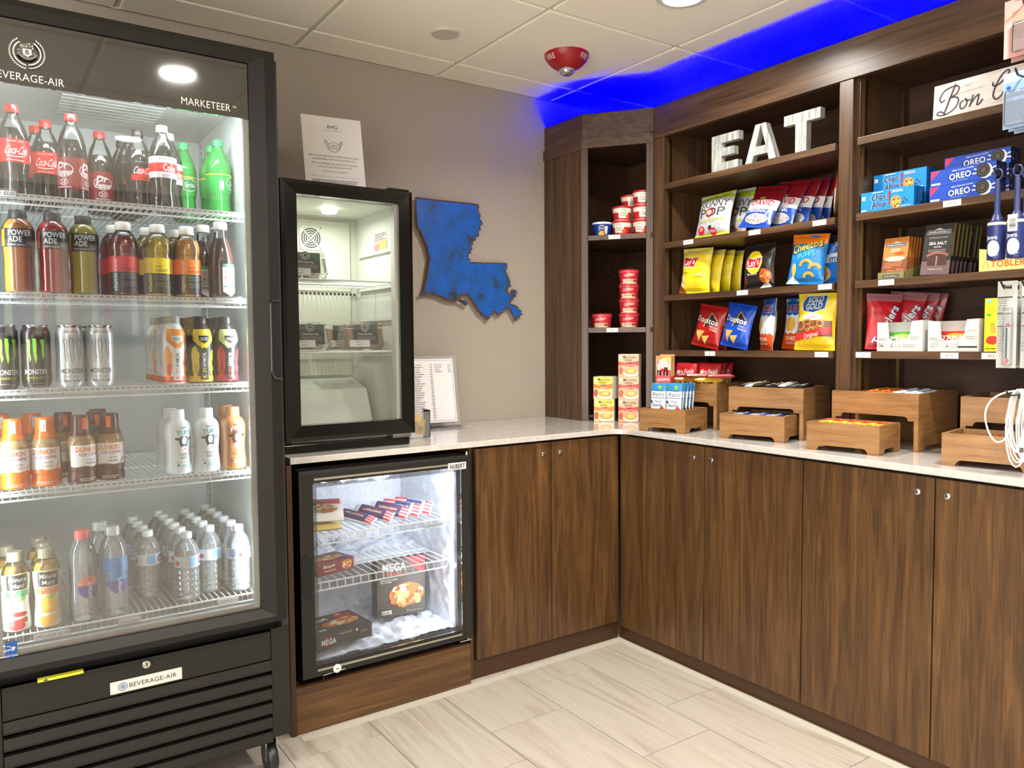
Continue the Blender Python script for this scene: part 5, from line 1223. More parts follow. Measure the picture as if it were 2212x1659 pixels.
# standing mega bowl
g = G(); g.rect(-0.085, 0.1, 0.18, 0.22, BRN); g.poly([(0.02, 0.22), (0.1, 0.22), (0.1, 0.15), (0.06, 0.17)], P((170, 30, 34), 0.5)); g.text('MEGA', -0.03, 0.172, 0.03, P((230, 228, 224), 0.5), bold=4, width=0.1); g.text('BOWLS', -0.03, 0.155, 0.013, P((206, 80, 50), 0.5), bold=2, width=0.062); g.line([(-0.085, 0.161), (-0.068, 0.161)], 0.0015, P((206, 80, 50), 0.5)); g.line([(0.008, 0.161), (0.024, 0.161)], 0.0015, P((206, 80, 50), 0.5))
g.text('BUFFALO-STYLE CHICKEN', -0.052, 0.137, 0.0055, WHITE, bold=1, width=0.07); g.text("MAC 'N CHEESE", -0.064, 0.129, 0.0055, WHITE, bold=1, width=0.045); foodpile(g, 0.02, 0.078, 0.078, 0.048, 46, 3); g.rect(-0.085, -0.045, 0.012, 0.026, P((206, 206, 200), 0.5)); g.lines(-0.084, -0.046, 0.019, 0.005, 2, BRN, 0.003); g.lines(0.03, 0.09, 0.013, 0.005, 1, GREYINK, 0.003); g.ell(0.022, 0.016, 0.004, 0.004, GREYINK, 10)
carton('frozen_meal_box', 'dark frozen meal box standing upright at the right of the freezer floor', 'food box', 'frozen meal boxes in the freezer', 0.2, 0.055, 0.215, BRN, (-1.565, -0.40, 0.2385), rot=(R(-4), R(2), R(-2)), front=g)
gt = G(); gt.poly([(0.02, 0.06), (0.09, 0.06), (0.09, -0.02), (0.05, 0.0)], P((150, 30, 34), 0.5)); gt.text('MEGA', -0.045, 0.035, 0.026, WHITE, bold=4, width=0.085); gt.text('Banquet', -0.06, 0.066, 0.008, P((220, 60, 60), 0.5), bold=1, shear=0.2); gt.rect(0.035, 0.06, 0.05, 0.075, P((205, 60, 50), 0.5)); gt.text('19', 0.0475, 0.057, 0.011, WHITE, bold=2); foodpile(gt, 0.02, -0.015, 0.075, 0.033, 40, 9); gt.rect(-0.095, -0.06, -0.07, -0.06, P((200, 200, 196), 0.5))
gf = G(); gf.text('MEGA', -0.062, 0.012, 0.019, WHITE, bold=4, width=0.056); gf.text('BOWLS', -0.062, 0.004, 0.006, P((206, 60, 50), 0.5), bold=1); gf.text('Banquet', -0.065, 0.034, 0.006, P((226, 70, 70), 0.5), bold=1, shear=0.2); gf.lines(-0.02, 0.03, 0.038, 0.006, 1, P((180, 180, 170), 0.5), 0.0022); gf.rect(0.043, 0.05, 0.034, 0.042, WHITE); gf.lines(0.06, 0.09, 0.03, 0.006, 2, GREYINK, 0.0022)
carton('frozen_meal_box', 'dark frozen meal box lying flat at the front left of the freezer floor', 'food box', 'frozen meal boxes in the freezer', 0.215, 0.17, 0.052, BRN, (-1.86, -0.475, 0.2365), rz=R(6), front=gf, top=gt)
gt = G(); gt.rect(-0.07, 0.07, 0.0, 0.055, BRN); gt.text('Banquet', -0.04, 0.028, 0.013, P((220, 70, 70), 0.5), bold=1, shear=0.2); foodpile(gt, 0.0, -0.005, 0.062, 0.03, 26, 21); gt.ell(0.05, -0.03, 0.018, 0.009, P((60, 110, 190), 0.5))
gf = G(); gf.text('Banquet', -0.03, 0.025, 0.012, WHITE, bold=1, shear=0.25, width=0.05); gf.lines(-0.05, 0.0, 0.012, 0.006, 1, P((220, 190, 150), 0.5), 0.003); foodpile(gf, 0.045, 0.022, 0.025, 0.018, 20, 25)
carton('pot_pie_box', 'maroon and brown pot pie box on the lower freezer shelf', 'food box', None, 0.155, 0.11, 0.043, P((116, 34, 36), 0.5), (-1.872, -0.455, FZ[1] + 0.0005), rz=R(14), front=gf, top=gt)
def pouch(name, label, cat, group, w_, h_, th, m, loc, rot, gfun=None, seed=0, rest=None):
    """flat sealed bar or pouch lying in its own XZ plane, front to -Y"""
    t = thing(name, label, cat, loc, 0, group, rot)
    def T(u, v): return 0.0006 + th / 2 * max(0.0, (1 - abs(2 * u / w_) ** 6) * (1 - abs(2 * v / h_ - 1) ** 4)) ** 0.5
    nu, nv = 8, 14; vs = []; fs = []
    for i in range(nu + 1):
        for j in range(nv + 1):
            u, v = (i / nu - 0.5) * w_, j / nv * h_; q = 0.0012 * noise.noise(Vector((u * 60, v * 60, seed))) 
            vs.append((u, -T(u, v) + q, v)); vs.append((u, T(u, v) + q, v))
    for i in range(nu):
        for j in range(nv):
            a, b, c, d = [2 * ((i + p) * (nv + 1) + j + r_) for p, r_ in ((0, 0), (1, 0), (1, 1), (0, 1))]; fs += [(a, b, c, d), (d + 1, c + 1, b + 1, a + 1)]
    MB().add(vs, fs).build('wrapper', m, t, smooth=True)
    if gfun:
        g = G(); gfun(g); g.put('print', t, lambda u, v, o: (u, -T(u, v) - o + 0.0012 * noise.noise(Vector((u * 60, v * 60, seed))), v), (0.008, 0.008), base=0.0011)
    if rest is not None: settle(t, rest)
    return t
NAVY = P((44, 48, 96), 0.35); RW = P((206, 50, 60), 0.35)
def icebar(g, blue):
    if blue: g.rect(-0.026, 0.026, 0.03, 0.13, NAVY); g.rect(-0.008, 0.012, 0.04, 0.12, P((120, 50, 50), 0.4)); g.text('icecream', 0.004, 0.045, 0.012, WHITE, bold=2, rot=R(90), align='l', width=0.07)
    for k in range(4): g.rect(-0.026 + k * 0.014, -0.019 + k * 0.014, 0.002, 0.03, RW)
    if not blue:
        for k in range(4): g.rect(-0.026 + k * 0.014, -0.019 + k * 0.014, 0.10, 0.148, RW)
        g.rect(-0.02, 0.02, 0.04, 0.1, NAVY); g.text('cream', 0.006, 0.045, 0.011, WHITE, bold=2, rot=R(90), align='l', width=0.05)
for k in range(5):
    pouch('ice_cream_sandwich', ('leftmost, nearly flat', 'second from left', 'third, leaning', 'fourth, leaning', 'rightmost, most upright red and white')[k] + ' wrapped ice cream sandwich on the upper freezer shelf', 'ice cream', 'ice cream sandwiches in the freezer', 0.055, 0.15, 0.022, P((222, 222, 228), 0.3), ((-1.722, -1.646, -1.578, -1.525, -1.472)[k], -0.535 + 0.008 * k, FZ[0] + (0.016, 0.02, 0.024, 0.026, 0.028)[k]), (R(-78), R((-16, -30, -40, -46, -50)[k]), R(38)), (lambda g, k=k: icebar(g, k < 3)), k, rest=FZ[0])
def burr(g): g.rect(-0.05, 0.05, 0.11, 0.16, P((190, 60, 50), 0.4)); foodpile(g, 0.0, 0.07, 0.042, 0.035, 24, 33, [P((206, 150, 80), 0.5), P((226, 180, 100), 0.5), P((180, 110, 60), 0.5), P((236, 214, 170), 0.5)])
pouch('frozen_snack_bag', 'red and gold frozen snack bag lying uppermost at the left freezer shelf', 'snack bag', 'frozen snack bags in the freezer', 0.12, 0.17, 0.026, P((232, 226, 216), 0.3), (-1.905, -0.545, FZ[0] + 0.040), (R(-76), 0, R(-20)), burr, 4)
pouch('frozen_snack_bag', 'gold and white frozen snack bag lying underneath the red and gold one', 'snack bag', 'frozen snack bags in the freezer', 0.12, 0.16, 0.022, P((226, 196, 110), 0.3), (-1.915, -0.555, FZ[0] + 0.0135), (R(-84), 0, R(-12)), None, 5)
t = thing('price_tag', 'small printed tag clipped to the lip of the upper freezer shelf', 'price tag', (-1.51, -0.5835, FZ[0] - 0.022), group='printed cooler shelf tags')
MB().box(-0.045, 0.045, -0.001, 0, -0.011, 0.009).build('holder', CLEAR, t); MB().box(-0.04, 0.04, -0.0022, -0.0012, -0.006, 0.006).build('card', P((222, 226, 232), 0.6), t); g = G(); g.text('ICE CREAM SANDWICHES $2.50', 0, -0.002, 0.0045, GREYINK, width=0.07); g.put('lettering', t, faceY(0, -0.0022, 0))

# ================================================================ Louisiana in rusted metal on the wall
LA = [(-1.2709, 1.9203), (-0.9508, 1.9206), (-0.9428, 1.9082), (-0.9504, 1.8972), (-0.9445, 1.8794), (-0.935, 1.8699), (-0.9413, 1.8556), (-0.9312, 1.8449), (-0.9231, 1.8323), (-0.9397, 1.8212), (-0.9357, 1.8055), (-0.9489, 1.793), (-0.9443, 1.7761), (-0.9648, 1.766), (-0.965, 1.754), (-0.98, 1.7461), (-0.9788, 1.7336), (-0.9897, 1.7272), (-0.9824, 1.7127), (-0.9926, 1.7041), (-0.9887, 1.6929), (-1.0056, 1.6891), (-1.0024, 1.6778), (-1.0058, 1.6691), (-0.9931, 1.6652), (-1.0, 1.6534), (-0.7913, 1.6591), (-0.7893, 1.6426), (-0.7988, 1.6215), (-0.7825, 1.5926), (-0.7733, 1.5693), (-0.772, 1.555), (-0.7677, 1.5481), (-0.7902, 1.5425), (-0.8047, 1.5302), (-0.7831, 1.5238), (-0.7883, 1.5141), (-0.7687, 1.5207), (-0.7722, 1.5324), (-0.7592, 1.5287), (-0.7576, 1.5389), (-0.7475, 1.5321), (-0.7299, 1.535), (-0.7417, 1.5251), (-0.7286, 1.5207), (-0.7433, 1.5143), (-0.7375, 1.5013), (-0.7507, 1.5051), (-0.7566, 1.4912), (-0.7667, 1.4957), (-0.7691, 1.4808), (-0.7799, 1.4775), (-0.7728, 1.467), (-0.751, 1.4633), (-0.7291, 1.4536), (-0.7248, 1.4429), (-0.7072, 1.436), (-0.7132, 1.4274), (-0.7007, 1.4192), (-0.7162, 1.4118), (-0.7222, 1.4033), (-0.7384, 1.4019), (-0.7473, 1.3856), (-0.7516, 1.4017), (-0.7645, 1.4171), (-0.7767, 1.4371), (-0.7961, 1.4475), (-0.8091, 1.4342), (-0.8235, 1.4339), (-0.8179, 1.4222), (-0.8393, 1.4171), (-0.8451, 1.4076), (-0.8556, 1.4216), (-0.8717, 1.4295), (-0.8746, 1.4166), (-0.8873, 1.4105), (-0.8888, 1.3988), (-0.9099, 1.3892), (-0.9153, 1.4008), (-0.9394, 1.4144), (-0.9482, 1.4259), (-0.9598, 1.4298), (-0.9597, 1.4414), (-0.9732, 1.4509), (-0.9832, 1.4692), (-0.9939, 1.4793), (-1.0046, 1.4951), (-1.0179, 1.5073), (-1.0287, 1.499), (-1.046, 1.5042), (-1.0581, 1.4924), (-1.0476, 1.479), (-1.0263, 1.4784), (-1.0076, 1.4628), (-1.0212, 1.4522), (-1.0438, 1.4643), (-1.0636, 1.4741), (-1.0834, 1.4702), (-1.1226, 1.476), (-1.1547, 1.4898), (-1.1928, 1.4999), (-1.2244, 1.5011), (-1.2496, 1.4905), (-1.2581, 1.5001), (-1.2392, 1.5173), (-1.2312, 1.5496), (-1.2246, 1.572), (-1.2177, 1.6132), (-1.2082, 1.6634), (-1.2186, 1.6849), (-1.2189, 1.7042), (-1.2347, 1.7345), (-1.2407, 1.7494), (-1.2576, 1.7783), (-1.2685, 1.7938), (-1.2716, 1.8344)]
t = thing('state_wall_art', 'blue rusted metal cutout in the shape of Louisiana hanging on the wall', 'wall art', (-0.99, -0.0, 1.66))
RUST = ramp_mat('rust', [(0.3, (48, 28, 18)), (0.55, (88, 50, 28)), (0.75, (120, 74, 44))], (60, 60, 60), rough=0.7, metal_=0.0) if False else ramp_mat('rust', [(0.3, (48, 28, 18)), (0.55, (88, 50, 28)), (0.75, (120, 74, 44))], (60, 60, 60), rough=0.7)
BLP = ramp_mat('rusted_blue_paint', [(0.0, (58, 48, 36)), (0.34, (48, 58, 62)), (0.43, (26, 84, 152)), (0.6, (18, 92, 186)), (1.0, (36, 110, 204))], (13, 13, 13), rough=0.38, detail=9, distort=0.3)
MB().prism([(x + 0.99, z - 1.66) for x, z in LA], -0.0245, -0.021, 'y').build('plate', RUST, t)
ins = []
n = len(LA)
for i in range(n):
    a, b, c = Vector(LA[i - 1]), Vector(LA[i]), Vector(LA[(i + 1) % n])
    d = (c - a).normalized(); nrm = Vector((d.y, -d.x))
    ins.append(b + nrm * 0.0065)
MB().prism([(x + 0.99, z - 1.66) for x, z in ins], -0.0256, -0.0246, 'y').build('painted_face', BLP, t)
for x, z in ((-1.2, 1.88), (-0.97, 1.5), (-0.95, 1.85)): MB().lathe([(0.0005, 0), (0.006, 0), (0.006, 0.0205), (0.0005, 0.0205)], 10).xform(Matrix.Translation((x + 0.99, -0.0003, z - 1.66)) @ Matrix.Rotation(R(90), 4, 'X')).build('standoff', RUST, t)

# ================================================================ stepped pine bins on the worktop
def arch(x0, x1, z0, z1, foot, rise):
    """board outline with a bracket-foot cut-out along the bottom"""
    r = rise; pts = [(x0, z1), (x0, z0), (x0 + foot, z0)]
    for i in range(5): a = R(180 - 90 * i / 4); pts.append((x0 + foot + r + r * math.cos(a) - 0.0, z0 + r * math.sin(a)))
    for i in range(5): a = R(90 - 90 * i / 4); pts.append((x1 - foot - r + r * math.cos(a), z0 + r * math.sin(a)))
    return pts + [(x1 - foot, z0), (x1, z0), (x1, z1)]
def tray(t, w_, d_, z0, h_, foot, rise, floor_z, y0=0.0):
    """four boards and a floor; front at y0, deep to y0 + d_; parts of thing t"""
    k = 0.011
    MB().prism(arch(-w_ / 2, w_ / 2, z0, z0 + h_, foot, rise), y0, y0 + k, 'y').build('front_board', PINE, t)
    MB().prism(arch(-w_ / 2, w_ / 2, z0, z0 + h_, foot, rise), y0 + d_ - k, y0 + d_, 'y').build('back_board', PINE, t)
    for sx in (-1, 1):
        a, b = (-w_ / 2, -w_ / 2 + k) if sx < 0 else (w_ / 2 - k, w_ / 2)
        MB().prism(arch(y0 + k + 0.0002, y0 + d_ - k - 0.0002, z0, z0 + h_, foot * 0.7, rise), a, b, 'x').build('side_board', PINE_S, t)
    MB().box(-w_ / 2 + k + 0.0002, w_ / 2 - k - 0.0002, y0 + k + 0.0002, y0 + d_ - k - 0.0002, floor_z, floor_z + 0.006).build('base_board', PINE_S, t)
BINS = []
def bin_pair(x, y, rz, w_, labels, gap=0.19, up_w=None, td=0.185, urz=None, over=0.0, shift=0.010, fl=(0.020, 0.135)):
    rz_ = R(-90) + rz
    lo = thing('wooden_tray', labels[0], 'wooden tray', (x, y, CT), rz_, 'low pine trays')
    tray(lo, w_, td, 0.0, 0.094, 0.036, 0.018, fl[0])
    q = Matrix.Rotation(rz_, 4, 'Z') @ Vector((shift, gap, 0))
    if urz is not None: rz_ = R(-90) + urz
    up = thing('wooden_bin', labels[1], 'wooden bin', (x + q.x, y + q.y, CT), rz_, 'tall pine bins')
    wu = up_w or w_ + 0.035; k = 0.012
    poly = [(-wu / 2, 0.19), (-wu / 2, 0.0), (-wu / 2 + 0.0145, 0.0), (-wu / 2 + 0.0145, 0.1)]
    poly += [(-wu / 2 + 0.034, 0.1)] + [(-wu / 2 + 0.034 + 0.014 - 0.014 * math.cos(R(a)), 0.1 + 0.014 * math.sin(R(a))) for a in (30, 60, 90)]
    poly += [(-p[0], p[1]) for p in poly[::-1]]
    if over: poly = [(p[0] - over if p[0] < 0 else p[0], p[1]) for p in poly]
    MB().prism(poly, 0, k, 'y').build('front_board', PINE, up)
    D = 0.28
    MB().box(-wu / 2, wu / 2, D - k, D, 0.0, 0.19).build('back_board', PINE, up)
    for sx in (-1, 1):
        a, b = (-wu / 2, -wu / 2 + k) if sx < 0 else (wu / 2 - k, wu / 2)
        MB().prism(arch(k + 0.0002, D - k - 0.0002, 0.0, 0.19, 0.03, 0.018), a, b, 'x').build('side_board', PINE_S, up)
    MB().box(-wu / 2 + k + 0.0002, wu / 2 - k - 0.0002, k + 0.0002, D - k - 0.0002, fl[1], fl[1] + 0.006).build('base_board', PINE_S, up)
    BINS.append((lo, up, rz_))
    return lo, up
def inside(b, u, v, z): 
    q = Matrix.Rotation(b.rotation_euler.z, 4, 'Z') @ Vector((u, v, 0)); return (b.location.x + q.x, b.location.y + q.y, b.location.z + z)
b1 = bin_pair(-0.602, -0.852, R(14), 0.207, ('low pine tray of blue fruit snack packs nearest the corner', 'tall pine bin of cookie packs behind the fruit snacks'), gap=0.195, up_w=0.262, fl=(0.066, 0.158))
b2 = bin_pair(-0.537, -1.240, R(14), 0.25, ('low pine tray of white and blue bars, second from the corner', 'tall pine bin with dark wrapped bars, second from the corner'), gap=0.105, up_w=0.292, td=0.25, shift=0.006)
b3 = bin_pair(-0.561, -1.620, R(8), 0.24, ('low knotty pine tray of orange packets, third from the corner', 'tall pine bin with orange and blue-white bars, third from the corner'), gap=0.178, up_w=0.222, td=0.165, urz=R(2.6), over=0.08, shift=0.064)
b4 = bin_pair(-0.545, -2.06, R(10), 0.24, ('low pine tray of small sweets behind the white cables', 'tall pine bin at the right edge behind the white cables'), gap=0.19, up_w=0.27, td=0.175)

# ---------------------------------------------------------------- bars and packets in the bins
def flat_bar(loc, rz, w_, h_, th, m, gfun, label, group, name='candy_bar', tilt=-90, roll=0, seed=0):
    return pouch(name, label, 'candy bar', group, w_, h_, th, m, loc, (R(tilt), R(roll), rz), gfun, seed)
def lbl(txt, col, band=None):
    def f(g):
        if band: g.rect(-0.019, 0.019, 0.02, 0.12, band)
        g.text(txt, 0.006, 0.03, 0.013, col, bold=2, width=0.075, align='l', rot=R(90))
    return f
rd = random.Random(77)
SILV = P((206, 208, 210), 0.25, 0.2)
# second tray: white and blue bars standing on their edge
for k in range(7):
    m = (P((222, 222, 220), 0.35), P((40, 60, 130), 0.3), P((222, 222, 220), 0.35), P((70, 90, 160), 0.3))[k % 4]
    flat_bar(inside(b2[0], -0.0985 + k * 0.0326, 0.02, 0.076 + 0.003 * (k % 2)), b2[0].rotation_euler.z + R(0.6 * (k % 3 - 1)), 0.029, 0.13, 0.014, m, lbl('protein', P((60, 80, 150), 0.4) if k % 2 == 0 else WHITE), ('first', 'second', 'third', 'fourth', 'fifth', 'sixth', 'seventh')[k] + ' white or blue bar from the corner in the low tray', 'bars in the second low tray', tilt=-86, seed=k)
# second tall bin: dark bars
for k in range(8):
    m = (P((34, 32, 34), 0.3), P((196, 196, 196), 0.3), P((60, 54, 40), 0.3), P((40, 36, 36), 0.3))[k % 4]
    flat_bar(inside(b2[1], -0.116 + k * 0.033, 0.03, 0.186 + 0.004 * (k % 3)), b2[1].rotation_euler.z + R(0.6 * (k % 3 - 1)), 0.029, 0.14, 0.014, m, lbl('bar', P((220, 210, 170), 0.4)), ('first', 'second', 'third', 'fourth', 'fifth', 'sixth', 'seventh', 'eighth')[k] + ' dark or silver bar from the corner in the second tall bin', 'bars in the second tall bin', tilt=-86, seed=20 + k)
# third tray and bin
for k in range(9):
    flat_bar(inside(b3[0], -0.094 + k * 0.0235, 0.018, 0.084 + 0.003 * (k % 2)), b3[0].rotation_euler.z + R(0.4 * (k % 3 - 1)), 0.0205, 0.13, 0.013, P((232, 140, 40), 0.35), (lambda g: g.rect(-0.012, 0.012, 0.02, 0.05, P((230, 190, 60), 0.4)).rect(-0.012, 0.012, 0.07, 0.1, P((200, 60, 50), 0.4))), ('first', 'second', 'third', 'fourth', 'fifth', 'sixth', 'seventh', 'eighth', 'ninth')[k] + ' orange peanut packet from the corner in the third low tray', 'orange packets in the third low tray', tilt=-88, seed=40 + k, name='peanut_packet')
for k in range(5):
    flat_bar(inside(b3[1], -0.089 + k * 0.0195, 0.04, 0.182 + 0.003 * (k % 2)), b3[1].rotation_euler.z + R(0.4 * (k % 3 - 1)), 0.0175, 0.13, 0.012, P((226, 84, 30), 0.35), lbl('peanut', P((245, 220, 60), 0.4)), ('first', 'second', 'third', 'fourth', 'fifth')[k] + ' orange bar from the corner in the third tall bin', 'orange bars in the third tall bin', tilt=-86, seed=60 + k)
for k in range(5):
    flat_bar(inside(b3[1], 0.0095 + k * 0.0196, 0.035, 0.184 + 0.004 * (k % 2)), b3[1].rotation_euler.z + R(0.4 * (k % 3 - 1)), 0.0182, 0.125, 0.012, P((220, 224, 230), 0.3), lbl('crunch', P((50, 80, 170), 0.4)), ('first', 'second', 'third', 'fourth', 'fifth')[k] + ' blue and white bar from the left in the third tall bin', 'blue and white bars in the third tall bin', tilt=-86, seed=70 + k)
for k in range(7):
    c = ((120, 70, 50), (230, 200, 180), (170, 40, 60), (220, 190, 150))[k % 4]
    flat_bar(inside(b4[0], -0.06 + 0.024 * k, 0.05 + 0.02 * (k % 3), 0.068 + 0.004 * (k % 3)), b4[0].rotation_euler.z + rd.uniform(-0.3, 0.3), 0.016, 0.038, 0.014, P(c, 0.3), None, ('first', 'second', 'third', 'fourth', 'fifth', 'sixth', 'seventh')[k] + ' small wrapped sweet from the left in the low tray by the cables', 'small sweets in the fourth low tray', name='wrapped_sweet', tilt=-84, roll=rd.uniform(-8, 8), seed=80 + k)
# first tall bin: cookie packs, and loose bars along its front edge
COOK = [P((190, 140, 90), 0.6), P((120, 76, 44), 0.6), P((214, 170, 120), 0.6), P((90, 56, 34), 0.6)]
def cookies(g):
    g.rect(-0.05, 0.05, 0.0, 0.042, P((120, 80, 50), 0.5)); foodpile(g, 0.0, 0.022, 0.045, 0.022, 22, 5, COOK); g.poly([(-0.05, 0.045), (0.05, 0.05), (0.05, 0.105), (-0.05, 0.105)], P((170, 24, 34), 0.35)); g.text('Mrs.Fields', 0.0, 0.06, 0.02, WHITE, bold=1, shear=0.3, width=0.08, rot=R(5)); g.line([(-0.03, 0.054), (0.035, 0.058)], 0.0025, WHITE)
for k, (u, v, rr, tl) in enumerate(((-0.052, 0.068, 1, -10), (-0.052, 0.115, -1, -10), (0.052, 0.08, 2, -10), (0.052, 0.13, -1, -12), (0.052, 0.185, 2, -12), (-0.05, 0.17, 1, -10))):
    pouch('cookie_pack', ('leftmost front', 'second from left, set back', 'middle', 'right of middle, leaning back', 'rightmost', 'rear')[k] + ' red chocolate chip cookie pack in the first tall bin', 'snack bag', 'cookie packs in the first tall bin', 0.098, 0.11, 0.028, P((150, 24, 32), 0.3), inside(b1[1], u, v, 0.145), (R(tl), R(rr), b1[1].rotation_euler.z + R(rr)), cookies, 90 + k, rest=CT + 0.1643)
for k, (c, txt, u) in enumerate((((236, 160, 60), 'Crunch', -0.06), ((110, 50, 40), 'Bar', 0.0), ((240, 200, 50), 'Butter', 0.05), ((150, 50, 40), 'Nut', 0.10))):
    pouch('candy_bar', ('pale orange', 'dark brown', 'yellow', 'red-brown')[k] + ' candy bar lying on the packs along the front of the first tall bin', 'candy bar', 'loose bars on the first tall bin', 0.034, 0.12, 0.016, P(c, 0.3), inside(b1[1], u - 0.02, -0.006, 0.2055 + 0.0165 * (k % 2)), (R(-90), 0, b1[1].rotation_euler.z + R(-60)), lbl(txt, P((250, 240, 200), 0.4) if k % 2 else P((120, 40, 20), 0.4)), 100 + k)
# fruit snacks
def welch(g):
    g.rect(-0.033, 0.033, 0.0, 0.125, P((216, 224, 230), 0.35)); g.rect(-0.033, 0.033, 0.092, 0.125, P((50, 130, 190), 0.35)); g.ell(0.008, 0.108, 0.01, 0.008, P((120, 180, 70), 0.4)); g.rect(-0.033, 0.033, 0.066, 0.094, P((236, 238, 240), 0.4))
    g.text("Welch's", 0.0, 0.071, 0.017, INK, bold=2, width=0.056, shear=0.1); g.line([(-0.032, 0.066), (0.032, 0.064)], 0.0022, P((40, 70, 130), 0.4)); g.line([(-0.032, 0.094), (0.032, 0.092)], 0.0022, P((40, 70, 130), 0.4)); g.text('Fruit', 0.0, 0.046, 0.011, P((50, 70, 130), 0.4), shear=0.35, bold=1); g.text('Snacks', -0.004, 0.03, 0.013, P((40, 60, 120), 0.4), shear=0.35, bold=1, width=0.045); g.ell(0.02, 0.015, 0.013, 0.013, P((190, 30, 44), 0.4)); g.ell(0.005, 0.01, 0.01, 0.01, P((160, 30, 60), 0.4)); g.ell(0.02, 0.03, 0.007, 0.004, P((90, 150, 60), 0.4)); g.ell(-0.028, 0.048, 0.005, 0.006, P((50, 30, 60), 0.4))
for k, (u, v, rr, rz_) in enumerate(((-0.03, 0.019, 0, 0), (-0.004, 0.034, 1, 0), (0.042, 0.019, 1, 0), (0.03, 0.045, 1, -4), (0.040, 0.065, 0, -30), (0.050, 0.082, 0, -36), (0.056, 0.102, 0, -40), (0.06, 0.124, 0, -44))):
    pouch('fruit_snack_pack', ('leftmost', 'second from left', 'third from left, foremost', 'fourth from left', 'fifth from left, turned', 'sixth from left, turned', 'seventh from left, turned', 'rightmost, leaning') [k] + ' blue fruit snack pack in the first low tray', 'snack bag', 'fruit snack packs', 0.066, 0.125, 0.0075, P((90, 160, 205), 0.3), inside(b1[0], u, v, 0.03), (R(-4), R(rr), b1[0].rotation_euler.z + R(rz_)), welch, 120 + k, rest=CT + 0.0725)
# meat sticks in their tall carton
t = thing('meat_stick_carton', 'tall yellow and red open carton of meat sticks beside the fruit snacks', 'display box', inside(b1[0], -0.095, 0.062, 0.0945), b1[0].rotation_euler.z + R(-6))
t.location = inside(b1[0], -0.046, 0.104, 0.0722); t.rotation_euler = (0, 0, b1[0].rotation_euler.z + R(20))
YEL = P((242, 208, 60), 0.45)
mb = MB(); W2, D2 = 0.0305, 0.045
mb.box(-W2, W2, -D2, -D2 + 0.0012, 0, 0.155, 0); mb.box(-W2, -W2 + 0.0012, -D2 + 0.0012, D2, 0, 0.235, 0); mb.box(W2 - 0.0012, W2, -D2 + 0.0012, D2, 0, 0.235, 0); mb.box(-W2, W2, D2 - 0.0012, D2, 0, 0.24, 0); mb.box(-W2, W2, -D2, D2, 0, 0.0012, 0)
mb.build('carton', P((236, 206, 170), 0.5), t)
g = G(); g.rect(-W2, W2, 0.0, 0.125, YEL); g.rect(-W2, W2, 0.125, 0.155, P((196, 40, 44), 0.4)); g.text('ORIGINAL', 0.0, 0.133, 0.011, WHITE, bold=2, width=0.052, rot=R(4)); g.rect(-0.022, 0.026, 0.068, 0.122, P((190, 34, 40), 0.4)); g.text('slim', 0.0, 0.096, 0.021, WHITE, bold=2, width=0.046, rot=R(6)); g.text('jim', 0.006, 0.07, 0.021, WHITE, bold=2, width=0.034, rot=R(6)); g.rect(-0.006, 0.03, 0.008, 0.032, P((250, 226, 60), 0.4)); g.lines(-0.003, 0.028, 0.025, 0.009, 2, P((120, 90, 20), 0.5), 0.004); g.blob(0.012, 0.045, 0.018, 0.012, P((236, 170, 40), 0.5), 4)
g.put('front_print', t, lambda u, v, o: (u, -D2 - o, v), base=0.0003)
g = G(); g.rect(-W2 + 0.001, W2 - 0.001, 0.155, 0.24, P((236, 150, 60), 0.4)); g.blob(0.0, 0.21, 0.022, 0.02, P((250, 210, 90), 0.4), 8); g.put('inside_print', t, lambda u, v, o: (u, D2 - 0.0012 - o, v), base=0.0002)
g = G(); g.rect(-D2, D2, 0.0, 0.1, YEL); g.rect(-D2, D2, 0.14, 0.235, P((240, 190, 110), 0.4)); g.rect(-D2, D2, 0.09, 0.15, P((190, 36, 40), 0.4)); g.text('slim jim', 0.0, 0.105, 0.02, WHITE, bold=2, width=0.075); g.put('side_print', t, lambda u, v, o: (W2 + o, u, v), base=0.0003)
for k in range(8):
    q = (Matrix.Rotation(t.rotation_euler.z, 4, 'Z') @ Vector((-0.021 + 0.014 * (k % 4), -0.028 + 0.03 * (k // 4), 0)))
    s_ = thing('meat_stick', ('leftmost', 'second', 'third', 'rightmost')[k % 4] + (' meat stick in the front row of the tall carton' if k < 4 else ' meat stick in the back row of the tall carton'), 'snack', (t.location.x + q.x, t.location.y + q.y, t.location.z + 0.0015), t.rotation_euler.z, 'meat sticks in the carton')
    hh = 0.20 + 0.006 * (k % 3) + (0.012 if k > 3 else 0)
    MB().lathe([(0.003, 0), (0.0058, 0.004), (0.006, hh - 0.03), (0.0055, hh - 0.026), (0.0005, hh - 0.024)], 10).build('stick', P((190, 26, 34), 0.3) if k % 2 else P((70, 26, 22), 0.3), s_, smooth=True)
    MB().box(-0.0062, 0.0062, -0.001, 0.001, hh - 0.026, hh).build('wrapper_end', P((226, 196, 180), 0.35), s_)
    g = G(); g.text('ORIGINAL', 0.002, 0.11, 0.005, WHITE, bold=1, rot=R(90), align='l', width=0.06); g.put('print', s_, lambda u, v, o: (u, -0.0061 - o, v))

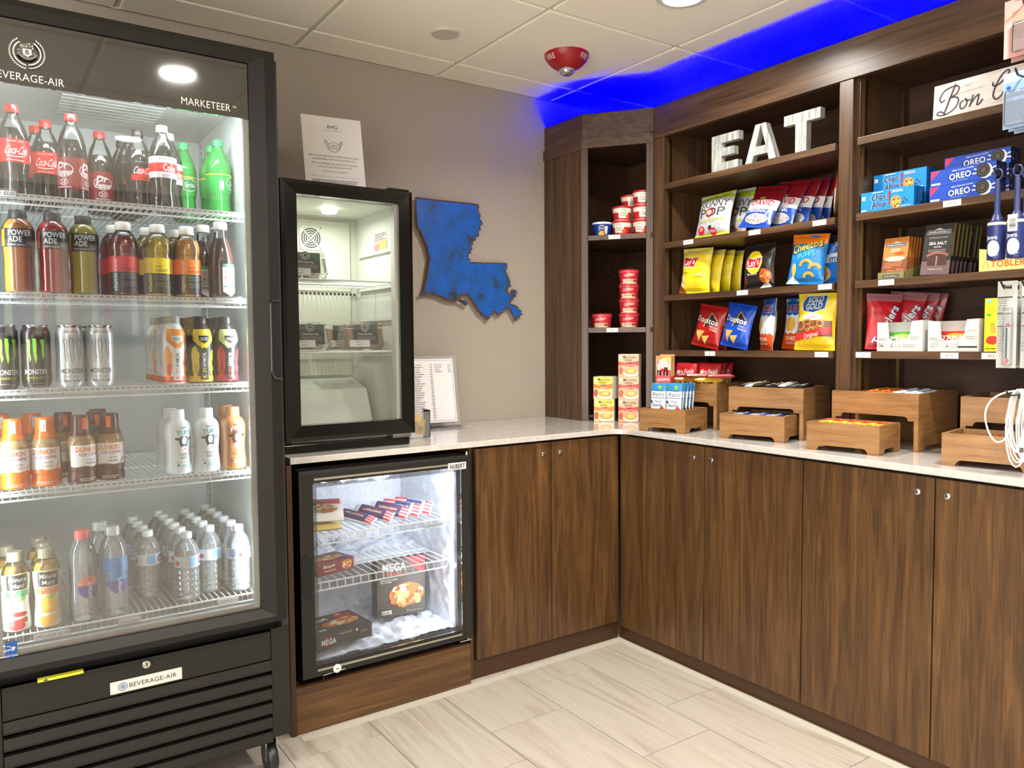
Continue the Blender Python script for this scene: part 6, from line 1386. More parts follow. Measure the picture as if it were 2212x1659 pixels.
# instant noodle boxes in front of the corner cabinet
DIAG = math.atan2(dv.y, dv.x)
def noodle(x, y, z, rz, hot, label):
    c = (P((196, 60, 50), 0.45) if hot else P((246, 214, 70), 0.45)); w_, h_ = 0.092, 0.103
    g = G(); g.rect(-w_ / 2, w_ / 2, 0, h_, P((226, 170, 130), 0.45) if hot else P((240, 200, 150), 0.45)); g.rect(-w_ / 2, w_ / 2, 0.072, h_, P((226, 180, 140), 0.4) if hot else P((250, 226, 90), 0.4)); g.poly([(-w_ / 2, 0.052), (-w_ / 2, 0.07), (-0.015, 0.062), (0.015, 0.066), (w_ / 2, 0.072), (w_ / 2, 0.05), (0.01, 0.046)], P((205, 64, 50), 0.45) if hot else P((236, 130, 40), 0.45))
    g.ell(-0.034, 0.09, 0.006, 0.006, P((220, 220, 214), 0.5), 12); g.text('Maruchan', 0.006, 0.084, 0.0125, INK, bold=1, width=0.062); g.text('Instant', 0.0, 0.0725, 0.0105, INK, bold=2, width=0.036); g.text('Lunch', 0.0, 0.061, 0.0105, INK, bold=2, width=0.03); g.text('Hot & Spicy Chicken' if hot else 'Chicken', 0.002, 0.05, 0.0075, WHITE, bold=1, shear=0.2, width=0.07 if hot else 0.036)
    g.blob(-0.035, 0.028, 0.012, 0.02, P((190, 96, 50), 0.5), 3); g.ell(0.01, 0.018, 0.034, 0.017, P((240, 234, 220), 0.5)); g.ell(0.01, 0.024, 0.03, 0.013, P((214, 160, 80), 0.5)); g.blob(0.012, 0.027, 0.018, 0.01, P((236, 206, 120), 0.5), 6)
    cols = c
    t = carton('noodle_cup_box', label, 'food box', 'instant noodle boxes', w_, 0.092, h_, P((222, 214, 200), 0.5), (x, y, z), rz, front=g)
p1_ = A_ + dv * 0.105 - nv * 0.028; p2_ = A_ + dv * 0.222 - nv * 0.028
for k in range(2): noodle(p1_.x + 0.003 * k, p1_.y - 0.006 * k, CT + 0.0004 + 0.1036 * k, DIAG + R(6 - 14 * k), False, ('lower', 'upper')[k] + ' yellow chicken noodle box in the left stack before the corner cabinet')
for k in range(3): noodle(p2_.x, p2_.y, CT + 0.0004 + 0.1036 * k, DIAG + R(1 + (k % 2)), True, ('bottom', 'middle', 'top')[k] + ' red hot and spicy noodle box in the right stack before the corner cabinet')
# soup cups in the corner cabinet
def cup(name, x, y, z, rz, kind, label):
    t = thing(name, label, 'food cup', (x, y, z), rz, 'soup cups in the corner cabinet')
    bowl = kind == 'bowl'
    h_ = 0.066; r0, r1 = (0.036, 0.045) if not bowl else (0.040, 0.046)
    body = P((24, 60, 150), 0.35) if kind == 'blue' else P((236, 214, 196), 0.35)
    pr = [(r0 * 0.95, 0), (r0, 0.003), (r1, h_ - 0.012), (r1, h_ - 0.008)]
    MB().lathe(pr, 24).build('cup', body, t, smooth=True)
    lid = P((232, 230, 226), 0.3) if kind == 'blue' else P((178, 30, 38), 0.35)
    MB().lathe([(r1 * 0.99, h_ - 0.010), (r1 + 0.002, h_ - 0.010), (r1 + 0.002, h_ - 0.002), (r1 - 0.003, h_), (0.0005, h_ - 0.0015)], 24, cap=False).build('lid', lid, t, smooth=True)
    rf = rfun(pr); g = G()
    if kind == 'blue':
        wrap(g, 0.04, 0.004, 0.052, P((24, 60, 150), 0.35)); g.ell(0.004, 0.034, 0.016, 0.015, P((240, 200, 50), 0.4)); g.ell(0.004, 0.034, 0.014, 0.012, P((20, 50, 120), 0.4)); g.text('CHEESE', 0.004, 0.032, 0.006, WHITE, bold=1); g.blob(0.0, 0.012, 0.018, 0.009, P((240, 176, 50), 0.5), 5); g.rect(0.018, 0.03, 0.01, 0.045, WHITE)
    elif bowl:
        wrap(g, 0.043, 0.004, 0.054, P((186, 36, 44), 0.35)); g.rect(-0.03, 0.035, 0.004, 0.022, P((226, 190, 160), 0.4)); g.text('CHUNKY', 0.003, 0.034, 0.012, WHITE, bold=2, width=0.048, rot=R(6)); g.text('soup', 0.0, 0.045, 0.006, WHITE, shear=0.3); g.text('CHILI' if 'chili' in label else 'SOUP', 0.0, 0.011, 0.008, P((60, 24, 20), 0.4), bold=1); g.blob(0.026, 0.014, 0.01, 0.007, P((140, 60, 30), 0.5), 4)
    else:
        wrap(g, 0.04, 0.004, 0.036, P((190, 36, 40), 0.35)); g.poly([(-0.02, 0.012), (0.024, 0.01), (0.026, 0.04), (0.0, 0.05), (-0.018, 0.042)], P((240, 232, 214), 0.4)); g.lines(-0.012, 0.018, 0.032, 0.006, 3, P((70, 50, 40), 0.5), 0.0025, 3, 'c'); g.arc(0.003, 0.036, 0.012, R(20), R(160), 0.002, P((70, 110, 50), 0.5)); g.blob(0.026, 0.018, 0.012, 0.011, P((214, 90, 50), 0.5), 6)
    g.put('label', t, cylS(rf, 0.041), (0.005, 0.006), base=0.0006, lay=0.0001)
def dpt(s, d): q = A_ + dv * s - nv * d; return q.x, q.y
cz0 = CZ[0] + 0.0004; H_ = 0.0664
rzc = DIAG
x, y = dpt(0.083, 0.075); cup('macaroni_cup', x, y, cz0, rzc + 0.1, 'blue', 'blue macaroni cup at the left of the upper corner shelf')
for k, s_, d_ in ((2, 0.178, 0.07), (3, 0.272, 0.07)):
    for j in range(k): x, y = dpt(s_, d_); cup('soup_cup', x, y, cz0 + j * H_, rzc + (-0.25, 0.25, 0.1)[j], 'red', ('bottom', 'middle' if k == 3 else 'upper', 'top')[j] + ' red soup cup in the ' + ('middle' if k == 2 else 'right-hand') + ' stack on the upper corner shelf')
for j in range(3): x, y = dpt(0.20, 0.165); cup('soup_cup', x, y, cz0 + j * H_, rzc + 0.2 * j, 'red', ('bottom', 'middle', 'top')[j] + ' red soup cup in the rear stack on the upper corner shelf')
cz1 = CZ[1] + 0.0004
x, y = dpt(0.085, 0.06); cup('soup_bowl', x, y, cz1, rzc, 'bowl', 'single red chili bowl with cream lid band at the left of the lower corner shelf')
for j in range(4): x, y = dpt(0.212, 0.06); cup('soup_bowl', x, y, cz1 + j * H_, rzc + 0.15 * (j % 2), 'bowl', ('bottom', 'second', 'third', 'top')[j] + ' red chunky soup bowl in the stack of four on the lower corner shelf')

# ================================================================ goods on the long shelving
def bag(name, label, group, w_, h_, th, m, g, loc, yaw=0.0, tilt=8.0, roll=0.0, seed=0, crk=0.0045, cat='snack bag'):
    """pillow bag; the front faces the room"""
    t = thing(name, label, cat, loc, 0, group, rot=(R(-tilt), R(roll), R(-90 + yaw)))
    sb = 0.012
    def T(u, v):
        s = min(1.0, abs(2 * u / w_)); q = (v - sb) / (h_ - 2 * sb)
        if q <= 0 or q >= 1: return 0.0008
        return 0.0008 + th / 2 * (1 - s ** 2.6) ** 0.75 * math.sin(PI * q) ** 0.5
    def X(u, v):
        q = max(0.0, min(1.0, v / h_)); return u * (1 - 0.09 * math.sin(PI * q) ** 0.8)
    def N(u, v, sgn):
        k = min(1.0, v / 0.02, (h_ - v) / 0.01); p = Vector((u * 16 + seed * 3.1, v * 13, sgn * 7 + seed))
        a = noise.noise(p) * 1.0 + abs(noise.noise(p * 2.3)) * 0.9 - 0.3
        b = noise.noise(Vector((u * 60, v * 16, seed))) * 0.35 * (max(0.0, v - h_ * 0.72) / (h_ * 0.28) + max(0.0, h_ * 0.2 - v) / (h_ * 0.2))
        return crk * (a + b) * max(0.0, k)
    def Sf(u, v, o):
        u = max(-w_ / 2, min(w_ / 2, u)); v = max(0.0, min(h_, v)); return (X(u, v), -(T(u, v) + N(u, v, 0) + o), v)
    nu, nv = 14, 20; vs = []; fs = []
    for j in range(nv + 1):
        for i in range(nu + 1):
            u, v = (i / nu - 0.5) * w_, j / nv * h_
            vs.append((X(u, v), -max(0.0003, T(u, v) - 0.0015 + min(0.0, N(u, v, 0))), v)); vs.append((X(u, v), max(0.0003, T(u, v) + N(u, v, 1)), v))
    for j in range(nv):
        for i in range(nu):
            a, b, c, d = [2 * ((j + q) * (nu + 1) + i + p) for p, q in ((0, 0), (1, 0), (1, 1), (0, 1))]; fs += [(a, b, c, d), (d + 1, c + 1, b + 1, a + 1)]
    MB().add(vs, fs).build('bag', m, t, smooth=True)
    base = G(); base.rect(-w_ / 2, w_ / 2, 0, h_, m); base.it += [(a, b, base._m(g.mats[c])) for a, b, c in g.it]
    me = base.bake('front_print', Sf, (0.0056, 0.0056), base=0.0008, lay=0.0003)
    me.polygons.foreach_set('use_smooth', [True] * len(me.polygons))
    link('front_print', me, t)
    settle(t, loc[2])
    return t
def PL(c, r_=0.28): return P(c, r_, 0.0, 0.5)
SHB, SHC, SHD = SHZ[1] + 0.0005, SHZ[2] + 0.0005, SHZ[3] + 0.0005
# popcorn
def skinny():
    g = G(); gr = PL((206, 212, 70)); g.rect(-0.0925, 0.0925, 0.165, 0.195, PL((160, 176, 40))); g.rect(-0.0925, 0.0925, 0.0, 0.014, gr)
    g.text('SKINNY', 0.004, 0.124, 0.034, INK, width=0.15); g.text('POP', 0.0, 0.082, 0.04, INK, width=0.0 or 0.14); g.blob(-0.008, 0.1, 0.024, 0.022, PL((160, 30, 40)), 3, 14, 0.15); g.blob(-0.008, 0.1, 0.015, 0.013, PL((222, 206, 170)), 5); g.text('POPCORN', 0.006, 0.058, 0.014, PL((170, 186, 50)), width=0.14, bold=1); g.ell(-0.05, 0.03, 0.019, 0.017, PL((190, 30, 50))); g.text('39', -0.05, 0.026, 0.014, WHITE, bold=2); g.ell(0.0, 0.034, 0.01, 0.01, PL((50, 46, 50))); g.ell(0.016, 0.018, 0.017, 0.014, PL((190, 30, 50))); g.text('FREE', 0.016, 0.014, 0.009, WHITE, bold=1); g.arc(0.04, 0.036, 0.012, 0, 2 * PI, 0.001, GREYINK)
    return g
bag('popcorn_bag', 'silver and green popcorn bag in front on the snack shelf', 'popcorn bags', 0.185, 0.195, 0.055, PL((178, 180, 180)), skinny(), (-0.295, -0.835, SHB), 2, 17, -2, 1)
bag('popcorn_bag', 'silver and green popcorn bag turned sideways behind the first', 'popcorn bags', 0.15, 0.205, 0.045, PL((178, 180, 180)), skinny(), (-0.19, -0.875, SHB), -22, 12, 6, 2)
bag('popcorn_bag', 'silver and green popcorn bag rearmost, its top showing', 'popcorn bags', 0.15, 0.20, 0.04, PL((178, 180, 180)), skinny(), (-0.12, -0.89, SHB), -12, 10, 3, 3)
# sunflower seeds
def david():
    g = G(); g.rect(-0.075, 0.075, 0.0, 0.08, PL((24, 66, 158))); g.rect(-0.075, 0.075, 0.08, 0.125, PL((226, 226, 226))); g.rect(-0.075, 0.075, 0.125, 0.2, PL((130, 20, 30))); g.text('DAVID', 0.0, 0.098, 0.024, PL((190, 26, 40)), bold=3, width=0.115, shear=0.05); g.rect(-0.06, 0.04, 0.082, 0.084, PL((190, 120, 120))); g.text('ORIGINAL', -0.012, 0.065, 0.014, WHITE, bold=2, width=0.1, shear=0.1); g.blob(0.0, 0.036, 0.06, 0.024, PL((176, 172, 170)), 7, 16, 0.1)
    rd_ = random.Random(3); V = []; F = []
    for i in range(60):
        a, q = rd_.random() * 2 * PI, math.sqrt(rd_.random()); x, y, r_ = 0.055 * q * math.cos(a), 0.036 + 0.02 * q * math.sin(a), rd_.random() * 3
        F.append(tuple(range(len(V), len(V) + 4))); V += [(x + 0.006 * math.cos(r_), y + 0.006 * math.sin(r_)), (x - 0.0015 * math.sin(r_), y + 0.0015 * math.cos(r_)), (x - 0.006 * math.cos(r_), y - 0.006 * math.sin(r_)), (x + 0.0015 * math.sin(r_), y - 0.0015 * math.cos(r_))]
    g.shape(V, F, PL((120, 116, 116))); g.blob(-0.01, 0.132, 0.02, 0.007, PL((180, 150, 70)), 3); return g
for k, (x, y, yaw, tl, rl) in enumerate(((-0.28, -1.04, 2, 30, 8), (-0.215, -1.10, -6, 22, 9), (-0.165, -1.14, -10, 16, 8), (-0.12, -1.165, -12, 12, 7), (-0.075, -1.18, -14, 8, 6))):
    bag('sunflower_seed_bag', ('foremost, leaning far back', 'second in the row', 'third in the row', 'fourth in the row', 'rearmost')[k] + ' red, white and blue sunflower seed bag', 'sunflower seed bags', 0.15, 0.2, 0.032, PL((24, 66, 158)), david(), (x, y, SHB + (0.006 if k == 0 else 0.003)), yaw, tl, rl, 10 + k, 0.0025)
g = G(); g.rect(-0.06, 0.06, 0.11, 0.17, PL((150, 26, 36))); g.rect(-0.06, 0.06, 0.0, 0.018, PL((170, 40, 40))); g.rect(-0.06, 0.06, 0.165, 0.19, PL((120, 70, 70)))
bag('jerky_packet', 'red and kraft-coloured packet at the right end of the snack shelf', None, 0.12, 0.19, 0.02, PL((196, 160, 110)), g, (-0.262, -1.394, SHB), -64, 4, 0, 19, 0.002)
# potato chips
LOGO_R = PL((196, 30, 40))
def lays(dark):
    g = G(); yel = PL((244, 216, 40)); base = PL((36, 32, 32)) if dark else yel
    if dark: g.ell(-0.012, 0.105, 0.045, 0.046, yel)
    else: g.rect(-0.08, 0.08, 0.165, 0.205, PL((206, 190, 90))); g.ell(-0.022, 0.135, 0.03, 0.03, PL((246, 226, 90)))
    cx, cy = (-0.012, 0.103) if dark else (-0.022, 0.135)
    g.poly([(cx - 0.045, cy - 0.02), (cx + 0.03, cy - 0.026), (cx + 0.046, cy + 0.02), (cx, cy + 0.016), (cx - 0.04, cy + 0.026)], WHITE); g.poly([(cx - 0.042, cy - 0.017), (cx + 0.028, cy - 0.023), (cx + 0.043, cy + 0.017), (cx, cy + 0.013), (cx - 0.037, cy + 0.022)], LOGO_R)
    g.text("Lay's", cx - 0.002, cy - 0.012, 0.026, WHITE, bold=2, width=0.066, shear=0.05, rot=R(5))
    if dark: g.text('Barbecue', -0.02, 0.054, 0.0095, P((206, 200, 190), 0.4), bold=1, width=0.055); foodpile(g, 0.045, 0.045, 0.03, 0.03, 9, 4, [PL((200, 110, 60)), PL((214, 140, 80)), PL((170, 80, 40))], 1.6); g.blob(-0.055, 0.035, 0.014, 0.022, PL((90, 40, 30)), 4); g.poly([(0.01, 0.0), (0.07, 0.0), (0.06, 0.02), (0.03, 0.012)], PL((200, 196, 190)))
    else: g.text('Classic', -0.04, 0.085, 0.0085, P((120, 100, 30), 0.4), width=0.04); foodpile(g, -0.065, 0.05, 0.022, 0.03, 8, 14, [PL((240, 220, 150)), PL((226, 190, 100)), PL((250, 236, 180))], 1.6); g.poly([(-0.08, 0.0), (-0.04, 0.0), (-0.06, 0.03), (-0.08, 0.04)], PL((150, 80, 40))); g.arc(0.03, 0.02, 0.014, 0, 2 * PI, 0.001, PL((206, 170, 30))); g.poly([(0.0, 0.075), (0.06, 0.09), (0.05, 0.07)], PL((210, 196, 120)))
    return g
for k, (x, y, yaw, tl, rl) in enumerate(((-0.29, -0.738, 4, 5, 2), (-0.223, -0.75, -10, 8, 3), (-0.16, -0.76, -13, 6, 3), (-0.098, -0.77, -15, 4, 2))):
    bag('potato_chip_bag', ('foremost', 'second', 'third', 'rearmost')[k] + ' yellow potato chip bag in its row', 'yellow potato chip bags', 0.16, 0.196 if k == 0 else 0.19, 0.05, PL((244, 216, 40)), lays(False), (x, y, SHC), yaw, tl, rl, 30 + k)
bag('potato_chip_bag', 'black barbecue potato chip bag standing alone', None, 0.155, 0.18, 0.05, PL((34, 30, 30), 0.2), lays(True), (-0.285, -1.072, SHC), -2, 6, -2, 36)
g = G(); g.rect(-0.08, 0.08, 0.14, 0.2, PL((30, 120, 120))); g.ell(0.0, 0.09, 0.07, 0.075, PL((206, 200, 170))); g.text('Miss', -0.045, 0.105, 0.02, INK, shear=0.3, width=0.045); g.text("Vickie's", 0.025, 0.105, 0.02, INK, shear=0.3, width=0.08); g.text('SEA SALT', -0.01, 0.075, 0.01, INK, width=0.08); g.text('ORIGINAL', 0.0, 0.06, 0.007, GREYINK); g.rect(-0.08, 0.08, 0.0, 0.02, PL((40, 130, 130)))
bag('kettle_chip_bag', 'teal and cream kettle chip bag half hidden behind the cheese puffs', None, 0.16, 0.19, 0.04, PL((206, 200, 170)), g, (-0.19, -1.235, SHC), 0, 8, 2, 37)
g = G(); g.rect(-0.08, 0.08, 0.15, 0.205, PL((230, 120, 30))); g.poly([(-0.08, 0.15), (0.08, 0.165), (0.08, 0.15)], PL((230, 120, 30))); g.text('Cheetos', 0.0, 0.125, 0.034, INK, bold=5, width=0.14, shear=0.1, rot=R(14)); g.text('Cheetos', 0.0, 0.127, 0.031, PL((250, 206, 60)), bold=2, width=0.132, shear=0.1, rot=R(14)); g.text('PUFFS', 0.006, 0.098, 0.02, INK, bold=4, width=0.078, rot=R(12)); g.text('PUFFS', 0.006, 0.098, 0.02, PL((90, 200, 220)), bold=2, width=0.076, rot=R(12))
for a, b_, c in ((0.01, 0.06, 0.026), (0.045, 0.05, 0.022), (0.02, 0.02, 0.02)): g.arc(a, b_, c, R(20), R(170), 0.011, PL((230, 150, 60)))
g.blob(-0.045, 0.05, 0.012, 0.028, PL((226, 170, 90)), 3); g.poly([(-0.08, 0.0), (-0.02, 0.0), (-0.05, 0.03)], PL((220, 230, 240)))
bag('cheese_puff_bag', 'blue and orange cheese puff bag tilted at the right of the chip shelf', None, 0.152, 0.19, 0.05, PL((30, 120, 190)), g, (-0.298, -1.292, SHC), 4, 7, 4, 38)
g = G(); g.rect(-0.07, 0.07, 0.15, 0.2, PL((60, 40, 40))); g.text('ORIGINAL', -0.015, 0.08, 0.018, PL((200, 220, 250)), bold=1, width=0.09, rot=R(70), align='l'); g.poly([(-0.05, 0.07), (0.07, 0.09), (0.07, 0.125), (-0.035, 0.105)], PL((230, 236, 244))); g.text('mix', 0.015, 0.083, 0.025, PL((40, 60, 140)), bold=3, width=0.06, rot=R(10), shear=0.2); foodpile(g, -0.035, 0.035, 0.035, 0.03, 16, 5, [PL((220, 170, 100)), PL((190, 120, 60)), PL((240, 206, 140))])
bag('snack_mix_bag', 'bright blue snack mix bag leaning against the bay divider', None, 0.125, 0.185, 0.04, PL((40, 120, 210)), g, (-0.225, -1.355, SHC), 6, 8, 5, 39)
# tortilla chips
def dori(c):
    g = G(); tri = INK; g.poly([(-0.018, 0.105), (0.012, 0.158), (0.05, 0.115), (0.0, 0.085)], tri); g.line([(-0.012, 0.085), (0.012, 0.15), (0.05, 0.118)], 0.004, PL((230, 190, 120))); g.text('Doritos', -0.004, 0.103, 0.024, WHITE, bold=3, width=0.125, rot=R(-5)); g.text('COOL' if c == 'blue' else 'NACHO', 0.04, 0.085, 0.008, WHITE, bold=1, rot=R(-8)); g.text('RANCH' if c == 'blue' else 'CHEESE', 0.042, 0.073, 0.008, WHITE, bold=1, rot=R(-8))
    g.poly([(-0.05, 0.068), (0.0, 0.068), (-0.03, 0.018)], PL((226, 160, 80))); g.poly([(-0.012, 0.045), (0.028, 0.052), (0.006, 0.012)], PL((236, 180, 100))); g.poly([(-0.042, 0.06), (-0.012, 0.062), (-0.03, 0.034)], PL((240, 190, 110))); return g
for k, (c, nm, x, y, yaw, rl) in enumerate(((PL((160, 26, 24)), 'red', -0.29, -0.795, 2, 10), (PL((160, 26, 24)), 'red', -0.225, -0.80, -12, 9), (PL((20, 70, 180)), 'blue', -0.295, -0.955, -2, 9))):
    bag('tortilla_chip_bag', ('red nacho tortilla chip bag in front', 'red nacho tortilla chip bag behind its twin', 'blue tortilla chip bag with ranch seasoning')[k], 'tortilla chip bags', 0.15, 0.182, 0.048, c, dori(nm), (x, y, SHD), yaw, 9, rl, 50 + k)
def ruff():
    g = G(); zig = [(-0.075 + i * 0.015, 0.062 + (0.005 if i % 2 else -0.003)) for i in range(11)]
    g.poly([(-0.075, 0.0), (0.075, 0.0)] + zig[::-1], PL((220, 84, 36))); zig = [(-0.075 + i * 0.015, 0.135 + (0.005 if i % 2 else -0.003)) for i in range(11)]; g.poly(zig + [(0.075, 0.215), (-0.075, 0.215)], PL((30, 90, 170))); g.text('RUFFLES', 0.0, 0.148, 0.03, WHITE, bold=5, width=0.136); g.text('RUFFLES', 0.0, 0.149, 0.028, PL((150, 34, 50)), bold=3, width=0.132); g.blob(-0.035, 0.098, 0.03, 0.034, PL((226, 170, 80)), 4); g.text('CHEDDAR', -0.005, 0.035, 0.015, PL((250, 226, 200)), bold=2, width=0.1); g.text('& SOUR CREAM', -0.005, 0.02, 0.009, PL((250, 226, 200)), bold=1, width=0.095); return g
for k, (x, y, yaw, rl, tl) in enumerate(((-0.268, -1.098, -34, 1, 4), (-0.185, -1.185, 2, 2, 6), (-0.115, -1.19, -10, 2, 5))):
    bag('ridged_chip_bag', ('turned sideways beside the blue tortilla chips', 'facing forward behind the turned one', 'rearmost, showing one edge')[k] + ', blue, white and orange ridged chip bag', 'ridged chip bags', 0.15, 0.206, 0.045, PL((226, 228, 230)), ruff(), (x, y, SHD), yaw, tl, rl, 60 + k)
def rold():
    g = G(); g.poly([(-0.062, 0.175), (-0.055, 0.145), (0.0, 0.135), (0.05, 0.15), (0.05, 0.185), (0.045, 0.208), (-0.045, 0.208)], WHITE); g.poly([(-0.058, 0.174), (-0.051, 0.148), (0.0, 0.139), (0.046, 0.153), (0.046, 0.183), (0.041, 0.204), (-0.041, 0.204)], PL((40, 86, 150))); g.text('ROLD', 0.0, 0.178, 0.022, WHITE, bold=3, width=0.068, rot=R(4)); g.text('GOLD', 0.0, 0.151, 0.024, WHITE, bold=3, width=0.076, rot=R(4)); g.ell(0.0, 0.122, 0.05, 0.013, PL((236, 228, 214))); g.text('thins', 0.0, 0.116, 0.014, PL((180, 60, 60)), bold=1, width=0.034, rot=R(6)); g.rect(-0.08, 0.078, 0.05, 0.108, PL((120, 76, 50)))
    rd_ = random.Random(6)
    for i in range(18): g.arc(-0.065 + 0.13 * rd_.random(), 0.062 + 0.036 * rd_.random(), 0.012 + 0.006 * rd_.random(), 0, 2 * PI, 0.004, (PL((176, 116, 70)), PL((150, 90, 50)), PL((206, 150, 100)))[i % 3], 12)
    g.poly([(-0.08, 0.032), (0.08, 0.06), (0.08, 0.085), (-0.08, 0.056)], PL((206, 44, 40))); g.text('Original', 0.0, 0.047, 0.016, WHITE, bold=1, shear=0.2, width=0.07, rot=R(10)); return g
bag('pretzel_bag', 'yellow pretzel bag in front at the right of the lowest shelf', 'pretzel bags', 0.172, 0.214, 0.055, PL((246, 206, 40)), rold(), (-0.298, -1.335, SHD), 0, 6, 1, 70)
bag('pretzel_bag', 'yellow pretzel bag mostly hidden behind the front one', 'pretzel bags', 0.16, 0.205, 0.04, PL((236, 200, 50)), rold(), (-0.21, -1.35, SHD), -6, 5, 1, 71)

# block letters
CHALK = ramp_mat('whitewashed_wood', [(0.3, (96, 98, 96)), (0.48, (150, 152, 146)), (0.7, (184, 184, 176))], (70, 70, 9), rough=0.7, detail=7)
def letter(ch, polys, w_, y, label, dep=0.028):
    t = thing('wooden_letter', label, 'letter', (-0.325, y, SHZ[0] + 0.0005), R(-90), 'white block letters')
    for p in polys: MB().prism(p, 0, dep, 'y').build('block', CHALK, t)
k = 0.15
letter('E', [[(0, 0), (0.135, 0), (0.135, 0.036), (0.05, 0.036), (0.05, 0.062), (0.115, 0.062), (0.115, 0.094), (0.05, 0.094), (0.05, 0.116), (0.14, 0.116), (0.14, k), (0, k)]], 0.14, -0.86, 'whitewashed wooden letter E on the top shelf')
letter('A', [[(0, 0), (0.034, 0), (0.042, 0.034), (0.108, 0.034), (0.116, 0), (0.15, 0), (0.098, k), (0.052, k), (0.0265, 0.0765)] and [(0, 0), (0.034, 0), (0.0425, 0.032), (0.0515, 0.064), (0.0745, 0.145), (0.075, k), (0.05, k)], [(0.15, 0), (0.0985, k), (0.0752, k), (0.0752, 0.145), (0.0985, 0.064), (0.1075, 0.032), (0.116, 0)], [(0.0427, 0.032), (0.1073, 0.032), (0.0983, 0.064), (0.0517, 0.064)]], 0.15, -1.03, 'whitewashed wooden letter A on the top shelf')
letter('T', [[(0.05, 0), (0.098, 0), (0.098, 0.112), (0.155, 0.112), (0.155, k), (0, k), (0, 0.112), (0.05, 0.112)]], 0.155, -1.212, 'whitewashed wooden letter T on the top shelf')
# sign with script
t = thing('script_sign', 'whitewashed wooden sign with black script lettering on the top shelf', 'sign', (-0.318, -1.768, SHZ[0] + 0.0018), R(-90), rot=(R(-4), 0, R(-90)))
MB().box(0, 0.42, 0, 0.016, 0, 0.113, b=0.001).build('board', ramp_mat('weathered_white', [(0.3, (150, 136, 128)), (0.42, (216, 208, 200)), (0.7, (232, 226, 220))], (7, 7, 70), rough=0.6, detail=8, distort=0.6), t)
INKB = P((60, 44, 56), 0.6)
def stroke(g, pts, w_=0.0032, n=7):
    P_ = [pts[0]] + list(pts) + [pts[-1]]; out = []
    for i in range(1, len(P_) - 2):
        for k in range(n):
            q = k / n; a, b, c, d = P_[i - 1], P_[i], P_[i + 1], P_[i + 2]
            out.append(tuple(0.5 * (2 * b[j] + (c[j] - a[j]) * q + (2 * a[j] - 5 * b[j] + 4 * c[j] - d[j]) * q * q + (3 * b[j] - a[j] - 3 * c[j] + d[j]) * q ** 3) for j in (0, 1)))
    out.append(pts[-1]); g.line(out, w_ * 1.3, INKB)
g = G()
stroke(g, [(0.036, 0.062), (0.026, 0.056), (0.02, 0.068), (0.034, 0.09), (0.062, 0.098), (0.078, 0.09), (0.07, 0.072), (0.05, 0.064), (0.07, 0.062), (0.078, 0.048), (0.066, 0.026), (0.04, 0.014), (0.018, 0.016), (0.014, 0.024), (0.026, 0.026), (0.04, 0.014)], 0.0034)
stroke(g, [(0.068, 0.104), (0.058, 0.08), (0.044, 0.04), (0.034, 0.014)], 0.0042)
stroke(g, [(0.094, 0.046), (0.084, 0.038), (0.086, 0.022), (0.096, 0.022), (0.104, 0.036), (0.098, 0.05), (0.106, 0.042), (0.114, 0.044)], 0.0034)
stroke(g, [(0.122, 0.056), (0.112, 0.02)], 0.0036); stroke(g, [(0.114, 0.026), (0.128, 0.046), (0.138, 0.052), (0.136, 0.036), (0.134, 0.022), (0.142, 0.024), (0.15, 0.036)], 0.0034)
stroke(g, [(0.178, 0.078), (0.178, 0.068), (0.19, 0.066), (0.21, 0.08), (0.222, 0.098), (0.216, 0.104), (0.2, 0.092), (0.184, 0.06), (0.18, 0.036), (0.19, 0.024), (0.204, 0.034), (0.216, 0.056), (0.226, 0.084)], 0.0036)
stroke(g, [(0.226, 0.084), (0.216, 0.05), (0.216, 0.03), (0.226, 0.028), (0.236, 0.04)], 0.0036)
x0 = 0.244
for ch in range(2):
    stroke(g, [(x0, 0.056), (x0 - 0.014, 0.006)], 0.0034); stroke(g, [(x0 - 0.004, 0.042), (x0 + 0.008, 0.054), (x0 + 0.016, 0.046), (x0 + 0.01, 0.028), (x0 - 0.004, 0.026), (x0 + 0.014, 0.03), (x0 + 0.026, 0.04)], 0.0032); x0 += 0.034
stroke(g, [(0.308, 0.036), (0.322, 0.046), (0.318, 0.054), (0.308, 0.044), (0.312, 0.028), (0.326, 0.032), (0.34, 0.06), (0.332, 0.03), (0.344, 0.028), (0.352, 0.05), (0.35, 0.028), (0.36, 0.034), (0.372, 0.075), (0.362, 0.034), (0.372, 0.026), (0.38, 0.032)], 0.0032)
g.put('lettering', t, lambda u, v, o: (u, -o, v), base=0.0006, lay=0.0002)

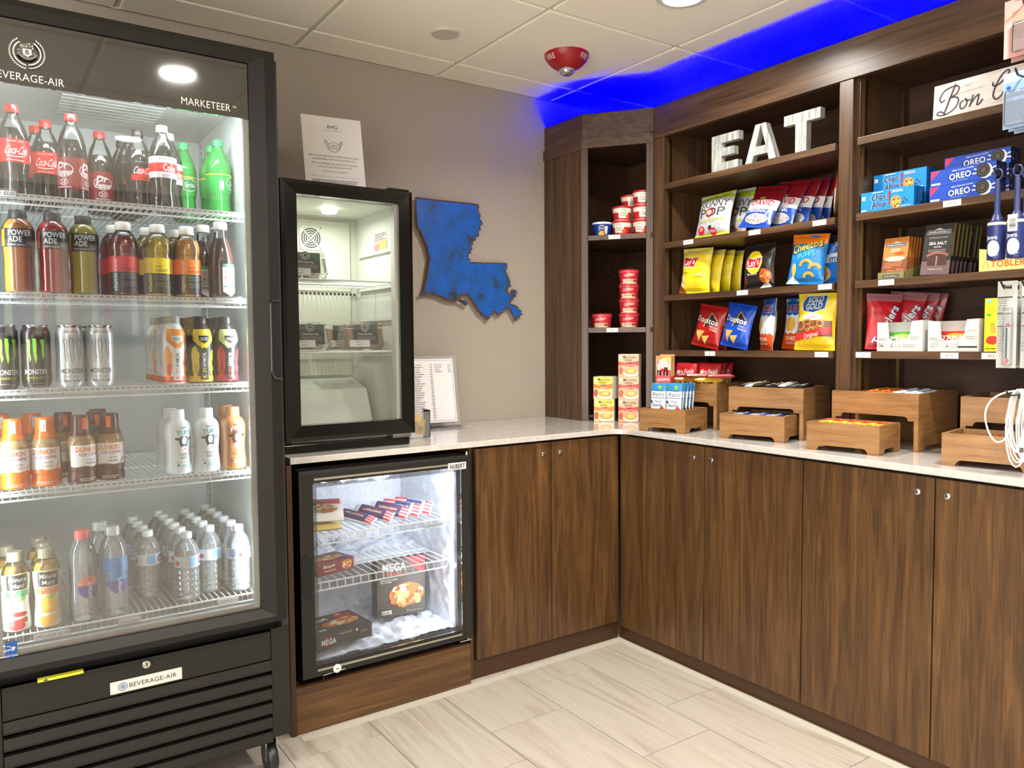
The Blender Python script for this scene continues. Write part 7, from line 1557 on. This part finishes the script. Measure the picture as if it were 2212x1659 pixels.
# cookie boxes
def chips():
    g = G(); g.rect(-0.0925, 0.0925, 0.0, 0.068, PL((26, 130, 200), 0.4)); g.rect(-0.089, -0.076, 0.042, 0.055, WHITE); g.text('Chips', -0.028, 0.038, 0.019, WHITE, bold=6, width=0.056, rot=R(4)); g.text('Ahoy', -0.026, 0.013, 0.019, WHITE, bold=6, width=0.056, rot=R(4)); g.text('Chips', -0.028, 0.038, 0.019, P((24, 30, 70), 0.4), bold=3, width=0.054, rot=R(4)); g.text('Ahoy', -0.026, 0.013, 0.019, P((24, 30, 70), 0.4), bold=3, width=0.054, rot=R(4)); g.poly([(0.006, 0.06), (0.014, 0.062), (0.011, 0.03), (0.007, 0.03)], PL((206, 36, 50))); g.ell(0.009, 0.022, 0.004, 0.004, PL((206, 36, 50)), 10); g.text('ORIGINAL', 0.036, 0.054, 0.0095, WHITE, bold=1, width=0.04); foodpile(g, 0.032, 0.022, 0.02, 0.022, 8, 4, [PL((226, 170, 90)), PL((240, 190, 110)), PL((206, 140, 70))], 1.2)
    for a, b_ in ((0.026, 0.03), (0.038, 0.015), (0.03, 0.008), (0.042, 0.03), (0.062, 0.03), (0.07, 0.022), (0.058, 0.018)): g.ell(a, b_, 0.003, 0.0025, PL((70, 40, 30)), 8)
    g.rect(-0.09, -0.07, 0.004, 0.009, WHITE); g.lines(0.05, 0.085, 0.005, 0.004, 1, WHITE, 0.002); g.lines(-0.05, -0.01, 0.061, 0.004, 1, WHITE, 0.003); return g
gs = G(); gs.rect(-0.0325, 0.0325, 0.0, 0.068, PL((20, 90, 160), 0.4)); gs.text('Chips Ahoy', -0.008, 0.012, 0.01, P((20, 28, 60), 0.4), bold=3, width=0.046, align='l', rot=R(90)); gs.rect(0.008, 0.013, 0.02, 0.055, PL((130, 170, 210)))
CB_ = PL((22, 110, 180), 0.4)
for k, (x, y, z, lb) in enumerate(((-0.3, -1.6275, 0, 'light blue cookie box in front, lowest'), (-0.226, -1.6275, 0, 'light blue cookie box behind the front one, lowest of two'), (-0.226, -1.6285, 1, 'light blue cookie box on top of the rear one'))):
    carton('cookie_box', lb, 'food box', 'light blue cookie boxes', 0.185, 0.065, 0.068, CB_, (x, y, SHB + 0.0685 * z), R(-90), front=chips(), right=gs)
def oreo():
    g = G(); g.rect(-0.0985, 0.0985, 0.0, 0.0495, PL((30, 70, 170), 0.4)); g.poly([(-0.096, 0.047), (-0.068, 0.047), (-0.096, 0.02)], PL((216, 60, 90))); g.text('OREO', -0.006, 0.014, 0.0185, PL((16, 36, 110)), bold=8, width=0.073, rot=R(3)); g.text('OREO', -0.006, 0.014, 0.0185, WHITE, bold=3, width=0.068, rot=R(3)); g.text("Milk's Favorite Cookie", 0.002, 0.039, 0.005, WHITE, bold=1, width=0.065, rot=R(3)); g.rect(-0.095, -0.066, 0.003, 0.009, WHITE)
    for a in range(7): g.line([(0.066, 0.022), (0.066 + 0.036 * math.cos(R(-60 + a * 42)), 0.024 + 0.02 * math.sin(R(-60 + a * 42)))], 0.004, WHITE)
    g.ell(0.068, 0.023, 0.021, 0.022, WHITE); g.ell(0.062, 0.026, 0.02, 0.021, PL((50, 46, 46))); g.arc(0.062, 0.026, 0.014, 0, 2 * PI, 0.002, PL((100, 96, 94)), ry=0.015); g.blob(0.062, 0.026, 0.009, 0.01, PL((84, 80, 78)), 3); g.lines(-0.03, 0.02, 0.006, 0.004, 1, PL((130, 160, 220)), 0.0018); return g
gs2 = G(); gs2.rect(-0.0325, 0.0325, 0, 0.0495, PL((14, 22, 62), 0.4)); gs2.rect(-0.022, -0.012, 0.01, 0.018, PL((90, 100, 140))); gs2.rect(-0.022, -0.012, 0.028, 0.036, PL((90, 100, 140))); gs2.rect(0.004, 0.012, 0.01, 0.036, PL((60, 70, 120)))
OB = PL((18, 44, 120), 0.4)
for k, (x, y, z, lb) in enumerate(((-0.3, -1.869, 0, 'dark blue sandwich cookie box in front, bottom of two'), (-0.3, -1.871, 1, 'dark blue sandwich cookie box in front, top of two'), (-0.226, -1.875, 0, 'dark blue sandwich cookie box in the rear stack, bottom'), (-0.226, -1.873, 1, 'dark blue sandwich cookie box in the rear stack, middle'), (-0.226, -1.878, 2, 'dark blue sandwich cookie box in the rear stack, topmost'))):
    carton('sandwich_cookie_box', lb, 'food box', 'dark blue cookie boxes', 0.197, 0.065, 0.0495, OB, (x, y, SHB + 0.05 * z), R(-90), front=oreo(), right=gs2)
# chocolate bars
def ghir(dark):
    g = G(); w2 = 0.046 if dark else 0.043; hh = 0.165 if dark else 0.14
    if dark:
        g.rect(-w2, w2, 0, hh, PL((40, 36, 36), 0.4)); g.rect(-w2, w2, 0, 0.045, PL((104, 84, 86), 0.4)); g.text('INTENSE DARK', 0, 0.118, 0.006, PL((150, 140, 130)), width=0.06); g.text('SEA SALT', 0, 0.098, 0.0095, WHITE, bold=2, width=0.056); g.text('soiree', 0, 0.088, 0.007, WHITE, shear=0.2); g.lines(-0.03, 0.03, 0.08, 0.005, 2, PL((150, 140, 130)), 0.002, 3, 'c'); g.rect(-0.028, 0.034, 0.03, 0.064, PL((76, 52, 48))); g.arc(0.003, 0.055, 0.036, R(20), R(160), 0.008, PL((140, 92, 76)), ry=0.016); g.rect(0.0, 0.004, 0.03, 0.06, PL((150, 130, 130))); g.text('FROM BEAN TO BAR', 0, 0.016, 0.0035, PL((220, 200, 150)), bold=1)
    else:
        g.rect(-w2, w2, 0.05, hh, PL((190, 116, 50), 0.4)); g.rect(-w2, w2, 0.0, 0.07, PL((120, 70, 40), 0.4)); g.lines(-0.02, 0.02, 0.098, 0.007, 2, PL((240, 220, 170)), 0.0035, 2, 'c'); g.blob(0.0, 0.066, 0.04, 0.01, PL((226, 214, 160)), 4); g.blob(0.015, 0.085, 0.02, 0.008, PL((170, 80, 30)), 5)
        for a, b_ in ((-0.02, 0.045), (0.012, 0.05), (-0.012, 0.02), (0.02, 0.022)): g.poly([(a - 0.018, b_ - 0.008), (a + 0.01, b_ - 0.012), (a + 0.018, b_ + 0.006), (a - 0.008, b_ + 0.01)], PL((150, 90, 60))); g.line([(a - 0.014, b_ - 0.006), (a + 0.008, b_ - 0.009), (a + 0.014, b_ + 0.004), (a - 0.006, b_ + 0.008)], 0.0015, PL((190, 130, 90)), closed=True)
    cy = hh - 0.026; g.rect(-0.04 + 0.003, 0.04 - 0.003, cy - 0.0065, cy + 0.0065, PL((200, 196, 186))); g.rect(-0.036, 0.036, cy - 0.0055, cy + 0.0055, PL((40, 44, 60))); g.text('GHIRARDELLI', 0, cy - 0.0028, 0.0062, WHITE, bold=1, width=0.066); g.poly([(-0.015, cy + 0.007), (0.0, cy + 0.013), (0.006, cy + 0.011), (0.015, cy + 0.007)], PL((196, 190, 160)))
    return g
GOLDF = PL((140, 124, 60), 0.35)
for k in range(5):
    carton('chocolate_bar', ('foremost', 'second', 'third', 'fourth', 'rearmost')[k] + ' amber caramel chocolate bar in the small olive tray', 'chocolate', 'amber chocolate bars', 0.086, 0.011, 0.14, PL((150, 90, 40), 0.4), (-0.306 + k * 0.0185, -1.64, SHC + 0.0012), front=ghir(False), rot=(R(-11), R(0), R(-90)), rest=SHC + 0.0013)
t = thing('chocolate_tray', 'small olive display tray holding the amber chocolate bars', 'display box', (-0.322, -1.64, SHC), R(-90))
mb = MB(); OL = PL((128, 122, 78), 0.5)
mb.box(-0.047, 0.047, 0.0, 0.0012, 0, 0.022); mb.box(-0.047, 0.047, 0, 0.2, 0, 0.001); mb.prism([(0.0, 0.0), (0.0, 0.022), (0.1, 0.05), (0.2, 0.06), (0.2, 0.0)], -0.047, -0.0458, 'x'); mb.prism([(0.0, 0.0), (0.0, 0.022), (0.1, 0.05), (0.2, 0.06), (0.2, 0.0)], 0.0458, 0.047, 'x'); mb.build('tray', OL, t)
g = G(); g.rect(-0.028, 0.028, 0.005, 0.014, PL((40, 44, 60))); g.text('GHIRARDELLI', 0, 0.007, 0.005, WHITE, bold=1, width=0.05); g.put('lettering', t)
for k in range(7):
    carton('dark_chocolate_bar', ('foremost', 'second', 'third', 'fourth', 'fifth', 'sixth', 'rearmost')[k] + ' tall dark sea salt chocolate bar', 'chocolate', 'dark chocolate bars', 0.092, 0.011, 0.165, PL((36, 32, 32), 0.4), (-0.315 + k * 0.0255 + (0.014 if k > 4 else 0), -1.784, SHC), front=ghir(True), right=G().rect(-0.0055, 0.0055, 0.06, 0.165, GOLDF), rot=(R(-8), R(2), R(-90)), rest=SHC)
# triangular bar display
t = thing('triangular_chocolate_box', 'pale yellow display box of triangular chocolate bars at the right of the shelf', 'display box', (-0.33, -1.925, SHC), R(-90))
YB_ = PL((240, 222, 130), 0.45); mb = MB(); mb.prism([(0, 0), (0.2, 0), (0.2, 0.05), (0.03, 0.05), (0.024, 0.066), (0.0, 0.07)], 0, 0.0015, 'y'); mb.box(0, 0.0015, 0.0015, 0.15, 0, 0.07); mb.box(0.1985, 0.2, 0.0015, 0.15, 0, 0.05); mb.box(0.0015, 0.1985, 0.1485, 0.15, 0, 0.08); mb.box(0.0015, 0.1985, 0.0015, 0.1485, 0, 0.0015); mb.build('carton', YB_, t)
g = G(); g.rect(0.001, 0.199, 0.001, 0.049, YB_); g.text('TOBLERONE', 0.034, 0.012, 0.02, PL((206, 90, 40)), bold=3, width=0.15, align='l'); g.poly([(0.008, 0.01), (0.02, 0.042), (0.033, 0.01)], PL((200, 180, 90))); g.poly([(0.014, 0.01), (0.02, 0.034), (0.024, 0.01)], PL((230, 214, 140))); g.put('front_print', t)
for k in range(4):
    q = thing('triangular_chocolate_bar', ('first', 'second', 'third', 'fourth')[k] + ' yellow triangular bar inside its display box', 'chocolate', (-0.326 + 0.0352 * k, -1.93, SHC + 0.0022), R(-90), 'triangular chocolate bars')
    MB().prism([(-0.0, 0.0), (0.033, 0.0), (0.0165, 0.03)], 0.004, 0.19, 'x').build('carton', PL((240, 214, 110), 0.4), q)
# liquorice
def twiz():
    g = G(); g.rect(-0.06, 0.06, 0.172, 0.2, PL((150, 96, 100))); g.text('Twizzlers', -0.016, 0.012, 0.03, P((26, 40, 110), 0.4), bold=8, width=0.158, align='l', rot=R(64)); g.text('Twizzlers', -0.016, 0.012, 0.03, WHITE, bold=3, width=0.154, align='l', rot=R(64)); g.poly([(-0.06, 0.0), (0.06, 0.0), (0.06, 0.02)], PL((210, 50, 60))); return g
for k, (x, y, yaw, rl, tl) in enumerate(((-0.272, -1.588, 42, 3, 11), (-0.205, -1.605, 20, 8, 10), (-0.15, -1.62, 10, 8, 8), (-0.10, -1.63, 4, 7, 6))):
    bag('licorice_bag', ('foremost, lettering in full view', 'second in the row', 'third in the row', 'rearmost')[k] + ' red liquorice bag', 'red liquorice bags', 0.118, 0.2, 0.025, PL((176, 20, 34)), twiz(), (x, y, SHD), yaw, tl, rl, 80 + k, 0.0025)
# white candy cartons
def candy_case(y, label, w_, g, group, fill, ftxt):
    t = thing('candy_carton', label, 'display box', (-0.335, y, SHD), R(-90), 'white candy cartons')
    WC = PL((198, 196, 190), 0.5); h_ = 0.098; mb = MB(); c0, c1 = w_ * 0.24, w_ * 0.74
    cut = [(0, 0), (w_, 0), (w_, h_ + 0.004), (c1 + 0.004, h_ + 0.002), (c1 - 0.002, h_ * 0.6), (c1 - 0.012, h_ * 0.4), (c0 + 0.014, h_ * 0.36), (c0 + 0.006, h_ * 0.45), (c0, h_ * 0.98), (0, h_)]
    mb.prism(cut, 0, 0.0015, 'y'); mb.box(0, 0.0015, 0.0015, 0.066, 0, h_); mb.box(w_ - 0.0015, w_, 0.0015, 0.066, 0, h_ + 0.004); mb.box(0.0015, w_ - 0.0015, 0.0645, 0.066, 0, h_); mb.box(0.0015, w_ - 0.0015, 0.0015, 0.0645, 0, 0.0015)
    mb.build('carton', WC, t); g.put('front_print', t)
    for k in range(2):
        q = thing('candy_pack', ('foremost', 'rear')[k] + ' ' + ftxt, 'candy', (-0.328 + 0.027 * k, y - w_ * 0.5, SHD), 0, group, rot=(R(-6), 0, R(-90)))
        MB().box(-w_ * 0.36, w_ * 0.36, 0, 0.016, 0, 0.062 - 0.006 * k, b=0.003).build('carton', fill[0], q)
        g2 = G(); g2.blob(0.01, 0.045, 0.04, 0.012, fill[1], 4); g2.text(fill[2], 0.0, 0.034, 0.014, WHITE, bold=2, width=w_ * 0.5); g2.put('print', q); settle(q, SHD + 0.0018)
g = G(); LN = PL((150, 148, 146)); g.text('Mike', 0.03, 0.014, 0.015, INK, bold=5, width=0.046); g.text('Mike', 0.03, 0.014, 0.015, PL((236, 234, 228)), bold=2, width=0.043); g.text('Ike', 0.068, 0.014, 0.015, INK, bold=5, width=0.03); g.text('Ike', 0.068, 0.014, 0.015, PL((236, 234, 228)), bold=2, width=0.028); g.lines(0.09, 0.14, 0.02, 0.006, 2, LN, 0.002); g.lines(0.115, 0.148, 0.046, 0.006, 2, LN, 0.002); g.lines(0.005, 0.036, 0.042, 0.005, 2, LN, 0.002); g.line([(0.002, 0.066), (0.036, 0.066)], 0.0006, LN); g.line([(0.118, 0.068), (0.153, 0.068)], 0.0006, LN)
candy_case(-1.603, 'white open carton of fruit chews beside the liquorice', 0.156, g, 'fruit chew packs', (PL((70, 140, 50)), PL((150, 210, 90)), 'Mike'), 'green fruit chew pack inside its white carton')
g = G(); g.text('HOT TAMALES', 0.05, 0.012, 0.0165, INK, bold=4, width=0.084, shear=0.25); g.text('HOT TAMALES', 0.05, 0.012, 0.0165, PL((230, 228, 222)), bold=1, width=0.082, shear=0.25); g.rect(0.094, 0.152, 0.012, 0.017, INK); g.line([(0.094, 0.006), (0.152, 0.006)], 0.004, WHITE); g.lines(0.118, 0.15, 0.046, 0.006, 2, LN, 0.002); g.arc(0.042, 0.03, 0.014, R(10), R(170), 0.0012, GREYINK, ry=0.006); g.lines(0.005, 0.036, 0.042, 0.005, 2, LN, 0.002); g.arc(0.134, 0.06, 0.016, R(0), R(180), 0.0012, GREYINK, ry=0.006)
candy_case(-1.776, 'white open carton of cinnamon sweets beside the fruit chews', 0.156, g, 'cinnamon sweet packs', (PL((170, 40, 40)), PL((240, 150, 50)), 'TAMAL'), 'red cinnamon sweet pack inside its white carton')
g = G(); g.rect(-0.0425, 0.0425, 0, 0.162, PL((240, 226, 40), 0.4)); g.text('PATCH', -0.004, 0.115, 0.027, INK, bold=6, width=0.076, align='l', rot=R(-84)); g.text('PATCH', -0.004, 0.115, 0.026, PL((240, 120, 40)), bold=3, width=0.074, align='l', rot=R(-84)); g.text('KIDS', -0.026, 0.085, 0.012, PL((226, 90, 110)), bold=3, width=0.03, align='l', rot=R(-80)); g.blob(-0.02, 0.035, 0.02, 0.016, PL((226, 60, 50)), 6); g.blob(-0.022, 0.128, 0.012, 0.01, PL((236, 190, 40)), 7); g.ell(-0.03, 0.112, 0.008, 0.004, PL((90, 170, 60))); g.rect(-0.036, -0.022, 0.15, 0.158, PL((130, 190, 200))); g.poly([(0.02, 0.14), (0.04, 0.125), (0.04, 0.15)], PL((60, 150, 210))); g.lines(-0.04, 0.03, 0.008, 0.005, 1, PL((120, 110, 30)), 0.003)
carton('sour_candy_box', 'tall yellow sour candy box at the right end of the lowest shelf', 'food box', None, 0.085, 0.025, 0.162, PL((230, 214, 40), 0.4), (-0.318, -1.988, SHD), R(-90), front=g)

def smooth3(pts, n=5):
    P_ = [pts[0]] + list(pts) + [pts[-1]]; out = []
    for i in range(1, len(P_) - 2):
        for k in range(n):
            q = k / n; a, b, c, d = P_[i - 1], P_[i], P_[i + 1], P_[i + 2]
            out.append(tuple(0.5 * (2 * b[j] + (c[j] - a[j]) * q + (2 * a[j] - 5 * b[j] + 4 * c[j] - d[j]) * q * q + (3 * b[j] - a[j] - 3 * c[j] + d[j]) * q ** 3) for j in (0, 1, 2)))
    out.append(pts[-1]); return out
# ================================================================ goods hanging on hooks at the right edge
HY = -2.115
ps = thing('hook_strip', 'black vertical display strip with hooks fixed to the front of the shelving', 'display rack', (SX - 0.0045, HY + 0.005, CT + 0.195))
MB().box(-0.008, 0.0, -0.012, 0.012, 0.0, 1.10, b=0.001).build('upright', BLACK, ps)
HZ = [2.19, 1.99, 1.735, 1.425, 1.135]
for z in HZ:
    for dy in ((-0.005,), (-0.005,), (0.042, -0.012), (0.017, -0.035), (-0.05,))[HZ.index(z)]:
        ln = 0.31 if z < 1.2 else 0.2
        MB().tube([(-0.004, 0, z - CT - 0.195), (-0.012, dy, z - CT - 0.195), (-ln, dy, z - CT - 0.197), (-ln - 0.015, dy, z - CT - 0.183)], 0.0028, 6).build('hook', BLACK, ps)
def hung(name, label, cat, group, w_, h_, z, x, m, g, hole=True, y=HY, blister=None, yaw=0.0, th=0.0012):
    """a card hanging from the hook at height z: top edge just above it"""
    t = thing(name, label, cat, (x, y, z - h_ + 0.016), group=group, rot=(0, 0, R(-90 + yaw)))
    hw = 0.011
    mb = MB(); k = h_ - 0.022
    mb.box(-w_ / 2, w_ / 2, 0, th, 0, k); mb.box(-w_ / 2, -hw, 0, th, k, k + 0.012); mb.box(hw, w_ / 2, 0, th, k, k + 0.012); mb.box(-w_ / 2, w_ / 2, 0, th, k + 0.012, h_)
    mb.build('card', m, t)
    if g: g.put('print', t)
    if blister:
        bx0, bx1, bz0, bz1, dp = blister
        MB().box(bx0, bx1, -dp, -0.0018, bz0, bz1, b=0.004).build('blister', film('blister_clear', (225, 232, 238), 0.06, 0.05, 1.5), t)
    return t
PK = PL((206, 156, 148), 0.45)
g = G(); g.lines(-0.035, 0.03, 0.12, 0.006, 13, PL((150, 120, 60)), 0.002, 3); g.text('Tabs', -0.02, 0.148, 0.008, PL((110, 30, 50)), bold=2)
for k in range(2):
    hung('medicine_card', ('front', 'rear')[k] + ' pink medicine card on the top hook', 'packet', 'pink medicine cards', 0.11, 0.155, HZ[0], -0.512 + 0.045 * k, PK, g, blister=(-0.03, 0.05, 0.01, 0.09, 0.014))
BLU = PL((150, 176, 206), 0.45)
for k in range(3):
    g = G(); g.rect(-0.045, 0.045, 0.095, 0.125, PL((120, 150, 190))); g.ell(-0.034, 0.11, 0.006, 0.006, PL((40, 80, 150))); g.lines(-0.04, 0.03, 0.085, 0.006, 12, PL((110, 130, 170)), 0.0025, 6)
    hung('razor_pack', ('front', 'middle', 'rear')[k] + ' pale blue blister pack on the second hook', 'packet', 'pale blue blister packs', 0.095, 0.15, HZ[1], -0.525 + 0.035 * k, BLU, g, blister=(-0.04, 0.03, 0.005, 0.1, 0.016))
# lint rollers
def lint(x, y, label, white=False):
    t = thing('lint_roller', label, 'lint roller', (x, y, HZ[2] - 0.235), R(-90), 'lint rollers')
    MB().lathe([(0.004, 0.0), (0.021, 0.0), (0.022, 0.003), (0.022, 0.102), (0.021, 0.105), (0.004, 0.105)], 22).build('roll', P((214, 214, 210), 0.5) if white else P((30, 40, 96), 0.35), t, smooth=True)
    MB().lathe([(0.006, 0.105), (0.016, 0.107), (0.012, 0.118), (0.0075, 0.13), (0.0075, 0.185), (0.0065, 0.21), (0.004, 0.222)], 14).build('handle', P((34, 44, 90), 0.35), t, smooth=True)
    MB().tube([(0.011 * math.cos(a), 0.0, 0.2335 + 0.0145 * math.sin(a)) for a in [i * PI / 8 for i in range(16)]], 0.0026, 6, closed=True).xform(Matrix.Identity(4)).build('loop', P((34, 44, 90), 0.35), t)
    g = G(); wrap(g, 0.022, 0.004, 0.101, P((214, 214, 210), 0.5) if white else P((30, 40, 96), 0.35)); wrap(g, 0.022, 0.094, 0.101, PL((230, 220, 170)))
    if not white: g.text('Jaws', -0.004, 0.055, 0.012, WHITE, bold=2, width=0.03); g.ell(0.0, 0.03, 0.016, 0.022, PL((226, 226, 200))); g.text('PRO', 0.014, 0.01, 0.012, PL((150, 170, 220)), bold=1, rot=R(90), align='l')
    else: g.text('allo', 0.0, 0.07, 0.015, INK, bold=3); g.text('quick', 0.0, 0.05, 0.015, INK, bold=3, width=0.036); g.ell(0.0, 0.03, 0.009, 0.007, PL((200, 80, 110))); wrap(g, 0.022, 0.08, 0.094, PL((140, 170, 210)))
    g.put('label', t, cylS(lambda v: 0.022, 0.022), (0.004, None), base=0.0006, lay=0.00008)
lint(-0.545, HY + 0.047, 'navy lint roller at the left of the third hook'); lint(-0.555, HY - 0.007, 'navy lint roller with barcode at the centre of the third hook'); lint(-0.50, HY - 0.007, 'white lint roller behind the navy ones', True)
t_ = thing('barcode_label', 'white barcode card on the centre lint roller', 'label', (-0.5792, HY - 0.007, HZ[2] - 0.235 + 0.07), R(-90))
MB().box(-0.012, 0.012, 0, 0.0006, 0, 0.045).build('card', PAPER, t_); g = G(); V = []; F = []
rd = random.Random(8); z = 0.006
while z < 0.036:
    h_ = 0.0006 + rd.random() * 0.0014; F.append(tuple(range(len(V), len(V) + 4))); V += [(-0.008, z), (0.008, z), (0.008, z + h_), (-0.008, z + h_)]; z += h_ + 0.0008 + rd.random() * 0.001
g.shape(V, F, INK); g.put('print', t_)
# toothbrush packs
for k in range(3):
    g = G(); g.lines(-0.024, 0.002, 0.19, 0.0062, 24, PL((120, 122, 124)), 0.0022, 4 + k); g.rect(-0.024, 0.014, 0.194, 0.197, INK); g.rect(-0.024, 0.014, 0.15, 0.152, INK); g.rect(-0.024, 0.014, 0.115, 0.117, INK)
    g.rect(0.002, 0.008, 0.01, 0.118, PL((230, 232, 232))); g.rect(-0.002, 0.003, 0.012, 0.11, PL((40, 80, 80))); g.ell(0.004, 0.118, 0.006, 0.005, PL((220, 90, 80))); g.ell(0.002, 0.02, 0.006, 0.008, PL((226, 120, 110)))
    hung('toothbrush_pack', ('left', 'right', 'rear')[k] + ' pale grey toothbrush pack on the fourth hook', 'packet', 'toothbrush packs', 0.05, 0.24, HZ[3], -0.53 + 0.022 * k, PL((178, 178, 172), 0.5), g, y=HY + (0.022, -0.03, 0.022)[k], blister=(-0.006, 0.018, 0.008, 0.165, 0.014))
# white cables
WC_ = P((232, 232, 230), 0.35)
for q in range(2):
    t = thing('white_cable', ('coiled white charging cable with a big loose loop hanging on the lowest hook', 'coiled white charging cable behind the front one on the lowest hook')[q], 'cable', (-0.60 + 0.05 * q, HY - 0.045, HZ[4] + 0.006), group='white charging cables')
    rd = random.Random(5 + q); mb = MB(); pts = []
    for k in range(8):
        wd = 0.018 + 0.012 * rd.random(); dn = 0.155 + 0.055 * rd.random(); ox = rd.uniform(-0.012, 0.012); oy = rd.uniform(-0.004, 0.004)
        for i in range(20):
            a = 2 * PI * i / 20 + PI / 2
            sh = 1 if math.sin(a) > 0 else 1
            pts.append((ox + 0.001 * k - 0.004, oy + wd * math.cos(a) * (1 if math.sin(a) < 0.3 else 0.85), 0.006 - dn / 2 + dn / 2 * math.sin(a)))
    mb.tube(pts, 0.0023, 6)
    if q == 0:
        lp = [(-0.02, 0.0, 0.004), (-0.025, 0.03, -0.004), (-0.03, 0.058, -0.025), (-0.03, 0.072, -0.06), (-0.03, 0.066, -0.10), (-0.03, 0.05, -0.13), (-0.03, 0.034, -0.135), (-0.028, 0.02, -0.122), (-0.024, 0.012, -0.09)]
        mb.tube(smooth3(lp), 0.0023, 6)
    mb.build('cord', WC_, t, smooth=True)
    pl_ = MB().box(-0.03, -0.024, -0.024, -0.012, -0.145, -0.118, b=0.001).build('plug', WC_, t)
    MB().box(-0.0285, -0.0255, -0.022, -0.014, -0.158, -0.1452).build('contact', STEEL, pl_)

# ---------------------------------------------------------------- put each thing's empty at the thing's own base
bpy.context.view_layer.update()
for o in list(C.objects):
    if o.type == 'EMPTY' and o.parent is None and o.location.length < 1e-6 and o.children:
        lo = Vector((1e9,) * 3); hi = -lo
        for ch in o.children_recursive:
            if ch.type == 'MESH':
                for q in ch.bound_box:
                    p = ch.matrix_world @ Vector(q)
                    lo = Vector(map(min, lo, p)); hi = Vector(map(max, hi, p))
        base = Vector(((lo.x + hi.x) / 2, (lo.y + hi.y) / 2, lo.z))
        o.location = base
        for ch in o.children: ch.location = ch.location - base
